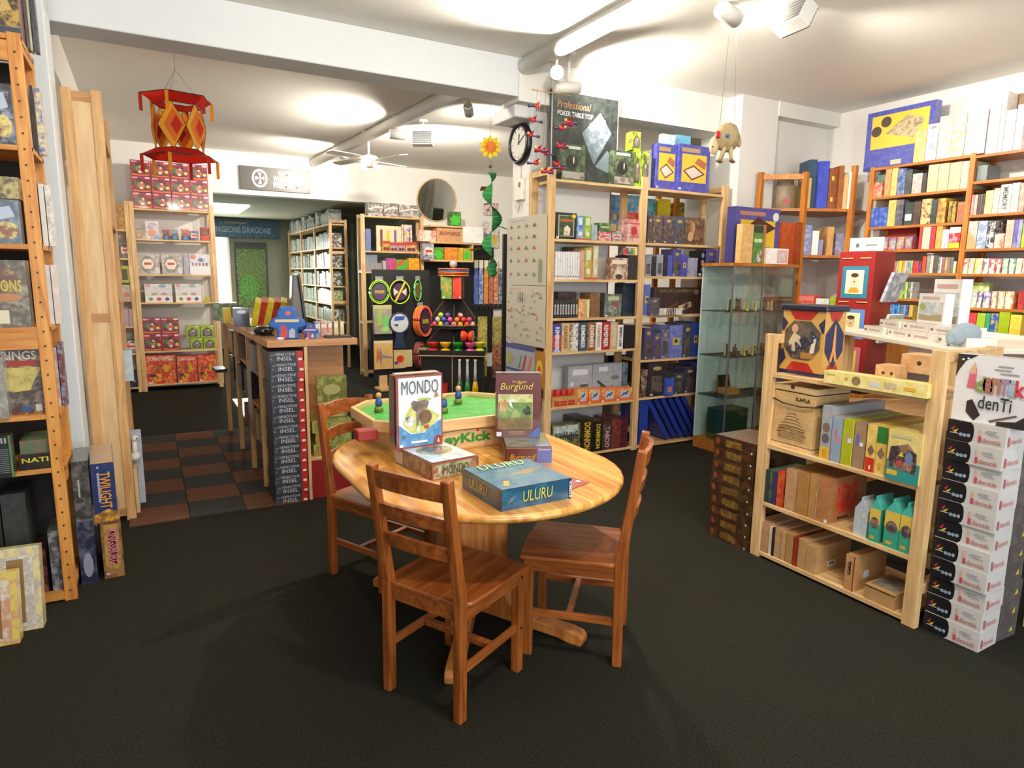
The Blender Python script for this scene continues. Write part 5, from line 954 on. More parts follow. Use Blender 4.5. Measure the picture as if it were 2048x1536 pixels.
  (-0.395, -0.381, 2.049, 0.288, 0.2, 0.08, 'black spine box', '303034', '404044', {'g': 1}),
  (-0.379, -0.355, 2.049, 0.279, 0.2, 0.08, 'cream box with blue picture', 'd8cca0', '4a68a8', {'g': 1}),
 ]),
 ('lr3', 'third shelf of left honey rack', 'y', 3.52, [
  (-0.613, -0.45, 1.642, 0.183, 0.01, 0.07, 'blue grey battle game box', '5a6470', '8a9098', {'g': 1, 'dec': 'mix'}),
  (-0.414, -0.401, 1.642, 0.292, 0.2, 0.08, 'maroon checker spine box', '6a3c34', 'd8d0c0', {}),
  (-0.399, -0.378, 1.642, 0.276, 0.2, 0.08, 'white spine box', 'd8d4cc', 'e0dcd4', {}),
  (-0.377, -0.352, 1.642, 0.27, 0.21, 0.07, 'white spine box', 'dcd8d0', 'b0aca4', {}),
  (-0.596, -0.445, 1.829, 0.09, 0.02, 0.09, 'yellow map game box', 'b8a468', '5a5438', {'g': 1}),
 ]),
 ('lr4', 'fourth shelf of left honey rack', 'y', 3.52, [
  (-0.646, -0.449, 1.286, 0.287, 0.01, 0.1, 'war scene game box', '5c5244', '9a9080', {'g': 1, 'txt': {'s': 'ZATIONS', 'c': 'c8b050', 'row': 1}, 'dec': 'warscene'}),
  (-0.423, -0.408, 1.286, 0.281, 0.2, 0.08, 'grey spine box', 'b8b4b0', 'c8c4c0', {}),
  (-0.406, -0.385, 1.286, 0.27, 0.2, 0.08, 'white spine box', 'd0ccc8', 'dcd8d4', {}),
  (-0.384, -0.358, 1.286, 0.271, 0.21, 0.07, 'pinkish white spine box', 'ccbfb8', 'd8ccc8', {}),
 ]),
 ('lr5', 'fifth shelf of left honey rack', 'y', 3.52, [
  (-0.65, -0.601, 0.894, 0.276, 0.01, 0.08, 'clear plastic edged box', '9a948c', 'b0aaa4', {'g': 1}),
  (-0.593, -0.558, 0.894, 0.266, -0.02, 0.066, 'clear plastic edged box', '8a857c', 'a8a49c', {'g': 1}),
  (-0.59, -0.437, 0.894, 0.302, 0.05, 0.07, 'red and yellow quest game box', '6a2a24', 'c0b068', {'g': 1, 'txt': {'s': 'RINGS', 'c': 'd0ccc4', 'top': 1}, 'dec': 'rings'}),
  (-0.414, -0.39, 0.894, 0.28, 0.2, 0.08, 'pink edged spine box', 'b09088', 'd0c0b8', {}),
  (-0.389, -0.367, 0.894, 0.302, 0.21, 0.07, 'maroon spine box with title', '6a3434', '8a98b0', {}),
 ]),
 ('lr6', 'sixth shelf of left honey rack', 'y', 3.52, [
  (-0.683, -0.554, 0.646, 0.186, -0.08, 0.06, 'dark box with lines of print', '24282a', '303436', {'g': 1, 'txt': {'s': 'AL II', 'c': '9aa098', 'top': 1}, 'dec': 'lines'}),
  (-0.552, -0.427, 0.646, 0.073, 0.01, 0.2, 'black box with yellow title', '24201a', '383020', {'g': 1, 'txt': {'s': 'NATI', 'c': 'd0c040', 'row': 1}, 'top': '4a5a40'}),
  (-0.545, -0.427, 0.717, 0.06, 0.03, 0.2, 'green scenery lid box', '5a6a4c', '8a5a44', {}),
 ]),
 ('lr7', 'floor of left honey rack', 'y', 3.52, [
  (-0.791, -0.646, 0.05, 0.443, 0.06, 0.22, 'dark brown game carton', '2a2622', '3a342c', {}),  # this and the next carton added to make the bottom void dark
  (-0.642, -0.548, 0.05, 0.482, 0.06, 0.22, 'dark grey game carton', '2c302c', '383c38', {}),
  (-0.539, -0.491, 0.05, 0.206, 0.03, 0.2, 'dark red game box', '3a1c18', '8a5048', {'g': 1}),
  (-0.479, -0.436, 0.05, 0.291, 0.03, 0.2, 'grey battle game box', '4c4a48', '8a8a90', {'g': 1}),
 ]),
 ('gc1', 'top of glass chess cabinet', 'y', 4.0, [
  (4.416, 4.554, 1.665, 0.325, 0.01, 0.06, 'tall light wood chess case', 'd8a868', 'e4bc80', {}),
  (4.44, 5.006, 1.665, 0.479, 0.12, 0.09, 'large violet blue chess board box', '4a4890', '55539c', {'dec': 'chessbox', 'side': '3c3a78'}),
  (4.558, 4.674, 1.665, 0.323, 0.01, 0.05, 'tall green box with dice photo', '4a7a34', '6a9a4c', {'dec': 'dicebox'}),
  (4.677, 4.71, 1.665, 0.327, 0.01, 0.06, 'thin brown wood case', 'a07040', 'b08050', {}),
  (4.711, 4.989, 1.665, 0.133, -0.01, 0.12, 'low white box with pink window', 'ece4e0', 'f4f0ec', {'dec': 'pinkwin'}),
  (5.006, 5.215, 1.665, 0.371, 0.1, 0.12, 'tall red brown wooden case', 'a8481c', 'b8582c', {}),
  (5.192, 5.262, 1.665, 0.38, 0.08, 0.016, 'slim red brown wooden case', '8a3c1c', '9a4a28', {}),
 ]),
]
# ------------------------------------------------------------------ goods on the shelves: metres along the shelf, base, height, setback, depth
def kind_of(s):
    for w, n in (('paperback', 'paperback'), ('picture book', 'paperback'), ('book', 'paperback'), ('memory game', 'memory_game'), ('chess', 'chess_box'), ('case', 'game_case'), ('toy box', 'toy_box'), ('ball', 'ball_pack'), ('card pack', 'card_pack'), ('card box', 'card_box'), ('pocket', 'card_box'), ('plane', 'model_kit'), ('carton', 'carton'), ('slim', 'slim_game'), ('spine', 'slim_game'), ('thin', 'slim_game'), ('narrow', 'slim_game'), ('wooden', 'wooden_box'), ('blister', 'blister_pack'), ('bottle', 'bottle_pack'), ('bag', 'bag'), ('display', 'counter_display'), ('figure', 'toy_figure'), ('tall', 'tall_game_box')):
        if w in s: return n
    return 'game_box'
def put_rows():
    for key, place, ax, val, items in ROWS:
        cnt = {}; idx = {}
        for it in items: cnt[it[6]] = cnt.get(it[6], 0) + 1
        rz = 0 if ax == 'y' else -pi / 2; cache = {}
        for (u0, u1, z0, h, sb, d, desc, col, art, op) in items:
            idx[desc] = idx.get(desc, 0) + 1
            w = max(u1 - u0 - .0025, .006)
            dec = DEC.get(op.get('dec'), ())
            k = (round(w, 3), round(h, 3), d, col, art, op.get('dec'))
            if k not in cache: cache[k] = gbox(w, d, h, col, art, dec, op.get('side'), op.get('top')).mesh(op.get('name', 'game_box'))
            nm = op.get('name') or kind_of(desc)
            o = obj(nm, cache[k], 'gloss' if op.get('g') else 'card', None, loc(ax, val, (u0 + u1) / 2, sb, z0), rz + rng.uniform(-.006, .006))
            lab = (ORD[idx[desc]] + ' ' + desc + ' from left on ' + place) if cnt[desc] > 1 else desc + ' on ' + place
            tag(o, lab, op.get('cat') or ('book' if nm == 'paperback' else nm.replace('_', ' ') if nm != 'game_box' else 'game box'), 'boxes on ' + place)
            t = op.get('txt')
            if t:
                if t.get('top'): text(t['s'], t['c'], o, w * .84, h * .13, face_m('f', w, d, h, .5, .88, .004))
                elif t.get('row'): text(t['s'], t['c'], o, w * .8, h * .3, face_m('f', w, d, h, .5, .62, .004))
                else: text(t['s'], t['c'], o, h * .8, w * .5, face_m('f', w, d, h, .5, .5, .004) @ SPIN)
            if key == 'cr1' and op.get('dec') == 'poker':
                text('Professional', 'd0946a', o, w * .5, h * .08, face_m('f', w, d, h, .32, .85, .006), shear=.3, bold=0)
                text('POKER TABLE TOP', 'e8e8e4', o, w * .52, h * .055, face_m('f', w, d, h, .34, .75, .006))
            if op.get('dec') == 'pokerset': text('POKER', 'e0e4dc', o, w * .7, h * .08, face_m('f', w, d, h, .46, .9, .006))
            if op.get('dec') == 'redge': text('KAPLA', '2a2018', o, h * .36, w * .3, face_m('f', w, d, h, .5, .62, .006) @ SPIN)
            if nm == 'carton' and op.get('dec') in ('roof', 'carton'):
                MB().prism([(-w / 2, 0), (w / 2, 0), (.004, .045), (.004, .062), (-.004, .062), (-.004, .045)], 0, d, col if op['dec'] == 'roof' else '4ab0a0', xf=Matrix.Translation((0, d, h)) @ Matrix.Rotation(pi / 2, 4, 'X')).build('gable_top', 'card', o)
            if op.get('dec') == 'tray':
                for j in range(4):
                    c = MB().lathe([(.026, 0), (.028, .004), (.028, .05), (.026, .054)], 14, 'b03028', cols=['8a2018', 'b83428', 'c84038']).build('tin', 'card', None, (o.location.x - w / 2 + .035 + j * (w - .07) / 3, o.location.y + .07, o.location.z + h))
                    tag(c, 'small round red tin on the low tray of the centre rack', 'tin', 'red tins on the tray')
put_rows()

# ------------------------------------------------------------------ oval pine table
TZ = .73
def stadium(r, L, n=40):
    P = []
    for k in range(n):
        a = 2 * pi * k / n; P.append((r * cos(a), r * sin(a) + (L if sin(a) >= 0 else -L)))
    return P
tb = thing('pedestal_table', 'oval varnished pine pedestal table in the middle of the shop', 'table', (1.215, 2.55, 0))
mb = MB(); 
for (r, z) in ((.50, TZ - .034), (.545, TZ - .034), (.558, TZ - .026), (.562, TZ - .016), (.558, TZ - .006), (.548, TZ)):
    mb.v += [(x, y, z) for x, y in stadium(r, .17)]
n = 40
for a in range(5):
    for k in range(n):
        q = (k + 1) % n; mb.f.append((a * n + k, a * n + q, (a + 1) * n + q, (a + 1) * n + k)); mb._c('808080', None, True)
mb.f.append(tuple(range(5 * n, 6 * n))); mb._c('808080', None); mb.f.append(tuple(reversed(range(n)))); mb._c('808080', None)
mb.build('tabletop', 'table_top', tb)
bx('apron', 'table_v', tb, -.20, -.30, TZ - .075, .20, .30, TZ - .034, bevel=.004)
for sx in (-1, 1):
    for sy in (-1, 1):
        MB().lathe([(.05, .10), (.062, .14), (.062, .62), (.05, TZ - .075)], 16, xf=Matrix.Translation((sx * .075, sy * .075, 0))).build('column', 'table_v', tb)
bx('core', 'table_v', tb, -.11, -.05, .06, .11, .05, TZ - .07, bevel=.004); bx('core', 'table_v', tb, -.05, -.11, .06, .05, .11, TZ - .07, bevel=.004)
prof = [(.03, .03), (.05, .12), (.12, .19), (.16, .19), (.22, .10), (.34, .065), (.50, .06), (.545, .05), (.56, .03), (.555, 0), (.50, 0), (.44, .012), (.1, .03)]
for a in (-123, -57, 57, 123):
    fm = MB().prism([(x, z) for x, z in prof], -.032, .032, xf=Matrix.Rotation(RAD(a), 4, 'Z') @ Matrix.Rotation(pi / 2, 4, 'X'))
    fm.build('foot', 'table_v', tb, bevel=.006)

# ------------------------------------------------------------------ three ladder back chairs (facing +x in their own frame, rear legs at x = 0)
def chair(label, x, y, ang):
    c = thing('ladder_back_chair', label, 'chair', (x, y, 0), RAD(ang), 'wooden chairs around the oval table')
    hw = .165
    for s in (-1, 1):
        # rear leg: upright below the seat, leaning back above
        pts = [(-.02, 0), (.018, 0), (.022, .44), (-.052, .89), (-.084, .885), (-.018, .44)]
        MB().prism(pts, s * hw - .017, s * hw + .017, xf=Matrix.Rotation(pi / 2, 4, 'X')).build('rear_leg', 'chair_v', c, bevel=.004)
        bx('front_leg', 'chair_v', c, .345, s * hw - .018, 0, .382, s * hw + .018, .415, bevel=.004)
        bx('seat_rail', 'chair_h', c, .02, s * hw - .011, .365, .35, s * hw + .011, .418, bevel=.002)
        bx('stretcher', 'chair_h', c, .015, s * hw - .009, .17, .35, s * hw + .009, .20, bevel=.003)
        for zz, yy in ((.395, s * (hw + .0185)), (.185, s * (hw + .0185))):
            MB().lathe([(.006, 0), (.006, .002)], 8, '2c1408', xf=Matrix.Translation((.364, s * hw + s * .0182 - (.001 if s > 0 else .001), zz)) @ Matrix.Rotation(pi / 2, 4, 'X')).build('screw_cap', 'card', c)
    bx('cross_stretcher', 'chair_h', c, .185, -hw, .172, .21, hw, .198, bevel=.003)
    bx('seat_rail', 'chair_h', c, .0, -hw + .017, .365, .018, hw - .017, .418); bx('seat_rail', 'chair_h', c, .35, -hw + .018, .365, .372, hw - .018, .415)
    mb = MB(); N = 8
    seat = [(-.005, -.148), (.03, -.195), (.395, -.20), (.405, .0), (.395, .20), (.03, .195), (-.005, .148)]
    mb.prism(seat, .417, .437).build('seat', 'chair_h', c, bevel=.006)
    for zc, hh in ((.838, .064), (.722, .046), (.612, .044)):
        # slats bowed backwards with an arched top edge
        t = (zc - .44) / .45; xb = .005 - .074 * t; m = MB(); R_ = []
        for k in range(9):
            v = -1 + k / 4; yy = v * (hw - .012); bow = -.028 * (1 - v * v); top = hh / 2 + .014 * (1 - v * v); bot = -hh / 2 + .008 * (1 - v * v)
            lean = -.164
            R_.append([(xb + bow + lean * q + e, yy, zc + q) for q, e in ((bot, -.008), (bot, .010), (top, .010), (top, -.008))])
        for k in range(8):
            for j in range(4):
                m.face([R_[k][j], R_[k][(j + 1) % 4], R_[k + 1][(j + 1) % 4], R_[k + 1][j]], '808080')
        m.face(R_[0][::-1], '808080'); m.face(R_[8], '808080')
        m.build('back_slat', 'chair_h', c)
    return c
chair('dark pine chair in front of the table with its back to the viewer', .777, 2.03, 28)
chair('dark pine chair at the right side of the table seen sideways', 1.655, 2.02, 138)
chair('dark pine chair behind the left end of the table near counter', .90, 3.31, -64)

# ------------------------------------------------------------------ board games on the table
def game(name, label, w, d, h, col, art, dec, loc_, rz, cat='game box', mat='gloss', side=None, top=None, group=None):
    o = gbox(w, d, h, col, art, dec, side, top).build(name, mat, None, loc_, rz); tag(o, label, cat, group); return o
A28 = RAD(8)
g = game('board_game', 'white board game box with elephant picture standing upright on table', .215, .068, .315, '8a4a44', None,
  [('f', 'r', (.05, .03, .97, .97), 'dfe6ea'), ('f', 'p', [(.05, .03), (.97, .03), (.97, .36), (.72, .3), (.6, .2), (.3, .2), (.05, .34)], '4a86b8', '6aa0c8'), ('f', 'p', [(.13, .34), (.3, .22), (.55, .2), (.85, .32), (.93, .42), (.75, .5), (.62, .56), (.3, .58), (.2, .48)], 'b8c858', 'd8d090'),
   ('f', 'e', (.6, .66, .16, .025), 'a8c060'), ('f', 'p', [(.3, .62), (.36, .66), (.44, .64), (.54, .65), (.64, .66), (.7, .62), (.66, .54), (.6, .52), (.6, .3), (.52, .3), (.5, .44), (.46, .26), (.42, .28), (.42, .5), (.34, .54)], '8a7c74', '6a5c54'),
   ('f', 'e', (.62, .42, .14, .1), '7a5c44', '5a4234'), ('f', 'e', (.28, .38, .11, .07), '3c3634', 'e0dcd8'), ('f', 'e', (.3, .34, .05, .035), 'e8e4e0'), ('f', 'e', (.46, .26, .03, .05), 'f0eee8'), ('f', 'e', (.64, .28, .06, .03), 'c04838'), ('f', 'e', (.15, .17, .05, .025), '4a6478'), ('f', 'r', (.3, .07, .66, .1), 'f0ece4'),
   ('f', 'p', [(.8, .03), (.97, .03), (.97, .13), (.9, .15), (.82, .12)], '9a2c20'), ('f', 'p', [(.87, .05), (.92, .05), (.9, .11)], 'f4ece0'), ('f', 'p', [(.8, .68), (.86, .76), (.9, .7), (.96, .7)], 'c06a60'), ('f', 'r', (.05, .035, .13, .07), 'f4f0ec'),
   ('l', 'r', (.1, .04, .92, .96), '6a5c50', '4a6a80'), ('t', 'r', (.04, .1, .96, .9), 'e8d8c0', 'c8b090')], (.985, 2.585, .80), RAD(4))
text('MONDO', '4a5058', g, .17, .07, face_m('f', .215, .068, .315, .5, .84, .008), bold=-.005, mat='gloss')
g = game('board_game', 'white board game box with elephant picture lying flat on table', .222, .31, .068, 'a04c40', None,
  [('f', 'r', (.03, .05, .97, .92), 'b8b890', '6a7a58'), ('f', 'e', (.14, .5, .12, .36), '7a5a40', 'd8d0b8'), ('f', 'e', (.88, .55, .1, .34), 'b89878', '6a5040'), ('l', 'r', (.02, .06, .98, .94), '6a4c3c', '9a8068'), ('l', 'r', (.0, .1, .22, .92), 'c0b098', '8a9a9c'),
   ('t', 'r', (.03, .02, .97, .98), 'd8e2e6', 'b0c8d0'), ('t', 'e', (.5, .55, .36, .24), 'b0b088', '6a6258'), ('t', 'e', (.5, .6, .2, .14), '8a8078', '5a544c')], (1.045, 2.345, TZ), RAD(8))
text('MONDO', '4a4c4c', g, .12, .038, face_m('f', .222, .31, .068, .5, .5, .004), bold=0)
g = game('board_game', 'maroon castle board game box standing upright on table', .205, .06, .295, '5c2a28', None,
  [('f', 'r', (.05, .14, .82, .69), 'c8c088'), ('f', 'r', (.055, .145, .81, .685), '5c7c34', '8aa048'), ('f', 'p', [(.055, .56), (.81, .56), (.81, .685), (.055, .685)], 'c8c48c', '9aa868'), ('f', 'p', [(.08, .42), (.22, .42), (.23, .58), (.2, .62), (.16, .56), (.12, .6), (.09, .54)], 'd0a068', 'b07a48'), ('f', 'p', [(.3, .52), (.38, .46), (.34, .58), (.46, .56), (.4, .62), (.28, .6)], 'd0d8d8'),
   ('f', 'p', [(.6, .4), (.68, .36), (.78, .38), (.76, .48), (.7, .52), (.66, .46), (.6, .46)], '2c3024'), ('f', 'r', (.055, .145, .81, .32), '6a5c38', '8a7040'), ('f', 'p', [(.7, .02), (.985, .02), (.985, .2)], '3c54a0'), ('f', 'r', (.02, .03, .13, .1), 'd8dce4'), ('f', 'r', (.28, .09, .64, .105), 'c89a5c'), ('f', 'r', (.3, .06, .62, .072), 'c89a5c'), ('t', 'r', (0, 0, 1, 1), '8a8078')], (1.445, 2.545, .80), RAD(-24))
text('Burgund', 'd8b850', g, .15, .04, face_m('f', .205, .06, .295, .46, .80, .008), shear=.25, bold=-.005); text('Die Burgen', 'd8b850', g, .065, .013, face_m('f', .205, .06, .295, .52, .885, .008), bold=0); text('von', 'd8b850', g, .02, .008, face_m('f', .205, .06, .295, .52, .86, .008), bold=0)
g = game('board_game', 'maroon castle board game box lying flat on table', .20, .28, .07, '5c2826', None,
  [('f', 'r', (.68, 0, 1, 1), '4a5ca0'), ('f', 'r', (0, .92, 1, 1), '8a6a58'), ('t', 'r', (.02, .02, .98, .98), '7a8460', '5a4a38'), ('t', 'p', [(.6, .02), (.98, .02), (.98, .3)], '7a88b8'), ('l', 'r', (.02, .05, .98, .95), '6a3a34', '4c5434')], (1.405, 2.375, TZ), RAD(-24))
text('Burgund', 'd0a848', g, .11, .035, face_m('f', .20, .28, .07, .36, .34, .004), shear=.25, bold=-.005); text('Ravensburger', 'e8ecf4', g, .055, .01, face_m('f', .20, .28, .07, .84, .86, .004), bold=0)
g = game('board_game', 'blue square board game box lying at the front of table', .295, .30, .075, '24506c', '2f6a84',
  [('f', 'r', (.955, 0, 1, 1), '1c2c48'), ('f', 'p', [(.08, .3), (.12, .6), (.2, .66), (.15, .4)], '6a7a80'), ('l', 'r', (.92, 0, 1, 1), '1c2c48'), ('t', 'r', (.01, .01, .99, .99), '3f7890', '2c5c7c'), ('t', 'p', [(.3, .45), (.75, .6), (.95, .55), (.7, .42)], 'a06a3c', '5a8a6c'), ('t', 'p', [(.1, .12), (.2, .3), (.26, .26), (.16, .1)], 'e0a838')], (1.165, 1.905, TZ), RAD(2))
text('ULURU', 'c8c84c', g, .125, .04, face_m('f', .295, .30, .075, .5, .56, .004), shear=.1, bold=0); text('ULURU', 'c0b04c', g, .13, .035, face_m('l', .295, .30, .075, .45, .55, .004), shear=.1, bold=0)
text('ULURU', 'c8d470', g, .2, .055, face_m('t', .295, .30, .075, .5, .86, .006), shear=.1, bold=0); text('KOSMOS', 'e8ecf0', g, .06, .012, face_m('f', .295, .30, .075, .978, .5, .004) @ Matrix.Rotation(pi / 2, 4, 'Z'))
g = game('leaflet', 'red leaflet with yellow pictures half under the blue game', .17, .12, .003, '8a2018', None, [('t', 'r', (.3, .3, .55, .7), 'e0c040'), ('t', 'r', (.62, .5, .8, .8), 'd8b848'), ('t', 'e', (.85, .3, .06, .1), 'e8dcd0')], (1.40, 2.0, TZ), RAD(20), 'leaflet', 'card')

# ------------------------------------------------------------------ kick game table behind
kk = thing('kick_game', 'octagonal wooden kick game with green field standing on the oval table', 'tabletop game', (1.27, 3.01, TZ), RAD(1))
octo = [(-.41, -.17), (-.29, -.31), (.29, -.31), (.41, -.17), (.41, .17), (.29, .31), (-.29, .31), (-.41, .17)]
MB().prism(octo, .115, .128, '3f9a3c', '58b048').build('playing_field', 'card', kk)
for k in range(8):
    p, q = octo[k], octo[(k + 1) % 8]; d = Vector((q[0] - p[0], q[1] - p[1])); L = d.length
    MB().box(-.006, -.011, 0, L + .006, .011, .052).build('rim', 'beech', kk, (p[0], p[1], .10), math.atan2(d.y, d.x), bevel=.004)
lp = bx('logo_panel', 'beech', kk, -.36, -.30, .0, .36, -.284, .10, bevel=.003); bx('support', 'beech', kk, -.34, .25, 0, .34, .27, .10)
for sx in (-.33, .33): bx('support', 'beech', kk, sx - .01, -.28, 0, sx + .01, .25, .10)
text('KeyKick', '2f8a3c', lp, .30, .06, Matrix.Translation((-.03, -.3015, .048)) @ Matrix.Rotation(pi / 2, 4, 'X'), bold=.04)
MB().sphere((.045, -.301, .086), .008, col='d03a28', sc=(1, .2, 1)).build('logo_dot', 'card', lp)
MB().tube([(-.24 + .045 * k, -.301, .074 + .02 * (1 - ((k - 5) / 5) ** 2)) for k in range(11)], .0015, 6, '5a4434').build('logo_arc', 'card', lp)
for x, y in ((-.47, -.245), (.47, .22)): bx('handle_block', 'red_paint', kk, x - .05, y - .03, .085, x + .04, y + .03, .135, bevel=.006)
for k, (x, y) in enumerate(((-.02, -.06), (.14, .12), (-.3, .1))):
    f = thing('kick_figure', ('turned wooden player figure in blue shirt nearest on the green field', 'tall wooden player figure in blue shirt at the field centre', 'wooden player figure in blue shirt behind the white box')[k], 'toy figure', (1.27 + x, 3.01 + y, TZ + .128), 0, 'players on the kick game')
    MB().lathe([(.022, 0), (.023, .018), (.017, .03)], 14, '6a7a30').build('base', 'card', f); MB().lathe([(.014, .03), (.019, .042), (.013, .07)], 14, '2c4a98').build('shirt', 'card', f); MB().sphere((0, 0, .083), .015, col='c89a60').build('head', 'card', f)

# ------------------------------------------------------------------ counter with stacked game boxes
ct_ = thing('shop_counter', 'long wooden shop counter running back from the box stack', 'counter', (.66, 4.44, 0))
MB().prism([(-.005, 0), (.585, 0), (.585, 2.4), (-.06, 2.4)], 1.055, 1.10).build('worktop', 'counter_h', ct_, bevel=.004)
bx('divider_panel', 'pine_v', ct_, .225, .0, 0, .245, .30, 1.055); bx('front_panel', 'counter_h', ct_, .245, .30, .28, .56, .32, 1.055)
bx('lower_shelf', 'pine_h', ct_, .245, .01, .27, .56, .30, .29); bx('kick_base', 'red_base', ct_, .245, .012, .0, .56, .30, .27)
bx('back_panel', 'counter_h', ct_, .225, .30, 0, .245, 2.36, 1.055)
for y in (.42, .95, 1.6, 2.36): bx('upright', 'tan_v', ct_, -.0 - y * .02, y - .02, 0, .035 - y * .02, y + .02, 1.055)
for z in (.3, .55, .8): bx('shelf', 'counter_h', ct_, .0, .42, z, .225, 2.36, z + .02)
ib = None
bw, bd_, bh = .213, .27, .0685
for k in range(15):
    loc_ = (.66 + .108 + rng.uniform(-.002, .002) + (.004 if k % 4 == 1 else 0), 4.425 + rng.uniform(-.003, .003), k * .0688)
    if ib is None: ib = gbox(bw, bd_, bh, '30343e', '3c4452', [('f', 'r', (.81, 0, 1, 1), 'b8281c'), ('f', 'p', [(.86, .1), (.97, .1), (.97, .26), (.92, .34), (.86, .28)], 'f0e4dc'), ('f', 'e', (.06, .3, .03, .1), '6a7078'), ('l', 'p', [(.0, .9), (.5, .1), (.6, .1), (.1, .98)], '6a5040'), ('l', 'r', (.9, 0, 1, 1), '4a3a34')]).mesh('stacked_game')
    o = obj('stacked_game', ib, 'card', None, loc_, rng.uniform(-.02, .02))
    tag(o, ('top' if k == 14 else 'bottom' if k == 0 else ORD[k + 1] + ' from bottom') + ' dark blue game box with red end in counter stack', 'game box', 'dark blue game boxes stacked at the counter')
    text('INSEL', 'd4d4d2', o, .095, .026, face_m('f', bw, bd_, bh, .45, .32, .004), bold=.0); text('VERBOTENE', 'c4c4c4', o, .125, .017, face_m('f', bw, bd_, bh, .46, .72, .004), bold=.0); text('DIE', 'b0b0b0', o, .02, .008, face_m('f', bw, bd_, bh, .1, .66, .004), bold=0)
for z, h, w, x, nm in ((.29, .085, .26, 0, 'flat green zoo game box lowest on counter shelf'), (.376, .08, .25, .01, 'flat green zoo game box middle on counter shelf'), (.457, .08, .27, .0, 'flat green zoo game box uppermost on counter shelf')):
    game('board_game', nm, w, .24, h, '8a8a38', 'b8a858', [('f', 'r', (.05, .1, .3, .9), 'c87848', '6a8a50'), ('f', 'r', (.4, .2, .95, .8), 'a8b070', '5a6a3c')], (1.06 + x, 4.47, z), RAD(2), group='zoo games on the counter shelf')
game('board_game', 'tall green zoo game box standing at the counter front', .20, .07, .30, '6a6a30', 'a0a050', [('f', 'e', (.5, .7, .3, .12), 'b0a870'), ('f', 'r', (.1, .06, .9, .4), 'b8b868', '6a9ab0'), ('f', 'e', (.6, .3, .2, .1), 'd0c840')], (1.075, 4.50, .537), RAD(-6))
# things kept in the counter side
for k, (y, z, w, h, cl, lab, nm) in enumerate([(4.98, .82, .16, .2, '8a8078', 'white paper sheets hanging from the counter side', 'paper_sheet'), (5.3, .57, .2, .22, '1c1a1a', 'black folder bag in the counter side shelf', 'folder'), (5.75, .57, .2, .2, '2a2420', 'dark brown folder in the counter side shelf', 'folder'), (5.0, .32, .2, .2, '8a7048', 'brown paper stack low in the counter side', 'paper_stack'), (5.4, .32, .2, .18, '6a2418', 'red bag on the lowest counter side shelf', 'bag'), (5.9, .82, .2, .18, '7a6a50', 'tan box high in the counter side shelf', 'box'), (6.3, .57, .2, .22, '141416', 'black box at the far counter side shelf', 'box'), (6.3, .82, .2, .2, '8a6a4a', 'brown carton at the far end under the counter', 'carton')]):
    o = gbox(w, .14, h, cl, None).build(nm, 'card', None, (.635, y + .12, z), RAD(-88)); tag(o, lab, nm.replace('_', ' '))
tag(gbox(.16, .002, .42, '9a9088', None).build('paper_sheet', 'card', None, (.600, 4.98, .50), RAD(-88)), 'long pale paper sheet pinned on the counter side', 'paper')
tag(gbox(.10, .25, .03, '1a1a1c', None).build('clipboard', 'card', None, (.56, 6.55, .62), RAD(4)), 'black clipboard sticking out of the counter side', 'clipboard')
# on the counter
CT = 1.10
def meeple(name, label, s, x, y, rz, c1):
    r = thing(name, label, 'game tin', (x, y, CT), rz)
    P = [(-.5, 0), (-.42, .3), (-.46, .44), (-.78, .56), (-.74, .8), (-.44, .98), (-.38, 1.28), (-.22, 1.42), (.22, 1.42), (.38, 1.28), (.44, .98), (.74, .8), (.78, .56), (.46, .44), (.42, .3), (.5, 0)]
    MB().prism([(a * s, b * s) for a, b in P], -.42 * s, .42 * s, c1, xf=Matrix.Translation((0, .42 * s, 0)) @ Matrix.Rotation(pi / 2, 4, 'X')).build('tin_body', 'card', r, bevel=.01 * s * 8)
    f = lambda pts, c, k: (lambda m: (m.face([(a * s, -.0006 * k - .001, b * s) for a, b in pts], c), m)[1])(MB())
    f([(-.5, .76), (.5, .76), (.5, .88), (-.5, .88)], 'd8c890', 1).build('title_plate', 'card', r)
    f(ell(.05, 1.15, .12, .1), 'd86a48', 1).build('round_emblem', 'card', r)
    f([(-.32, .05), (-.05, .05), (.0, .35), (-.12, .66), (-.26, .6)], 'c83a38', 1).build('knight_print', 'card', r); f([(.05, .08), (.3, .05), (.32, .4), (.2, .5), (.08, .4)], 'b0b8b8', 1).build('knight_print', 'card', r); f(ell(-.3, .05, .16, .05), 'e4e8f0', 2).build('base_print', 'card', r)
    return r
meeple('figure_shaped_tin', 'large blue figure shaped game tin on the counter corner', .15, .80, 4.52, RAD(-12), '1f60b4')
meeple('figure_shaped_tin', 'small blue figure shaped game tin beside the large one', .072, .945, 4.51, RAD(-8), '2a4aa8')
mo = thing('monitor', 'grey computer monitor seen from behind on the counter', 'monitor', (1.03, 5.15, CT), RAD(-8))
MB().prism([(-.10, .03), (.0, .02), (-.04, .42), (-.075, .42)], -.20, .20, xf=Matrix.Rotation(pi / 2, 4, 'X')).build('housing', 'grey_monitor', mo, bevel=.01); bx('stand', 'grey_monitor', mo, -.09, -.1, 0, .09, .1, .02, bevel=.004)
MB().prism([(.004, .015), (.02, .015), (-.022, .43), (-.036, .43)], -.205, .205, xf=Matrix.Rotation(pi / 2, 4, 'X')).build('screen_edge', 'black_plastic', mo)
pd_ = thing('candy_display', 'leaning display of yellow and red striped packs on counter', 'display', (.72, 5.50, CT), RAD(-8))
for k in range(5):
    o = MB().box(-.022, 0, 0, .022, .12, .20, ('d8c020', 'b02c1c')[k % 2], 'e8d840' if k % 2 == 0 else 'c84828').build('pack', 'card', pd_, (k * .048, 0, .02), (RAD(16), RAD(12), 0))
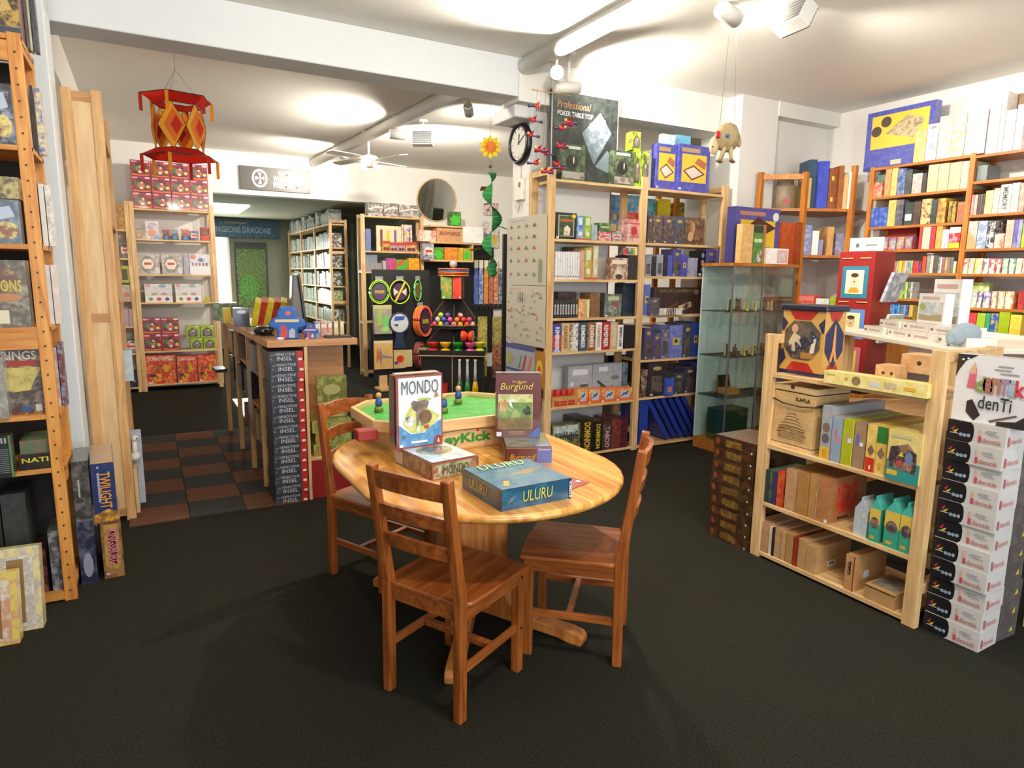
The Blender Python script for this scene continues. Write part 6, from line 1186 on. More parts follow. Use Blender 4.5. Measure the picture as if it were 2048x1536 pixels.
bx('tray', 'black_plastic', pd_, -.05, -.02, 0, .26, .16, .02)
tag(MB().sphere((0, 0, .035), .06, col='17171a', sc=(1.2, 1, .62)).box(-.05, -.05, 0, .05, .05, .012, '17171a').build('card_reader', 'shiny', None, (.70, 4.86, CT), RAD(20)), 'black rounded card reader on the counter', 'card reader')
for k, (cl, w) in enumerate((('6a80b0', .04), ('c86a50', .05), ('d88868', .03), ('e0c848', .03), ('e8d060', .025))):
    game('card_pack', ORD[k + 1] + ' upright card pack from left at the counter end', w, .05, .105, cl, 'd8c0a0', [('f', 'r', (.15, .6, .85, .85), 'e8e0d0')], (1.02 + k * .042, 4.62, CT), 0, 'card pack', group='card packs on the counter')
tag(gbox(.17, .11, .012, '26262a', None).build('notebook', 'card', None, (1.14, 4.50, CT)), 'flat black notebook at the counter end', 'notebook')
game('game_box', 'dark navy box behind the striped packs on counter', .12, .12, .15, '20203a', None, [('f', 'e', (.5, .8, .3, .1), 'c8ccd8')], (.66, 5.72, CT), RAD(-4)); game('game_box', 'pink and white small display on counter', .14, .08, .14, 'e8d0cc', 'c85060', [('f', 'e', (.5, .35, .2, .16), 'd88080')], (1.0, 6.05, CT), 0)
game('paper_tray', 'pale paper tray at the far counter end', .2, .28, .03, 'a8a498', None, [], (.66, 6.3, CT), 0, 'tray'); game('glass_box', 'green tinted small display case at far counter end', .2, .16, .16, '4a5c40', '7a9068', [('f', 'r', (.3, .1, .6, .7), '6aa860')], (.62, 6.55, CT), 0, 'display case')
game('pencil_cup', 'yellow cup of pens at the far counter end', .06, .06, .13, 'd8b830', None, [], (.60, 6.2, CT), 0, 'cup')
game('calculator', 'grey flat keypad on the counter', .16, .09, .02, '8a8478', None, [('t', 'r', (.1, .1, .9, .6), '5a564e')], (.74, 5.32, CT), 0, 'keypad')

# ------------------------------------------------------------------ ceiling lamps and added fill lamps
def spot(label, mount, aim, energy, body='can', stem=.16, angle=110, col=WARM, lit=True, glow='lamp_glow', r=.05, L=.17):
    m = Vector(mount); r_ = thing('ceiling_spotlight', label, 'spotlight', tuple(m))
    MB().lathe([(.05, -.025), (.05, 0)], 18).build('mount', 'white_metal', r_)
    MB().tube([(0, 0, -.02), (0, 0, -stem)], .011, 8).build('stem', 'white_metal', r_)
    d = (Vector(aim) - (m + Vector((0, 0, -stem - .03)))).normalized(); q = d.to_track_quat('Z', 'Y').to_matrix().to_4x4()
    T = Matrix.Translation((0, 0, -stem - .03)) @ q
    if body == 'can':
        MB().lathe([(r * .8, -L * .55), (r, -L * .5), (r, L * .45), (r * .9, L * .45), (r * .85, L * .2)], 20, xf=T, caps=False).lathe([(r * .8, -L * .56), (.001, -L * .56)], 20, xf=T, caps=False).build('housing', 'white_metal', r_)
        MB().lathe([(r * .84, L * .38), (r * .84, L * .39)], 20, xf=T).build('lamp_lens', glow if lit else 'white_metal', r_)
    else:
        h = MB()
        for k in range(6):
            h.box(-.10, -.06 + k * .022, -.05, .10, -.046 + k * .022, .06)
        h.v = [tuple(T @ Vector(v)) for v in h.v]; h.build('cooling_rib', 'grey_metal', r_)
        b = MB().box(-.11, -.07, -.045, .11, .07, .05); b.v = [tuple(T @ Vector(v)) for v in b.v]; b.build('housing', 'white_metal', r_, bevel=.006)
        b = MB().box(-.10, -.06, .0505, .10, .06, .053); b.v = [tuple(T @ Vector(v)) for v in b.v]; b.build('lamp_lens', glow if lit else 'white_metal', r_)
    if energy:
        p = m + Vector((0, 0, -stem - .03)) + d * (L * .5 + .03)
        light('lamp_light', 'SPOT', tuple(p - m), tuple(p - m + d), energy, col, .05, angle=angle, blend=.8, parent=r_)
    return r_
spot('glaring white ceiling spotlight at the column facing the viewer', (2.66, 4.20, CE), (1.5, 2.2, 2.45), 270, angle=165, stem=.17)
spot('slim ceiling spotlight pointing right above the poker box', (2.83, 4.30, CE), (4.4, 4.1, 3.05), 110, angle=150, stem=.22, r=.04, L=.2)
spot('ceiling floodlight at the top edge above the hanging sheep', (3.14, 3.06, CE), (4.6, 3.3, 2.9), 30, angle=150, stem=.05)
spot('ribbed grey ceiling floodlight at the top right', (3.46, 2.86, CE), (6.0, 2.6, 1.7), 250, body='flood', angle=96, stem=.07)
spot('white can spotlight beside the ceiling fan', (2.39, 6.84, CE), (.4, 7.3, 3.0), 170, angle=165)
spot('square white ceiling floodlight right of the can spotlight', (2.70, 6.9, CE), (4.6, 9.9, 2.4), 260, body='flood', angle=150)
spot('small twin spotlight beyond the ceiling fan', (2.30, 8.6, CE), (1.2, 9.9, 2.8), 160, angle=140, r=.04, L=.1, stem=.12)
spot('small glaring spotlight under the beam near column', (2.74, 5.84, CE), (4.2, 8.0, 1.5), 150, angle=150, r=.045, L=.1, stem=.08)
spot('can spotlight out over the bookcases', (3.55, 1.2, CE), (5.9, 2.6, 1.6), 75, angle=130)
spot('can spotlight above the front of the shop floor', (1.3, .7, CE), (1.2, 2.6, .9), 110, angle=110)
spot('added unseen fill floodlight above the shop front', (.7, .9, CE), (.9, 4.2, 3.2), 70, body='flood', angle=165, stem=.12)  # fill lamp out of view, added to brighten the front ceiling
spot('can spotlight over the left honey rack', (.2, 1.6, CE), (-.6, 3.6, 1.2), 55, angle=110)
spot('added unseen fill spotlight turned up to the ceiling above the shop front', (1.3, 1.5, CE), (1.7, 2.5, CE + .5), 180, angle=155, stem=.5)  # unseen uplight added to lift the ceiling but spare the upright faces
spot('added unseen fill spotlight lighting the low pine unit', (1.7, .5, CE), (2.95, 1.95, .55), 110, angle=80)  # front fill out of view, added to brighten the low unit
spot('small added fill spotlight hidden behind the beam lighting the posters', (.9, 5.05, CE), (2.8, 4.9, 1.6), 110, angle=100, r=.03, L=.08, stem=.03)  # extra lamp concealed by the beam, added to lighten column and posters
# ceiling fan
fn = thing('ceiling_fan', 'white ceiling fan with small lamps in the back room', 'ceiling fan', (2.36, 7.75, CE))
MB().lathe([(.06, -.05), (.075, -.03), (.075, 0)], 18).build('canopy', 'white_metal', fn); MB().tube([(0, 0, -.04), (0, 0, -.27)], .014, 10).build('rod', 'white_metal', fn)
MB().lathe([(.04, -.40), (.07, -.39), (.075, -.36), (.11, -.34), (.12, -.31), (.10, -.28), (.04, -.26)], 24).build('motor', 'white_metal', fn)
for k in range(4):
    a = RAD(20 + 90 * k); T = Matrix.Rotation(a, 4, 'Z') @ Matrix.Rotation(RAD(10), 4, 'X')
    MB().prism([(.10, -.03), (.2, -.055), (.56, -.06), (.59, 0), (.56, .06), (.2, .055), (.10, .03)], -.318, -.312, xf=T).build('blade', 'white_metal', fn)
for k in range(3):
    a = RAD(100 + 120 * k); MB().lathe([(.02, 0), (.035, .05)], 12, xf=Matrix.Translation((.08 * cos(a), .08 * sin(a), -.38)) @ Matrix.Rotation(a, 4, 'Z') @ Matrix.Rotation(RAD(120), 4, 'Y')).build('lamp_cup', 'lamp_glow_low', fn)

# ------------------------------------------------------------------ hanging things
def strings(root, pts): 
    for a, b in pts: MB().tube([a, b], .0012, 5, '5a5650').build('string', 'card', root)
ln = thing('paper_lantern', 'red and orange kite paper lantern hanging in the walkway', 'lantern', (.30, 5.85, 0))
def hexring(r, z, tilt): return [(r * cos(RAD(60 * k + tilt)), r * sin(RAD(60 * k + tilt)), z) for k in range(6)]
for z0, z1, r0, r1, nm in ((2.835, 2.775, .25, .17, 'top_brim'), (2.400, 2.455, .27, .17, 'bottom_brim')):
    a = hexring(r0, z0, 12); b = hexring(r1, z1, 12); m = MB()
    for k in range(6):
        q = (k + 1) % 6; m.face([a[k], a[q], b[q], b[k]], ('e03a28', 'ec4632')[k % 2]); m.face([b[k], b[q], a[q], a[k]], ('d83222', 'e43e2c')[k % 2])
    m.build(nm, 'paper', ln)
    for k in range(6):
        q = (k + 1) % 6; MB().tube([a[k], a[q]], .0035, 6, '2c1410').build('stick', 'card', ln); MB().tube([b[k], b[q]], .0025, 6, '2c1410').build('stick', 'card', ln)
        x, y, z = a[k]; MB().box(x - .012, y - .001, z - .13, x + .012, y + .001, z, ('e8a838', 'c84028')[k % 2]).build('tassel', 'paper', ln)
for k in range(6):
    a0, a1 = RAD(60 * k + 12 - 30), RAD(60 * k + 12 + 30); am = (a0 + a1) / 2; R1 = .195
    L_ = Vector((R1 * cos(a0), R1 * sin(a0), 2.612)); Rr = Vector((R1 * cos(a1), R1 * sin(a1), 2.612)); R2 = R1 * cos(RAD(30)); T_ = Vector((R2 * cos(am), R2 * sin(am), 2.788)); B_ = Vector((R2 * cos(am), R2 * sin(am), 2.436))
    m = MB(); cen = (L_ + Rr) / 2
    for s, cl in ((1, 'f4bc3c'), (.72, 'f08a34'), (.4, 'dc3c24')):
        off = Vector((cos(am), sin(am), 0)) * (.004 * (1.25 - s))
        P = [cen + (p - cen) * s + (Rr - cen) * (1 - s) * .55 + off for p in (L_, B_, Rr, T_)]
        m.face(P, cl); m.face([p - off * 2 for p in P[::-1]], cl)
    m.build('diamond_panel', 'paper', ln)
    for p, q in ((L_, T_), (T_, Rr), (Rr, B_), (B_, L_)): MB().tube([p, q], .0022, 5, '2c1c10').build('stick', 'card', ln)
strings(ln, [((0, 0, 3.16), (0, 0, 3.04))] + [((0, 0, 3.04), tuple(Vector(p))) for p in hexring(.17, 2.835, 12)[::2]])
sf = thing('paper_sunflower', 'yellow paper sunflower hanging left of the clock', 'decoration', (2.745, 5.4, 2.655), RAD(-25))
for k in range(10):
    a = 2 * pi * k / 10; T = Matrix.Rotation(a, 4, 'Y'); m = MB().prism([(-.022, .035), (.0, .035), (.022, .035), (.026, .065), (0, .105), (-.026, .065)], -.002 + .0006 * (k % 2), .002, 'e8c428', xf=T @ Matrix.Rotation(pi / 2, 4, 'X')); m.build('petal', 'matt', sf)
MB().lathe([(.045, -.004), (.05, 0), (.045, .006)], 20, 'e07828', 'c85a20', xf=Matrix.Rotation(pi / 2, 4, 'X')).build('flower_centre', 'matt', sf)
strings(sf, [((0, 0, .1), (0, 0, .50)), ((0, 0, -.1), (0, 0, -.24))])
MB().sphere((0, 0, -.165), .014, col='5a3c20').build('bead', 'card', sf)
sp = thing('wind_spiral', 'green leaf wind spiral hanging below the sunflower', 'decoration', (2.763, 5.4, 2.44)); m = MB(); N = 44
pv = None
for k in range(N + 1):
    t = k / N; a = t * 4.2 * pi; z = -t * .92; r = .10 * (sin(pi * min(t * 1.1, 1)) ** .5 if t < .95 else .4); p = Vector((r * cos(a) * .5, r * sin(a) * .5, z)); u = Vector((cos(a), sin(a), 0)) * .045
    cur = (p - u, p + u)
    if pv: m.face([pv[0], pv[1], cur[1], cur[0]], ('2c7a3c', '37904a')[k % 2]); m.face([cur[0], cur[1], pv[1], pv[0]], ('256a34', '2f803f')[k % 2])
    pv = cur
m.build('spiral_ribbon', 'matt', sp)
for t in (.12, .3, .5, .72):
    a = t * 4.2 * pi; p = Vector((.09 * cos(a), .09 * sin(a), -t * .92)); d = Vector((cos(a), sin(a), -.15)); w = Vector((-sin(a), cos(a), .5)) * .03
    m = MB(); q = [p, p + d * .06 + w, p + d * .15, p + d * .06 - w]; m.face(q, '2f8444'); m.face([v - Vector((0, 0, .001)) for v in q[::-1]], '8a6a2c'); m.build('leaf', 'matt', sp)
strings(sp, [((0, 0, 0), (0, 0, .10))])
# parrot mobile
pm = thing('parrot_mobile', 'mobile of small red and yellow wooden parrots above the poker box', 'mobile', (2.63, 4.22, CE))
birds = [(-0.141, -0.535), (-0.066, -0.413), (0.097, -0.535), (0.176, -0.528), (-0.11, -0.617), (0.044, -0.584), (0.088, -0.686), (0.176, -0.676), (-0.15, -0.749), (-0.053, -0.736), (0.022, -0.733), (-0.167, -0.841), (0.066, -0.815), (0.154, -0.825), (-0.097, -0.891), (0.009, -0.875)]
for k, (x, z) in enumerate(birds):
    y = .10 * sin(k * 2.1); a = (1 if k % 2 else -1)
    m = MB().sphere((x, y, z), .016, 8, 6, 'b02438', sc=(1.6, .9, .9)).sphere((x + a * .024, y, z + .012), .011, 8, 6, ('d8b040', 'b82c34')[k % 3 == 0]).lathe([(.003, 0), (.012, .05)], 6, '3a3060', xf=Matrix.Translation((x - a * .02, y, z - .004)) @ Matrix.Rotation(-a * pi / 2, 4, 'Y'))
    m.face([(x - .015, y - .004, z + .01), (x + .015, y - .004, z + .01), (x, y - .045, z + .03)], 'c83040'); m.face([(x - .015, y + .004, z + .01), (x + .015, y + .004, z + .01), (x, y + .045, z + .03)], 'd8a030')
    m.build('parrot', 'card', pm); MB().tube([(x, y, z + .01), (x * .8, y * .5, -.33)], .0008, 4, '706c68').build('string', 'card', pm)
MB().tube([(-.16, 0, -.33), (.17, 0, -.33)], .004, 6, 'a87c48').build('crossbar', 'card', pm); MB().tube([(0, 0, 0), (0, 0, -.33)], .001, 5, '706c68').build('string', 'card', pm)
# hanging sheep
sh = thing('hanging_sheep', 'cream woollen toy sheep hanging on strings before the lintel', 'toy sheep', (3.262, 3.147, 2.38), RAD(-34))
m = MB(); n_, m_ = 24, 14; P = []
for a in range(m_ + 1):
    for k in range(n_):
        th = pi * a / m_; ph = 2 * pi * k / n_; bump = 1 + .05 * sin(6 * ph) * sin(7 * th); P.append((.078 * bump * sin(th) * cos(ph) + .01, .055 * bump * sin(th) * sin(ph), .088 * bump * cos(th) + .03))
m.v = P
for a in range(m_):
    for k in range(n_): q = (k + 1) % n_; m.f.append((a * n_ + k, (a + 1) * n_ + k, (a + 1) * n_ + q, a * n_ + q)); m._c('b09a70', '9a845c', True)
m.build('woolly_body', 'matt', sh)
MB().sphere((-.068, 0, -.02), .036, 14, 10, 'd0bc92', sc=(.85, .85, 1.6)).build('head', 'matt', sh)
MB().sphere((-.082, -.028, -.03), .005, col='2c2418').build('eye', 'shiny', sh); MB().sphere((-.074, 0, -.078), .012, col='e8dcc8', sc=(1.3, .8, .7)).build('muzzle', 'matt', sh)
MB().sphere((.085, 0, -.002), .022, 10, 8, 'b09070', sc=(.7, .8, 1.3)).build('tail', 'matt', sh)
for x, dx in ((-.005, -.018), (.03, .006), (.0, -.01), (.035, .012)):
    y = -.02 if dx in (-.018, .006) else .02
    MB().tube([(x, y, -.03), (x + dx, y, -.085), (x + dx * 1.8, y, -.11)], [.016, .010, .009], 8, 'c8b080').sphere((x + dx * 2, y, -.114), .013, 8, 6, '8a5a48', sc=(1.3, 1, .7)).build('leg', 'matt', sh)
for (y, z, cl) in ((-.036, .05, 'c02838'), (-.04, .03, 'b02030'), (-.03, .036, 'd87858')): MB().sphere((-.055, y, z), .014, 8, 6, cl).build('bow', 'matt', sh)
MB().sphere((.0, -.056, .03), .013, 8, 6, '4a68b0').build('blue_button', 'matt', sh)
strings(sh, [((-.04, 0, .10), (-.01, 0, .775)), ((.05, 0, .10), (.02, 0, .775))])
# clock and junction box on the column
ck = thing('wall_clock', 'round wall clock with black rim on the column side', 'clock', (2.80, 4.93, 2.61), RAD(-90))
MB().lathe([(.165, 0), (.168, .02), (.155, .045), (.135, .045), (.13, .03)], 36, caps=False, xf=Matrix.Rotation(pi / 2, 4, 'X')).build('rim', 'black_rim', ck)
MB().lathe([(.133, .028), (.133, .03)], 36, 'd8d4cc', xf=Matrix.Rotation(pi / 2, 4, 'X')).build('dial', 'card', ck)
for k in range(12):
    a = 2 * pi * k / 12; b = MB().box(-.003, -.033, .105, .003, -.031, .122, '1c1c1c'); b.v = [tuple(Matrix.Rotation(a, 4, 'Y') @ Vector(v)) for v in b.v]; b.build('hour_mark', 'card', ck)
for a, L, w in ((RAD(8), .075, .004), (RAD(60), .10, .003)):
    b = MB().box(-w, -.036, -.01, w, -.034, L, '1a1a1a'); b.v = [tuple(Matrix.Rotation(a, 4, 'Y') @ Vector(v)) for v in b.v]; b.build('hand', 'card', ck)
jb = thing('junction_box', 'beige thermostat box with dangling wires below the clock', 'junction box', (2.80, 4.93, 2.16), RAD(-90))
bx('housing', 'white_top', jb, -.065, -.035, 0, .065, 0, .17, bevel=.006); bx('window', 'grey_metal', jb, .01, -.037, .10, .045, -.035, .14)
for k in range(3): MB().tube([(-.03 + .02 * k, -.02, 0), (-.05 + .03 * k, -.03, -.05), (-.01 + .01 * k, -.025, -.10 + .01 * k), (.03 - .01 * k, -.02, -.03), (.03, -.02, 0)], .0022, 6, 'b8ac90').build('wire', 'card', jb)
MB().tube([(0, -.006, .17), (0, -.006, .28)], .006, 6, 'c8c4bc').build('cable_duct', 'card', jb)
# posters on the rack side (face -X)
def poster(label, y0, y1, z0, z1, bg, dec, x=2.772):
    o = gbox(y1 - y0, .003, z1 - z0, bg, None, dec).build('poster', 'card', None, (x, (y0 + y1) / 2, z0), RAD(-90)); return tag(o, label, 'poster')
rr = random.Random(3); pc = ['9a8a70', '7a5a48', 'b86a48', '6a7a58', '8a8478', 'c84a38']
d1 = [('f', 'r', (.1, .93, .5, .96), 'a8a8b8')] + [('f', 'p', [(x - .05, y), (x, y + .055), (x + .05, y), (x + .02, y + .012), (x, y - .012), (x - .02, y + .012)], rr.choice(pc)) for x in (.12, .32, .52, .72) for y in (.84, .68, .52, .34, .14)] + [('f', 'r', (.84 + .05 * (k % 2), .05, .86 + .05 * (k % 2), .38), '7a8a50') for k in range(2)]
poster('tall paper poster of small folded kites on rack side', 4.47, 5.12, 1.46, 2.02, 'c0b8a4', d1)
d2 = [('f', 'r', (.08, .93, .4, .95), 'c89880')] + [('f', 'e', (rr.uniform(.06, .94), rr.uniform(.04, .9), .022, .014), rr.choice(pc)) for _ in range(46)] + [('f', 'r', (.36 + .06 * k, .72, .375 + .06 * k, .9), '5a4a40') for k in range(3)]
poster('paper poster of many tiny toys on rack side', 4.47, 5.12, .96, 1.455, 'c4bca8', d2)
d3 = [('f', 'r', (0, .9, 1, 1), '4a5490'), ('f', 'p', [(.45, .5), (.5, .5), (.58, .78), (.54, .78)], '4a9a50'), ('f', 'p', [(.58, .48), (.66, .48), (.74, .8), (.68, .8)], 'c83848'), ('f', 'p', [(.76, .48), (.84, .48), (.92, .8), (.86, .8)], 'd87058'), ('f', 'e', (.16, .68, .12, .12), 'b0a858'), ('f', 'r', (0, .42, 1, .47), '4a5490'), ('f', 'e', (.3, .2, .06, .18), 'a83838'), ('f', 'e', (.55, .2, .06, .18), '8a3a30')]
poster('blue and white product poster low on the rack side', 4.62, 5.12, .55, .95, 'a8aab4', d3)
poster('glowing orange product poster beside the blue one', 4.47, 4.615, .55, .93, 'b0782c', [('f', 'e', (.5, .6, .35, .22), 'e0c838'), ('f', 'e', (.5, .55, .2, .14), 'd84828'), ('f', 'r', (0, 0, 1, .2), '4a3020')])
# round mirror, shop sign, wall posters
mr = thing('round_mirror', 'large round mirror leaning above the wall shelf', 'mirror', (4.08, 9.88, 2.70), (RAD(9), 0, 0))
MB().lathe([(.33, 0), (.33, .012)], 48, xf=Matrix.Rotation(pi / 2, 4, 'X')).build('backing', 'beech', mr); MB().lathe([(.315, .0125), (.315, .014)], 48, xf=Matrix.Rotation(pi / 2, 4, 'X')).build('mirror_glass', 'mirror_glass', mr)
sg = gbox(.94, .03, .31, '4a4640', '4a4640', [('f', 'e', (.27, .5, .11, .4), 'f4f0ea'), ('f', 'e', (.27, .5, .085, .31), '4a4640')] + [('f', 'p', [(.27 + .0 + .07 * cos(a + .35), .5 + .26 * sin(a + .35)), (.27 + .07 * cos(a - .35), .5 + .26 * sin(a - .35)), (.27 + .012, .5 + .02)], 'f4f0ea') for a in (0.01, pi / 2, pi, 3 * pi / 2)]).build('shop_sign', 'card', None, (1.69, 9.915, 2.67)); tag(sg, 'dark rectangular shop sign with white wheel emblem above the doorway', 'sign')
for k, s_ in enumerate(('GAMES', 'WORKSHOP', 'PREMIUM')): text(s_, ('f0d8b8', 'f0d8b8', 'f4f0ea')[k], sg, (.2, .34, .34)[k], .075, face_m('f', .94, .03, .31, (.64, .64, .64)[k], (.78, .52, .26)[k], .004), bold=.03)
for y, z, w, h, cl, ar, lab in ((9.9, 2.0, .3, .42, 'e0dcd8', 'a0a0b8', 'white toy poster right of the mirror'), (9.9, 2.52, .26, .2, 'd8d4d0', 'c86a58', 'small upper toy poster right of the mirror')):
    tag(gbox(w, .004, h, cl, ar, [('f', 'r', (.6, .1, .9, .5), 'd0b848'), ('f', 'e', (.3, .4, .14, .1), '7078a0')]).build('poster', 'card', None, (5.05, y, z)), lab, 'poster')

# ------------------------------------------------------------------ hanging toy stand with rings and bats
ps = thing('peg_display_stand', 'black pegboard stand hung with throwing rings and bats', 'display stand', (2.60, 8.45, 0))
bx('panel', 'black_board', ps, -.02, 0, .16, .78, .02, 1.60); bx('base', 'beech', ps, .03, -.12, 0, .72, .16, .03, bevel=.004); bx('column', 'beech', ps, .05, -.01, .03, .16, .03, .2)
def ringpack(label, x, z, R, cols, yaw, plate=None, word=None, n=1, sq=1, gap=.02):
    r = thing('ring_pack', label, 'throwing ring', (x, 8.40, z), yaw, 'packs on the pegboard')
    for k in range(n):
        for j, (rad, cl) in enumerate(cols):
            MB().tube([(rad * R * sq * cos(a), -.0 - k * gap, rad * R * sin(a)) for a in [2 * pi * q / 28 for q in range(28)]], R * .055, 8, cl, closed=True).build('ring', 'shiny', r)
    if plate:
        MB().lathe([(R * .72, 0), (R * .72, .003)], 24, plate, xf=Matrix.Translation((0, -.004 - (n - 1) * gap, 0)) @ Matrix.Rotation(pi / 2, 4, 'X') @ Matrix.Diagonal((sq, 1, 1, 1))).build('card_insert', 'card', r)
        bx('header_card', 'card', r, -.05, -.004, R, .05, -.001, R + .05)
        if word: text(word, 'd8c030', r, R * .95 * sq, R * .3, Matrix.Translation((0, -.010 - (n - 1) * gap, 0)) @ Matrix.Rotation(pi / 2, 4, 'X'))
    return r
ringpack('yellow and green ring pack upper left on the pegboard', 2.66, 1.31, .15, [(1, 'c8d428'), (.86, '5ac030')], RAD(-14), '4a2848', 'WOW!', n=2, sq=.85)
r_ = ringpack('lime ring pack with yellow stick across on the pegboard', 2.94, 1.31, .155, [(1, 'b8d83c')], 0, '4a2848', None, sq=.9)
b = MB().box(-.012, -.014, -.14, .012, -.010, .14, 'd8c028'); b.v = [tuple(Matrix.Rotation(RAD(28), 4, 'Y') @ Vector(v)) for v in b.v]; b.build('stick', 'card', r_)
m = MB()
for s_ in (-1, 1): m.face([(s_ * .02, -.009, 0), (s_ * .085, -.009, -.05), (s_ * .09, -.009, .05)], 'c8c0b0')
m.build('cutout', 'card', r_)
ringpack('green leaf shaped ring pack at the right of the pegboard', 3.19, 1.33, .14, [(1, '8ac84c'), (.7, '3ca07c')], RAD(30), '5a4a18', None, sq=.55)
ringpack('row of orange and violet rings with black card on pegboard', 3.22, .92, .20, [(1, 'e87830'), (.9, 'c03858')], RAD(20), '34202c', 'SUPER', n=4, sq=.6, gap=.035)
ringpack('row of dark violet and red rings low on pegboard', 3.18, .46, .17, [(1, '7a3848'), (.85, 'd8582c')], RAD(24), None, None, n=3, sq=.45, gap=.035)
game('blister_pack', 'clear blister pack of green and pink toys on pegboard', .235, .05, .38, '9a9480', 'b0aa90', [('f', 'r', (.15, .3, .45, .85), '8ac060', 'e0a080'), ('f', 'e', (.68, .42, .2, .18), '70c868'), ('f', 'e', (.62, .16, .2, .1), 'a0d870'), ('f', 'r', (0, .86, 1, 1), 'c8bc80')], (2.70, 8.39, .76), 0, 'blister pack')
pb = thing('bat_pack', 'round blue and white bat set hanging on the pegboard', 'bat set', (2.92, 8.40, .90))
MB().lathe([(.14, 0), (.145, .015), (.14, .025)], 32, '3a3c50', xf=Matrix.Rotation(pi / 2, 4, 'X')).build('bat_head', 'card', pb); MB().lathe([(.122, .026), (.122, .028)], 32, 'c8ccd0', xf=Matrix.Rotation(pi / 2, 4, 'X')).build('face_print', 'card', pb)
m = MB(); m.face([(-.08, -.030, .03), (.06, -.030, .04), (.075, -.030, .09), (-.06, -.030, .09)], '3c58a8'); m.face([(-.09, -.030, -.02), (-.02, -.030, -.01), (-.03, -.030, -.05)], '3a3c48'); m.build('printed_picture', 'card', pb)
MB().prism([(-.06, -.10), (.06, -.10), (.05, -.2), (.085, -.34), (-.085, -.34), (-.05, -.2)], 0, .02, '26304a', xf=Matrix.Rotation(pi / 2, 4, 'X')).build('handle', 'card', pb)
bx('header_card', 'black_plastic', pb, -.07, -.01, .14, .07, 0, .25)
game('blister_pack', 'tan pack with orange catapult low left on pegboard', .25, .02, .38, 'd8a860', 'e0b878', [('f', 'p', [(.1, .2), (.4, .5), (.15, .75)], 'd86028'), ('f', 'p', [(.3, .8), (.45, .5), (.95, .42), (.95, .36), (.45, .4), (.3, .1)], '8a8084'), ('f', 'r', (0, .9, 1, 1), 'e4d0a0')], (2.70, 8.40, .29), RAD(-4), 'blister pack')
game('blister_pack', 'cream pack with red propeller toy on pegboard', .17, .02, .25, 'd8c088', 'c8a868', [('f', 'e', (.55, .5, .3, .2), 'd83818'), ('f', 'e', (.2, .3, .16, .1), '6a4a8a')], (2.92, 8.39, .29), RAD(6), 'blister pack')
game('blister_pack', 'plain cream pack behind the propeller toy', .12, .02, .23, 'd8c890', None, [], (3.05, 8.41, .30), RAD(10), 'blister pack')

# ------------------------------------------------------------------ black juggling tower
jt = thing('juggling_display', 'black tiered juggling display with balls and spinning tops', 'display stand', (3.36, 7.65, 0), RAD(-29))
bx('lower_case', 'black_board', jt, -.40, .02, 0, .40, .42, .52); bx('tray_floor', 'black_board', jt, -.42, -.02, .52, .42, .44, .54)
for p in (((-.42, -.02), (.42, -.012)), ((-.42, .432), (.42, .44))): bx('tray_lip', 'black_board', jt, p[0][0], p[0][1], .54, p[1][0], p[1][1], .59)
m = MB(); 
def fin(w, z0, z1, y): return [(-w, z0), (-w, z0 + .12), (-w * .7, z0 + .24), (-w * .35, z1), (w * .35, z1), (w * .7, z0 + .24), (w, z0 + .12), (w, z0)]
for yy, w, z0, z1 in ((.21, .36, .54, .88), (.21, .28, .88, 1.24)):
    MB().prism(fin(w, z0, z1, 0), -.006, .006, xf=Matrix.Translation((0, yy, 0)) @ Matrix.Rotation(pi / 2, 4, 'X')).build('cross_panel', 'black_board', jt)
    MB().prism(fin(w * .55, z0, z1, 0), -.006, .006, xf=Matrix.Translation((0.02, yy, 0)) @ Matrix.Rotation(pi / 2, 4, 'Z') @ Matrix.Rotation(pi / 2, 4, 'X')).build('cross_panel', 'black_board', jt)
    MB().tube([(a, yy - .012, b_) for a, b_ in fin(w, z0, z1, 0)], .004, 6, '8a6a40').build('edge_trim', 'card', jt)
MB().prism([(.30 * cos(RAD(a)), .21 + .21 * sin(RAD(a))) for a in range(0, 360, 30)], .86, .88, '0c0b0c').build('ball_shelf', 'black_board', jt)
MB().tube([(.30 * cos(RAD(a)), .21 + .21 * sin(RAD(a)), .90) for a in range(0, 360, 30)], .005, 6, '9a7c4c', closed=True).build('shelf_rim', 'card', jt)
bx('top_box', 'black_board', jt, -.13, .08, 1.24, .13, .34, 1.52); bx('tray_trim', 'beech', jt, -.425, -.026, .515, .425, -.02, .525); bx('case_trim', 'beech', jt, -.004, .012, 0, .004, .02, .52)
Mj = Matrix.Translation((3.36, 7.65, 0)) @ Matrix.Rotation(RAD(-29), 4, 'Z')
def jl(x, y, z): return tuple(Mj @ Vector((x, y, z)))
game('juggling_set', 'green juggling set box on top of the black tower', .13, .03, .27, '6a8a34', '8aa048', [('f', 'p', [(.45, .25), (.55, .4), (.7, .3), (.58, .6), (.7, .75), (.5, .68), (.3, .72), (.42, .55)], 'e08838'), ('f', 'r', (.1, .05, .3, .1), 'e8e8d8')], jl(-.07, .045, 1.24), RAD(-29)); game('juggling_set', 'red juggling set box on top of the black tower', .11, .03, .27, 'd84428', 'c03020', [('f', 'r', (.75, .05, .9, .1), 'e8e0d8')], jl(.06, .045, 1.24), RAD(-29))
dk = ['e08028', 'c83c24', 'e8a83c', '3c4cb0', 'e06a28']
for k, cl in enumerate(dk):
    o = MB().lathe([(.12, 0), (.195, .004), (.20, .012), (.19, .018), (.11, .02)], 28, cl).build('throwing_disc', 'shiny', None, jl(0, .21, 1.52 + k * .021)); tag(o, ('bottom' if k == 0 else ORD[k + 1] + ' from bottom') + ' throwing disc stacked on the black tower', 'throwing disc', 'discs on the tower')
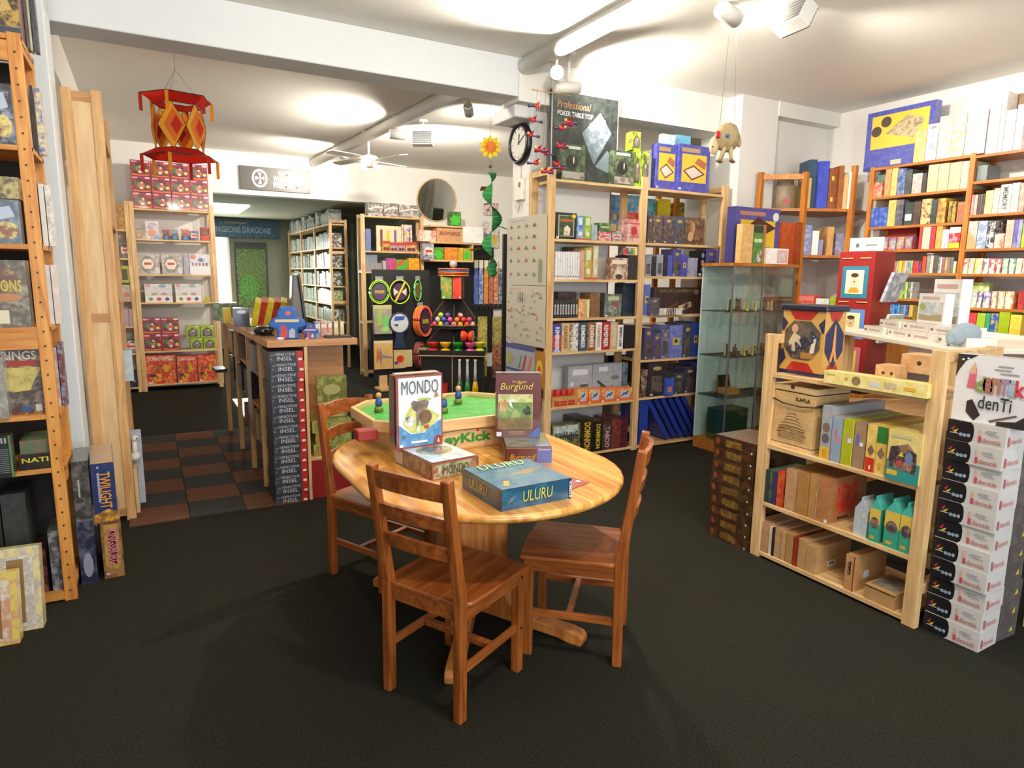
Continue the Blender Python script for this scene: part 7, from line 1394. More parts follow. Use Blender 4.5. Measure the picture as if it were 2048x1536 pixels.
o = MB().sphere((0, 0, .05), .05, 20, 14, '8a8888').build('silver_ball', 'shiny', None, jl(0, .21, 1.626)); tag(o, 'silver ball crowning the disc stack on black tower', 'ball')
ballc = [('e03c5c', 'pink'), ('e0503c', 'red'), ('e87838', 'orange'), ('d84868', 'rose'), ('3c50a8', 'blue'), ('b8c838', 'lime'), ('d8d0b0', 'cream'), ('c83c38', 'crimson'), ('e09830', 'amber'), ('d84a90', 'magenta'), ('5a4a8a', 'violet'), ('c8c0b8', 'grey')]
spots = [(-.23, .12, 0), (-.15, .08, 0), (-.07, .06, 0), (.02, .055, 0), (.10, .06, 0), (.18, .08, 0), (.25, .14, 0), (-.19, .10, .06), (-.11, .07, .06), (-.03, .06, .06), (.06, .06, .06), (.14, .07, .06), (.21, .11, .06), (-.15, .09, .115), (-.06, .07, .115), (.1, .07, .115)]
for k, (x, y, z) in enumerate(spots):
    cl, nm = ballc[(k * 5) % 12]
    o = MB().sphere((0, 0, .036), .036, 16, 10, cl, ballc[(k * 5 + 3) % 12][0] if k % 3 == 0 else None).build('juggling_ball', 'shiny', None, jl(x, y, .88 + z)); tag(o, ORD[1 + k % 7 if k < 7 else 1 + (k - 7) % 6 if k < 13 else k - 12] + ' ball from left, ' + ('lowest' if k < 7 else 'middle' if k < 13 else 'top') + ' layer in the tower shelf, ' + nm, 'juggling ball', 'juggling balls in the black tower')
def diabolo(x, y, z, cl, lab, side=False):
    r = thing('spinning_top', lab, 'diabolo', jl(x, y, z), (0, RAD(90) if side else 0, RAD(-40) if side else 0), 'spinning tops on the tower tray')
    for s_ in (0, 1):
        pr_ = [(.014, .075), (.03, .074), (.062, .05), (.074, .014), (.074, .004), (.06, .0), (.02, .0)]
        pr_ = [(a, b_ if s_ == 0 else .152 - b_) for a, b_ in pr_]
        MB().lathe(pr_ if s_ == 0 else pr_[::-1], 22, cl, caps=False).build('cup', 'shiny', r)
for x, y, cl, nm in ((-.25, .07, 'c82c20', 'red'), (-.09, .065, 'e8b420', 'yellow'), (.07, .065, '20902c', 'green'), (.23, .065, 'e05a90', 'pink'), (.34, .13, 'c8d030', 'lime')):
    diabolo(x, y, .54, cl, nm + ' spinning top standing on the black tower tray')
diabolo(.12, .05, .77, 'e04824', 'orange red spinning top lying on its side above the pink one', True)
tag(gbox(.17, .1, .06, '8a8458', 'b0a880').build('bead_bag', 'card', None, jl(-.37, .12, .54), RAD(-29)), 'bag of beige beads at the left of the tower tray', 'bag')
for k, (x, cl, nm) in enumerate(((.10, '2c6a34', 'dark green'), (.20, '2c7a3c', 'leaf green'), (.30, 'e0b018', 'yellow'))):
    r = thing('juggling_club', nm + ' juggling club with white handle under the tower tray', 'juggling club', jl(x, -.045, 0), 0, 'juggling clubs')
    MB().lathe([(.012, 0), (.034, .01), (.044, .06), (.04, .12), (.024, .2)], 16, cl).build('club_body', 'shiny', r); MB().lathe([(.024, .2), (.018, .32), (.015, .46), (.02, .48)], 12, 'e4e2dc').build('handle', 'card', r)
tag(gbox(.3, .12, .16, 'a82018', 'c83020').build('hoop_bag', 'card', None, jl(-.20, -.10, .0), RAD(-29)), 'red toy bag on the floor below the black tower', 'bag')
tag(bx('display_pole', 'black_board', None, 3.95, 7.38, 0, 4.01, 7.42, 2.05), 'tall black display pole left of the kite posters', 'pole')
# hanging kite packs
kp = [('3a5ab0', '6a8ad0', 'blue'), ('5a7ac0', 'c8d0e0', 'pale blue'), ('e08830', 'f0b050', 'orange'), ('e0762c', '5a3a80', 'dark orange'), ('d86a28', 'e0d0c0', 'red orange'), ('3c4a6a', 'c8d0d8', 'slate')]
for k, (c1, c2, nm) in enumerate(kp):
    r = thing('kite_pack', nm + ' long kite pack hanging on the back wall', 'kite pack', (4.79 + k * .093, 9.925, 1.04), 0, 'kite packs on the back wall')
    MB().prism([(-.038, 0), (.038, 0), (.038, .5), (.022, .68), (-.022, .68), (-.038, .5)], 0, .02, c1, c2, xf=Matrix.Rotation(pi / 2, 4, 'X')).build('sleeve', 'gloss', r); bx('header', 'white_top', r, -.035, -.021, .62, .035, .001, .75); bx('foot_card', 'black_plastic', r, -.036, -.022, -.06, .036, .0, .03)
for k, (x, cl, ar, lab) in enumerate(((4.45, 'c8b860', '8a7a3c', 'yellow rolled kite low beside the black tower'), (4.66, 'b8a858', '6a6450', 'olive rolled kite low at the black pole'), (4.62, '6a4a5a', 'd88840', 'rainbow kite hanging lowest beside the black pole'))):
    tag(gbox(.14, .05, .92 if k < 2 else .5, cl, ar).build('rolled_kite', 'card', None, (x, 8.95 - .08 * k, .0), RAD(4)), lab, 'kite')
kt = thing('toy_hoop_frame', 'round wooden banjo shaped toy on the wall shelf', 'toy', (4.42, 9.915, 1.42)); MB().tube([(.10 * cos(a), 0, .16 * sin(a)) for a in [2 * pi * q / 24 for q in range(24)]], .009, 8, 'd8b890', closed=True).build('hoop', 'card', kt); bx('panel', 'beech', kt, -.26, .0, -.12, -.04, .012, .14)
# ------------------------------------------------------------------ corner shelf and glass cabinet
cs = thing('corner_shelf', 'honey pine corner shelf between cabinet and bookcase', 'shelf', (0, 0, 0)); P0, P1, P2 = (5.02, 4.38), (5.33, 4.14), (5.72, 3.93)
for p in (P0, P1, P2): bx('post', 'honey_v', cs, p[0] - .022, p[1] - .022, 0, p[0] + .022, p[1] + .022, 2.50 if p != P2 else 2.56, bevel=.002)
poly = [P0, P1, P2, (6.08, 4.0), (6.08, 4.5), (5.1, 4.5)]
for z in (2.18, 1.76, 1.36, .9, .45, .06): MB().prism(poly, z - .025, z).build('shelf_board', 'honey_h', cs)
bar('rail', 'orange_h', cs, (*P0, 2.46), (*P1, 2.46), .02, .05)
U = Vector((P2[0] - P1[0], P2[1] - P1[1], 0)); UL = U.length; U.normalize(); V = Vector((-U.y, U.x, 0)); AU = math.atan2(U.y, U.x)
def onc(t0, t1, z, h, d, sb, nm, lab, cl, ar=None, dec=(), cat='game box', mat='card'):
    w = (t1 - t0) * UL; p = Vector((*P1, z)) + U * ((t0 + t1) / 2 * UL) + V * sb; return game(nm, lab, w - .002, d, h, cl, ar, dec, tuple(p), AU, cat, mat)
onc(.06, .15, 2.18, .27, .2, .02, 'wooden_case', 'narrow pale tan case on the corner shelf top', 'c8a860'); onc(.12, .28, 2.18, .44, .22, .06, 'game_box', 'tall dark navy box on the corner shelf top', '2c4460', '34506c')
onc(.28, .50, 2.18, .42, .2, .02, 'game_box', 'tall shiny royal blue box on the corner shelf top', '3a48b0', '4854c0', mat='gloss'); onc(.51, .68, 2.18, .36, .18, .02, 'wooden_case', 'brown wooden case with brass catches on corner shelf', '8a4c24', '7a4020', [('f', 'r', (.3, .7, .6, .8), 'd8b850'), ('f', 'r', (.3, .18, .6, .28), 'd8b850')], 'wooden case'); onc(.69, .79, 2.18, .38, .18, .0, 'wooden_case', 'taller brown wooden case on the corner shelf top', '9a5a2c', '8a5028', (), 'wooden case')
onc(.80, .89, 2.18, .30, .18, .0, 'game_box', 'sand coloured box on the corner shelf top', 'd8a468', 'e0b478'); onc(.90, 1.0, 2.18, .33, .18, .0, 'game_box', 'bright white box on the corner shelf top', 'f4efe6', None)
onc(.06, .24, 1.76, .27, .18, .02, 'game_box', 'silver blue chess box on the corner shelf', '7a84b0', 'a8acc8'); onc(.26, .40, 1.76, .22, .15, .02, 'game_box', 'white upright box on the corner shelf', 'e4e2e0', None); onc(.41, .50, 1.76, .14, .12, .02, 'game_box', 'short lilac box on the corner shelf', '8a8cb0', None); onc(.58, .72, 1.76, .26, .2, .03, 'wooden_case', 'leaning tan wooden case on the corner shelf', 'b88a50', 'c49860', (), 'wooden case'); onc(.78, .96, 1.76, .20, .14, .04, 'game_box', 'grey violet boxed game on the corner shelf', '7a7890', '9a98ac')
jr = thing('storage_jar', 'grey cylindrical jar with red emblem on the corner shelf', 'jar', (5.33, 4.36, 2.18)); MB().lathe([(.10, 0), (.105, .01), (.105, .2), (.10, .21), (.075, .22), (.075, .31), (.07, .32)], 24, '8a7a60', '7a6a50').build('jar_body', 'card', jr)
MB().prism(ell(0, 0, .035, .022, 8), 0, .002, 'b03428', xf=Matrix.Rotation(RAD(-38), 4, 'Z') @ Matrix.Translation((0, -.106, .07)) @ Matrix.Rotation(pi / 2, 4, 'X')).build('emblem', 'card', jr)
gc = thing('glass_cabinet', 'narrow glass cabinet of chess sets below the violet box', 'display cabinet', (4.34, 4.0, 0))
bx('top_board', 'honey_h', gc, -.02, -.01, 1.64, .80, .36, 1.665); bx('plinth', 'honey_h', gc, 0, .0, 0, .78, .36, .10)
for x in (0, .36, .765): 
    bx('frame_post', 'grey_metal', gc, x, 0, .10, x + .012, .012, 1.64)
bx('glass_front', 'glass_pane', gc, .012, .004, .10, .36, .008, 1.64); bx('glass_front', 'glass_pane', gc, .372, .004, .10, .765, .008, 1.64); bx('glass_side', 'glass_pane', gc, .002, .012, .10, .006, .35, 1.64)
for z in (1.255, .86, .50): bx('glass_shelf', 'glass_pane', gc, .01, .02, z - .008, .765, .35, z)
bx('back_board', 'plaster_cool', gc, .0, .352, .10, .78, .36, 1.64)
def chessman(x, y, z, h, cl, lab, grp):
    o = MB().lathe([(.013, 0), (.014, .006), (.009, .012), (.006, h * .5), (.009, h * .62), (.005, h * .66), (.009, h * .82), (.007, h * .93), (.002, h)], 10, cl).build('chess_piece', 'shiny', None, (x, y, z)); tag(o, lab, 'chess piece', grp)
rc = random.Random(5)
for z, n0, row in ((1.255, 18, 'upper'), (.86, 15, 'lower')):
    for k in range(n0):
        dark = k in (0, 1, 3, 4) or k % 7 == 5
        chessman(4.40 + k * .034, 4.06 + .05 * (k % 3), z, rc.uniform(.07, .115), '3a2a1c' if dark else ('d0ac6c', 'c09858', 'e0c490')[k % 3], ('dark' if dark else 'pale') + ' turned chess piece on the ' + row + ' glass cabinet shelf', 'chess pieces on the ' + row + ' glass shelf')
wb = thing('open_chess_box', 'small open wooden chess box on the bottom glass shelf', 'chess box', (4.50, 4.12, .50)); bx('tray', 'orange_h', wb, 0, 0, 0, .14, .12, .06, bevel=.003); MB().box(0, 0, 0, .14, .012, .11, '3c2418', cols={'f': '1c1410'}).build('lid', 'card', wb, (0, .11, .06), (RAD(-12), 0, 0))
tag(gbox(.3, .2, .28, '24402c', '2c4a34').build('game_box', 'card', None, (4.55, 4.06, .10)), 'dark green box at the bottom of the glass cabinet', 'game box')
# ------------------------------------------------------------------ block tin and wooden block chest on the low unit
tn = thing('block_tin', 'tall square toy block tin with navy lid on low unit', 'tin', (3.09, 2.235, 1.039), RAD(-93))
w_, h_, dd_ = .262, .335, .15; m = MB().box(-w_ / 2, -w_ / 2, 0, w_ / 2, -w_ / 2 + dd_, h_, 'c89c50'); m.build('tin_body', 'gloss', tn)
def fq(pts, c, k, ang, nm, art=None):
    q = MB(); e = .0008 * k
    if ang == 0: P = [(-w_ / 2 + a * w_, -w_ / 2 - e, b_ * h_) for a, b_ in pts]
    elif ang > 0: P = [(w_ / 2 + e, -w_ / 2 + a * dd_, b_ * h_) for a, b_ in pts]
    else: P = [(-w_ / 2 - e, -w_ / 2 + dd_ - a * dd_, b_ * h_) for a, b_ in pts]
    q.face(P, c, art); q.build(nm, 'gloss', tn)
for ang in (0, pi / 2, -pi / 2):
    side = ang != 0
    fq([(0, 0), (1, 0), (1, .06), (0, .06)], '1c2048', 1, ang, 'base_band'); fq([(.16, .06), (.84, .06), (.68, .2), (.3, .2)], 'b0241c', 2, ang, 'red_print'); fq([(.16, 1), (.84, 1), (.68, .86), (.3, .86)], 'b0241c', 2, ang, 'red_print')
    if not side:
        fq([(.28, .24), (.7, .24), (.92, .42), (.92, .68), (.7, .84), (.28, .84), (.08, .68), (.08, .42)], '4a423c', 2, ang, 'photo_print', '6a5a4c'); fq(ell(.32, .72, .08, .07), 'c89a7c', 3, ang, 'photo_print'); fq([(.18, .5), (.3, .66), (.46, .6), (.5, .44), (.3, .34)], 'c8b494', 3, ang, 'photo_print'); fq([(.7, .36), (.8, .36), (.84, .6), (.76, .66)], 'e0d4c0', 3, ang, 'photo_print'); fq([(.5, .26), (.8, .28), (.76, .36), (.5, .36)], 'a8743c', 3, ang, 'photo_print')
        for p_ in ([(0, .1), (.14, .24), (.06, .4), (0, .36)], [(0, .9), (.14, .8), (.04, .66), (0, .7)], [(1, .9), (.86, .8), (.96, .66), (1, .7)]): fq(p_, '24264c', 2, ang, 'navy_print')
    else:
        fq([(.06, .4), (.5, .14), (.94, .4), (.94, .66), (.5, .9), (.06, .66)], '1e2250', 3, ang, 'navy_print'); fq([(.3, .24), (.42, .24), (.5, .36), (.58, .24), (.7, .24), (.58, .42), (.53, .8), (.47, .8), (.42, .42)], 'd8964c', 4, ang, 'tower_print')
MB().box(-w_ / 2 - .012, -w_ / 2 - .012, h_, w_ / 2 + .012, -w_ / 2 + dd_ + .012, h_ + .03, '1a1c34').build('lid', 'gloss', tn, bevel=.006)
text('KAPLA', '26304e', tn, .20, .055, Matrix.Translation((.01, -w_ / 2 - .006, h_ * .5)) @ Matrix.Rotation(pi / 2, 4, 'X') @ Matrix.Rotation(RAD(32), 4, 'Z'), mat='gloss')
ch = thing('block_chest', 'pale wooden block chest with sliding lid on second shelf', 'wooden chest', (2.925, 2.235, .648), RAD(-92))
w2, d2_, h2 = .262, .26, .30
MB().box(-w2 / 2, 0, .022, w2 / 2, d2_, h2, 'd0a870', 'dcb880').build('body', 'card', ch, bevel=.002); bx('foot_board', 'light_pine_h', ch, -w2 / 2 - .003, -.003, 0, w2 / 2 + .003, d2_ + .003, .02); bx('sliding_lid', 'light_pine_h', ch, -w2 / 2 - .002, -.002, h2 + .006, w2 / 2 + .002, d2_, h2 + .036)
MB().box(-w2 / 2 - .001, -.001, .020, w2 / 2 + .001, d2_, .0225, '2a1810').build('dark_seam', 'card', ch); MB().box(-w2 / 2 - .001, -.001, h2 + .0005, w2 / 2 + .001, d2_, h2 + .006, '2a1810').build('dark_seam', 'card', ch)
MB().tube([(-.135, -.012, h2 * .86), (-.05, -.02, h2 * .80), (.06, -.02, h2 * .79), (.135, -.012, h2 * .82), (.14, .12, h2 * .86)], .004, 7, '2c1c1c').build('cord', 'card', ch)
MB().lathe([(.012, 0), (.012, .002)], 12, '5a3420', xf=Matrix.Translation((-.01, -.0022, h2 + .03)) @ Matrix.Rotation(pi / 2, 4, 'X')).build('finger_notch', 'card', ch)
text('KAPLA', '2c1c14', ch, .085, .02, Matrix.Translation((.06, -.003, h2 * .9)) @ Matrix.Rotation(pi / 2, 4, 'X'))
for k in range(7):
    a = .03 + .011 * k; z = .19 - .017 * k; MB().tube([(-a - .0, -.002, z - .008), (-a * .55, -.002, z), (a * .55, -.002, z), (a, -.002, z - .008)], .0012, 4, '6a4c30').build('pagoda_print', 'card', ch)
for k in range(8): MB().tube([(-.085, -.002, .115 - .009 * k), (.085, -.002, .115 - .009 * k)], .001, 4, '7a5c3c').build('pagoda_print', 'card', ch)
# ------------------------------------------------------------------ stacks on the floor around the low unit
me_ = gbox(.30, .30, .0685, '3a2416', '5a3c20', [('f', 'r', (.3, .2, .7, .8), '6a4a20', '8a6a30'), ('f', 'e', (.1, .5, .05, .3), '8a4428'), ('f', 'e', (.93, .2, .02, .1), 'c8c4c0'), ('t', 'r', (.02, .02, .98, .98), '6a6458', '8a3c2c')]).mesh('stacked_game')
for k in range(9):
    o = obj('stacked_game', me_, 'gloss', None, (2.88 + rng.uniform(0, .01), 2.575 + rng.uniform(-.006, .006), k * .0695), RAD(-90) + rng.uniform(-.02, .02)); tag(o, ('top' if k == 8 else 'bottom' if k == 0 else ORD[k + 1] + ' from bottom') + ' brown fantasy game box in stack left of low unit', 'game box', 'brown game boxes stacked on the floor')
W3, D3, H3 = .222, .15, .0868
me3 = gbox(W3, D3, H3, 'cfcac4', None, [('f', 'p', [(0, 0), (.40, 0), (.45, .12), (.47, .35), (.47, .65), (.45, .88), (.40, 1), (0, 1)], '17151a'), ('f', 'p', [(.06, .5), (.14, .74), (.12, .5)], 'b8283c'), ('f', 'p', [(.1, .42), (.2, .6), (.16, .4)], 'd8c830'), ('f', 'r', (.06, .34, .2, .38), 'c8c4c0'), ('f', 'e', (.25, .34, .035, .09), '8aa0b0'), ('f', 'e', (.32, .34, .035, .09), '8aa0b0'), ('f', 'e', (.39, .36, .03, .09), '9aa8b4'), ('f', 'r', (.56, .14, .61, .42), 'c84a5c'), ('f', 'r', (.565, .42, .605, .76), 'd8b0a0'), ('f', 'r', (.68, .72, .86, .75), '8a8684'), ('f', 'r', (.66, .64, .84, .67), '8a8684'), ('f', 'r', (.72, .56, .9, .59), '8a8684'), ('r', 'r', (.1, .15, .16, .6), 'c84a5c')]).mesh('stacked_game')
for k in range(11):
    o = obj('stacked_game', me3, 'card', None, (2.935 + rng.uniform(-.004, .004) + .004 * (k % 3), 1.372 + rng.uniform(-.003, .003), k * .0872), RAD(-90) + rng.uniform(-.05, .03)); tag(o, ('top' if k == 10 else 'bottom' if k == 0 else ORD[k + 1] + ' from bottom') + ' black and white drawing game box in front right stack', 'game box', 'black and white drawing games stacked on the floor')
    text('dentik', 'b85a50', o, .07, .02, face_m('f', W3, D3, H3, .79, .28, .005), bold=.0); text('Identik', 'c86a68', o, .085, .022, face_m('r', W3, D3, H3, .5, .35, .005), bold=0)
me4 = gbox(.15, .30, H3, '5a5250', '6a6260', [('f', 'p', [(.6, .3), (.75, .6), (.8, .3)], 'd8c030'), ('l', 'p', [(.6, .3), (.75, .6), (.8, .3)], 'd8c030')]).mesh('stacked_game')
for k in range(10):
    o = obj('stacked_game', me4, 'card', None, (3.175, 1.265 + rng.uniform(-.004, .004), k * .0872), rng.uniform(-.03, .03)); tag(o, ('top' if k == 9 else 'bottom' if k == 0 else ORD[k + 1] + ' from bottom') + ' dark drawing game box in stack behind the white ones', 'game box', 'dark drawing games stacked on the floor')
s5 = game('drawing_game', 'white drawing game box with big lettering standing on the stack', .275, .07, .275, 'e2e0de', None, [('f', 'p', [(0, 1), (.28, 1), (.12, .9), (.04, .76), (0, .64)], '1c1a1e'), ('f', 'p', [(.62, 0), (1, 0), (1, .22), (.86, .1), (.62, .06)], '2c2a2e'), ('f', 'e', (.08, .92, .02, .014), 'e8e8e8'), ('f', 'e', (.15, .94, .02, .014), 'e8e8e8'), ('f', 'p', [(.17, .5), (.29, .5), (.29, .76), (.25, .9), (.2, .78)], 'd8687c'), ('f', 'p', [(.18, .72), (.29, .72), (.25, .9)], 'd8b090'), ('f', 'p', [(.2, .14), (.32, .02), (.4, .12), (.27, .34), (.2, .3)], '2a282c'), ('f', 'p', [(.52, .06), (.86, .2), (.88, .18), (.54, .03)], '6a5c58'), ('f', 'r', (.56, .86, .76, .88), '9a9694'), ('f', 'r', (.52, .81, .74, .83), '9a9694'), ('f', 'r', (.6, .76, .84, .78), '9a9694')], (2.955, 1.345, .96), RAD(-90))
for ch_, cl, u in (('d', '8a9a4c', .36), ('e', 'b06a5c', .46), ('n', 'b07a5c', .57), ('T', 'a080a0', .68), ('i', '9ab0b8', .77), ('k', 'c84048', .88)): text(ch_, cl, s5, .038, .066, face_m('f', .275, .07, .275, u, .58, .008), bold=.03)
text('denTi', '3a383c', s5, .12, .055, face_m('f', .275, .07, .275, .58, .32, .008), bold=.01)
# second unit post at the right edge
pu = thing('pine_side_unit', 'pine shelf unit standing at the right edge behind the stacks', 'shelf rack', (3.36, 1.24, 0)); bx('post', 'pine_v', pu, 0, 0, 0, .06, .04, 1.245); bx('post', 'pine_v', pu, 0, -.6, 0, .06, -.56, 1.245); bx('rail', 'pine_h', pu, .005, -.56, 1.18, .05, 0, 1.23)
# white display table with stacked travel games
wt = thing('white_display_table', 'white topped display table behind the low unit', 'table', (0, 0, 0)); pw = [(4.14, 2.94), (3.50, 1.80), (4.40, 1.28), (5.02, 2.42)]
MB().prism(pw, 1.175, 1.20).build('tabletop', 'white_top', wt, bevel=.004)
for p in ((4.17, 2.80), (3.62, 1.82), (4.37, 1.40), (4.88, 2.40)): bx('leg', 'pine_v', wt, p[0] - .03, p[1] - .03, 0, p[0] + .03, p[1] + .03, 1.175)
MB().prism([(4.16, 2.86), (3.58, 1.85), (4.38, 1.38), (4.95, 2.4)], .70, .72).build('lower_shelf', 'pine_h', wt)
e1 = Vector((3.50 - 4.14, 1.80 - 2.94, 0)).normalized(); e2 = Vector((-e1.y, e1.x, 0)) * 1; aw = math.atan2(e1.y, e1.x)
wl = []
for (s_, t_, lv, k) in ((.40, .10, 0, 0), (.64, .12, 0, 1), (.88, .10, 0, 2), (1.10, .14, 0, 3), (.50, .14, 1, 4), (.74, .16, 1, 5), (1.0, .15, 1, 6), (.86, .30, 0, 7)):
    p = Vector((4.14, 2.94, 1.20 + .046 * lv)) + e1 * s_ + e2 * t_
    o = game('travel_game', ORD[k + 1] + ' flat white travel game box on the white display table', .23, .16, .045, 'e4ddd4', 'f0ece6', [('f', 'r', (.06, .3, .16, .6), '6a6668'), ('f', 'r', (.3, .35, .85, .6), 'c8b0a8')], tuple(p), aw + rng.uniform(-.06, .06), group='flat white games on the display table')
p = Vector((4.14, 2.94, 1.292)) + e1 * .80 + e2 * .2
game('travel_game', 'white landscape game box propped on the flat white boxes', .24, .05, .17, 'f0ede8', None, [('f', 'r', (.06, .1, .94, .72), 'b8c4c8', 'e0e4e0'), ('f', 'p', [(.06, .1), (.94, .1), (.94, .34), (.5, .26), (.06, .3)], 'b0a078'), ('f', 'e', (.18, .55, .12, .12), 'a8b060'), ('f', 'r', (.15, .8, .8, .9), 'd0b8b4')], tuple(p), aw)
p = Vector((4.14, 2.94, 1.245)) + e1 * .68 + e2 * .36
game('travel_game', 'tall white landscape game box standing on display table', .25, .06, .30, 'f0ece6', None, [('f', 'r', (.06, .06, .94, .74), 'b4c4cc', 'dfe4e4'), ('f', 'p', [(.06, .06), (.94, .06), (.94, .3), (.5, .22), (.06, .26)], 'b09a78'), ('f', 'e', (.16, .6, .1, .1), 'a8b060'), ('f', 'r', (.12, .82, .85, .9), 'd0a8a4')], tuple(p), aw)
p = Vector((4.14, 2.94, 1.20)) + e1 * 1.16 + e2 * .5
et = thing('grey_toy_elephant', 'grey toy elephant at the right end of the display table', 'toy', (3.75, 1.86, 1.20), 0); MB().sphere((0, 0, .06), .07, 16, 10, '9aa8b0', sc=(1.4, .9, .85)).build('body', 'matt', et); MB().sphere((-.09, 0, .05), .045, 14, 10, '9aa8b0').build('head', 'matt', et); MB().tube([(-.12, 0, .05), (-.15, 0, .02), (-.15, 0, 0.005)], [.02, .014, .01], 8, '92a0a8').build('trunk', 'matt', et)
# red card tower
rt = thing('card_tower', 'red wooden card tower with framed clown pictures', 'display stand', (4.735, 3.085, 0), RAD(3))
bx('tower_body', 'red_paint', rt, -.135, -.135, .72, .135, .135, 1.745, bevel=.004); bx('turntable', 'black_plastic', rt, -.12, -.12, .69, .12, .12, .72); bx('pedestal', 'honey_v', rt, -.16, -.16, 0, .16, .16, .69)
def card(z, w, h, fr, face, art, lab_):
    q = MB().box(-.139, -w / 2, z, -.135, w / 2, z + h, fr); q.build('picture_frame', 'card', rt); q = MB(); q.face([(-.1405, w * .34, z + h * .14), (-.1405, -w * .34, z + h * .14), (-.1405, -w * .34, z + h * .88), (-.1405, w * .34, z + h * .88)], face); 
    if art: 
        q.face([(-.142, (a) * w, z + h * b_) for a, b_ in ell(0, .56, .16, .16)], art); q.face([(-.1425, a * w, z + h * b_) for a, b_ in ell(0, .72, .15, .07)], '4a2c20'); q.face([(-.143, a * w, z + h * b_) for a, b_ in ell(0, .52, .03, .03)], 'c82c28'); q.face([(-.142, a * w, z + h * b_) for a, b_ in ((-.22, .18), (.22, .18), (.14, .34), (-.14, .34))], 'c88a28')
    q.build('picture_print', 'card', rt)
card(1.40, .20, .235, '2f7088', 'e8dcb0', 'e0b89c', ''); card(1.10, .20, .22, '5a84c0', 'e8dca8', 'c8b48a', ''); card(.82, .19, .22, 'c86a78', 'e0c850', 'd8d8d0', '')
for z in (1.37, 1.69): bx('wire_rack', 'beech', rt, -.142, -.11, z, -.136, -.03, z + .006); bx('wire_rack', 'beech', rt, -.142, .03, z, -.136, .11, z + .006)
for z, cl in ((1.38, '8a90a0'), (1.08, 'b8c0b8')):
    q = MB().box(-.1, -.01, 0, .1, .01, .22, cl, 'c8ccd0'); o = q.build('card_pack', 'card', rt, (.03, -.17, z), (RAD(18), 0, 0))
tag(gbox(.25, .02, .1, 'efeae0', None, [('f', 'r', (.2, .3, .3, .6), '5a5650'), ('f', 'r', (.5, .4, .85, .5), '6a6660')]).build('price_card', 'card', None, (4.70, 3.085, 1.745), RAD(-87)), 'white handwritten price card on top of the red tower', 'price card')
for (y, z, w, h, c1, c2, lab_, t_) in ((3.735, 1.36, .155, .15, 'c84038', 'd86058', 'red rummy style card game on the ledge by red tower', 'FREI'), (3.58, 1.36, .12, .125, 'd8dcdc', 'b8c4b8', 'white card game on the ledge by red tower', None), (3.48, 1.36, .05, .14, '8a9a20', 'a0b030', 'olive box on the ledge by red tower', None)):
    o = game('card_game', lab_, w, .07, h, c1, c2, [('f', 'r', (.06, .66, .94, .94), 'd87a70')] if t_ else (), (5.05, y + .08, z - .11), RAD(-88))
    if t_: text(t_, 'f0dcd0', o, w * .5, h * .25, face_m('f', w, .07, h, .5, .4, .004))
lg = thing('ledge_shelf', 'honey wood ledge unit between cabinet and red tower', 'shelf', (5.03, 3.05, 0)); bx('top_board', 'honey_h', lg, 0, 0, 1.225, .3, .85, 1.25); bx('side', 'honey_v', lg, 0, 0, 0, .3, .03, 1.225); bx('side', 'honey_v', lg, 0, .82, 0, .3, .85, 1.225)
# ------------------------------------------------------------------ blue boards leaning in the bottom right bay of the centre rack
o = game('blue_case', 'upright royal blue game case at bottom right bay', .10, .27, .44, '233a94', '2a44a0', (), (3.86, 4.50, .035), 0, 'game case')
for k in range(6):
    o = MB().box(-.022, 0, 0, .022, .27, .46, ('22389a', '1c2c70')[k % 2], '2a3c88').build('blue_case', 'card', None, (4.16 + k * .083, 4.495, .06), (0, RAD(-34), 0)); tag(o, ORD[k + 1] + ' leaning navy blue game case from left in bottom right bay', 'game case', 'leaning blue cases')
# goods seen through the wall opening behind the centre rack
bk = thing('pine_back_shelf', 'pine shelf seen through the opening behind the centre rack', 'shelf rack', (3.95, 5.28, 0))
for x in (0, .88, 1.3): bx('post', 'honey_v', bk, x, .0, 0, x + .05, .04, 2.42); bx('post', 'honey_v', bk, x, .28, 0, x + .05, .32, 2.42)
for z in (2.03, 1.55, 1.05, .45, .08): bx('shelf_board', 'pine_h', bk, .05, 0, z - .022, 1.3, .32, z)
for k, (x, w, h, z, c1, c2, lab_) in enumerate(((4.075, .12, .3, 2.03, '3a80c8', '8ab8e0', 'narrow blue box with yellow ducks behind the rack'), (4.30, .2, .31, 2.03, '60b8e0', 'e8e8d8', 'sky blue beach box behind the rack'), (4.50, .17, .29, 2.03, '7ac0d8', '4a8a78', 'turquoise box behind the rack'), (4.70, .17, .3, 2.03, 'f0d020', 'f4dc50', 'bright yellow box behind the rack'), (4.95, .15, .28, 2.03, '4a3a2c', 'e0c030', 'dark box with yellow top behind the rack'), (4.3, .4, .18, 1.55, '3a3a3a', '4a4848', 'dark flat carton behind the rack'), (4.62, .2, .22, .45, 'c8a818', 'd8b828', 'mustard yellow box low behind the rack'), (4.98, .2, .5, .45, 'c8a020', 'd0b030', 'tall yellow box low behind the rack'), (4.3, .5, .3, .45, '1c1c20', '24242a', 'black box low behind the rack'))):
    game('game_box', lab_, w, .2, h, c1, c2, [('f', 'e', (.5, .3, .2, .12), 'f0c850')] if k < 3 else (), (x, 5.31, z), 0)
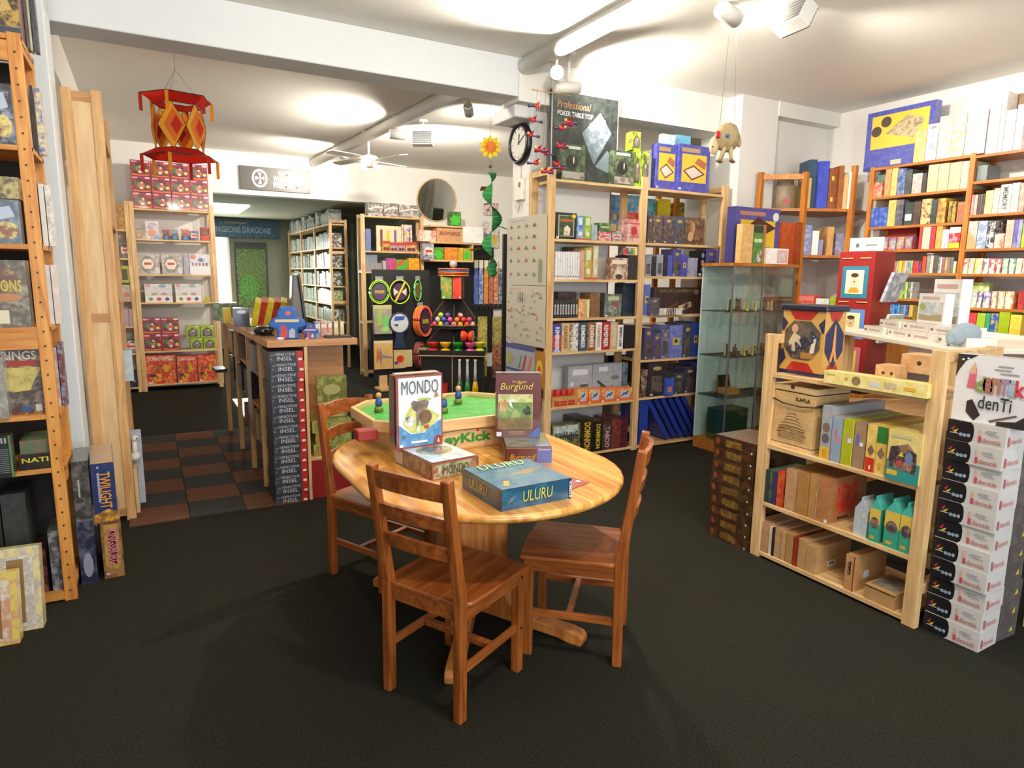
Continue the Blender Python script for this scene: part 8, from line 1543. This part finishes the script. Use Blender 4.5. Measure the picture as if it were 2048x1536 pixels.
# ------------------------------------------------------------------ far room rack
rack('pine_shelf_rack', 'long dim pine rack of wrapped boxes in the far room', 'x', 2.62, [(-14.3, -14.25), (-13.1, -13.05), (-11.95, -11.9), (-10.85, -10.79)], 2.40, .28,
     [(-14.25, -13.1, [2.33, 1.96, 1.64, 1.34, 1.05, .75, .4]), (-13.05, -11.95, [2.33, 1.96, 1.64, 1.34, 1.05, .75, .4]), (-11.9, -10.85, [2.33, 1.96, 1.64, 1.34, 1.05, .75, .4])], 'pine_v', 'pine_h', rails=(2.39, 1.9, 1.1))
rf = random.Random(21); zz = [2.33, 1.96, 1.64, 1.34, 1.05, .75]; nmz = ['top', 'second', 'third', 'fourth', 'fifth', 'sixth']
for zi, z in enumerate(zz):
    u = -14.22; k = 0
    while u < -10.95:
        w = rf.uniform(.09, .2); 
        if any(abs(u - q) < .03 or u < q < u + w for q in (-13.075, -11.925)): u += .06; continue
        h = rf.uniform(.2, .25) if zi else rf.uniform(.16, .24); g_ = rf.random(); k += 1
        cl = ('7a8278', '9aa098', 'b8bcb4', '4a4c44', '5a3c38', '8a8c70')[int(g_ * 6)] if zi < 4 else ('5a7a30', '8a9a50', '4a5040', 'b0b8a0')[int(g_ * 4)]
        o = gbox(w - .008, .2, h, cl, 'd0d4cc', [('f', 'r', (.1, .2, .9, .5), 'b8bcb8')] if g_ > .4 else ()).build('wrapped_box', 'gloss', None, (2.64, -(u + w / 2), z), RAD(-90)); tag(o, ORD[min(k, 30)] + ' wrapped box from far end on ' + nmz[zi] + ' far room shelf', 'wrapped box', 'wrapped boxes in the far room'); u += w + rf.choice((0, 0, .01, .05))
tag(gbox(.62, .02, 1.3, '3a4a24', '6a9a20', [('f', 'e', (.5, .6, .34, .26), '5a7a1c', '3a4a20'), ('f', 'e', (.4, .3, .3, .2), '4a9a28', '2c5a1c'), ('f', 'r', (0, 0, .05, 1), '14180e'), ('f', 'r', (.95, 0, 1, 1), '14180e'), ('f', 'r', (0, .9, 1, 1), '20241c')]).build('wall_poster', 'card', None, (1.92, 14.56, .85)), 'tall green creature poster panel at the far wall', 'poster')
bn = gbox(1.5, .03, .36, '1c3c5c', '3a6a8a', [('f', 'r', (.32, .74, .6, .84), '7a7a50')]).build('banner', 'card', None, (1.72, 14.5, 2.24)); tag(bn, 'blue shop banner across the far wall', 'banner'); text('DUNGEONS DRAGONS', '8aa8b8', bn, 1.2, .12, face_m('f', 1.5, .03, .36, .5, .42, .004))
for x, y, z, w, d, h, cl, lab_, nm in ((1.3, 14.0, 0, .9, .5, .74, '5a5a48', 'dim grey desk at the far window', 'desk'),):
    r = thing(nm, lab_, nm, (x, y, 0)); bx('desktop', 'counter_h', r, -w / 2, -d / 2, h - .03, w / 2, d / 2, h)
    for sx in (-1, 1): bx('side', 'counter_h', r, sx * w / 2 - .015, -d / 2, 0, sx * w / 2 + .015, d / 2, h - .03)
tag(gbox(.3, .14, .95, '1c1a18', None).build('speaker_cabinet', 'card', None, (3.25, 10.25, 0), 0), 'tall black cabinet at the right of the doorway', 'cabinet')
# ------------------------------------------------------------------ floor boxes by the left rack
def longbox(lab_, x, y, z, w, d, h, rz, cl, ar, dec, txt=None, tc='c83c2c'):
    o = game('board_game', lab_, w, d, h, cl, ar, dec, (x, y, z), rz)
    if txt: text(txt, tc, o, h * .62, w * .5, face_m('f', w, d, h, .55, .55, .006) @ SPIN)
    return o
longbox('parchment gold game box upright on the floor by left rack', -.238, 3.70, 0, .088, .40, .30, RAD(3), '7a4a2c', '9a7040', [('f', 'p', [(.1, .14), (.9, .14), (.86, .94), (.14, .94)], 'b08a48', '8a6030'), ('f', 'p', [(.36, .3), (.66, .22), (.72, .5), (.66, .84), (.4, .86), (.3, .6)], '5a2018'), ('f', 'e', (.18, .08, .08, .025), 'b8b4b0'), ('t', 'r', (0, 0, 1, 1), '7a5a3c')], 'KINGSBURG', 'c8787c')
longbox('navy game box with gold title on top of the parchment one', -.25, 3.69, .30, .098, .42, .30, RAD(3), '24305a', '2a3868', [('f', 'p', [(0, 0), (1, 0), (1, .16), (.6, .22), (0, .14)], '8a5a28', 'd8a838'), ('f', 'r', (.24, .35, .34, .85), '9aa4c0'), ('f', 'e', (.3, .94, .05, .02), 'a8b0c0'), ('t', 'r', (.04, .0, .96, .98), '9a9080', 'b07a60'), ('t', 'r', (0, .0, .06, 1), '8a8470')], 'TWILIGHT', 'd08a30')
longbox('dark grey battle game box on the floor between rack and panel', -.343, 3.70, .32, .07, .3, .30, RAD(2), '3a3834', '6a6864', [('f', 'r', (.3, .4, .4, .7), 'a8a8a0')]); longbox('blue black battle game box on the floor under the grey one', -.343, 3.68, 0, .07, .3, .32, RAD(2), '22263c', '5a5a70', [('f', 'e', (.5, .3, .3, .2), '8a8a98')])
for k, (x, y, w, h, c1, c2, lab_) in enumerate(((-.70, 3.30, .42, .36, 'd8c890', 'b0a8a0', 'pale framed picture game box leaning on the left rack'), (-.76, 3.20, .40, .30, 'd8c060', 'c89070', 'yellow edged game box leaning in front of the pale one'), (-.84, 3.06, .40, .24, 'd0b848', 'a890a0', 'low yellow striped game box foremost at the left edge'), (-.92, 2.94, .40, .2, 'b8b8c0', '8a90a8', 'grey blue game box at the bottom left corner'))):
    o = gbox(w, .06, h, c1, c2, [('f', 'r', (.06, .06, .94, .9), c2, 'd8d0c0'), ('f', 'r', (.3, .1, .5, .86), 'b87848'), ('f', 'r', (.72, .1, .86, .86), '8a6a40')], side=c1).build('board_game', 'gloss', None, (x, y, .0), (RAD(-10), 0, RAD(-4))); tag(o, lab_, 'game box', 'game boxes leaning at the left edge')
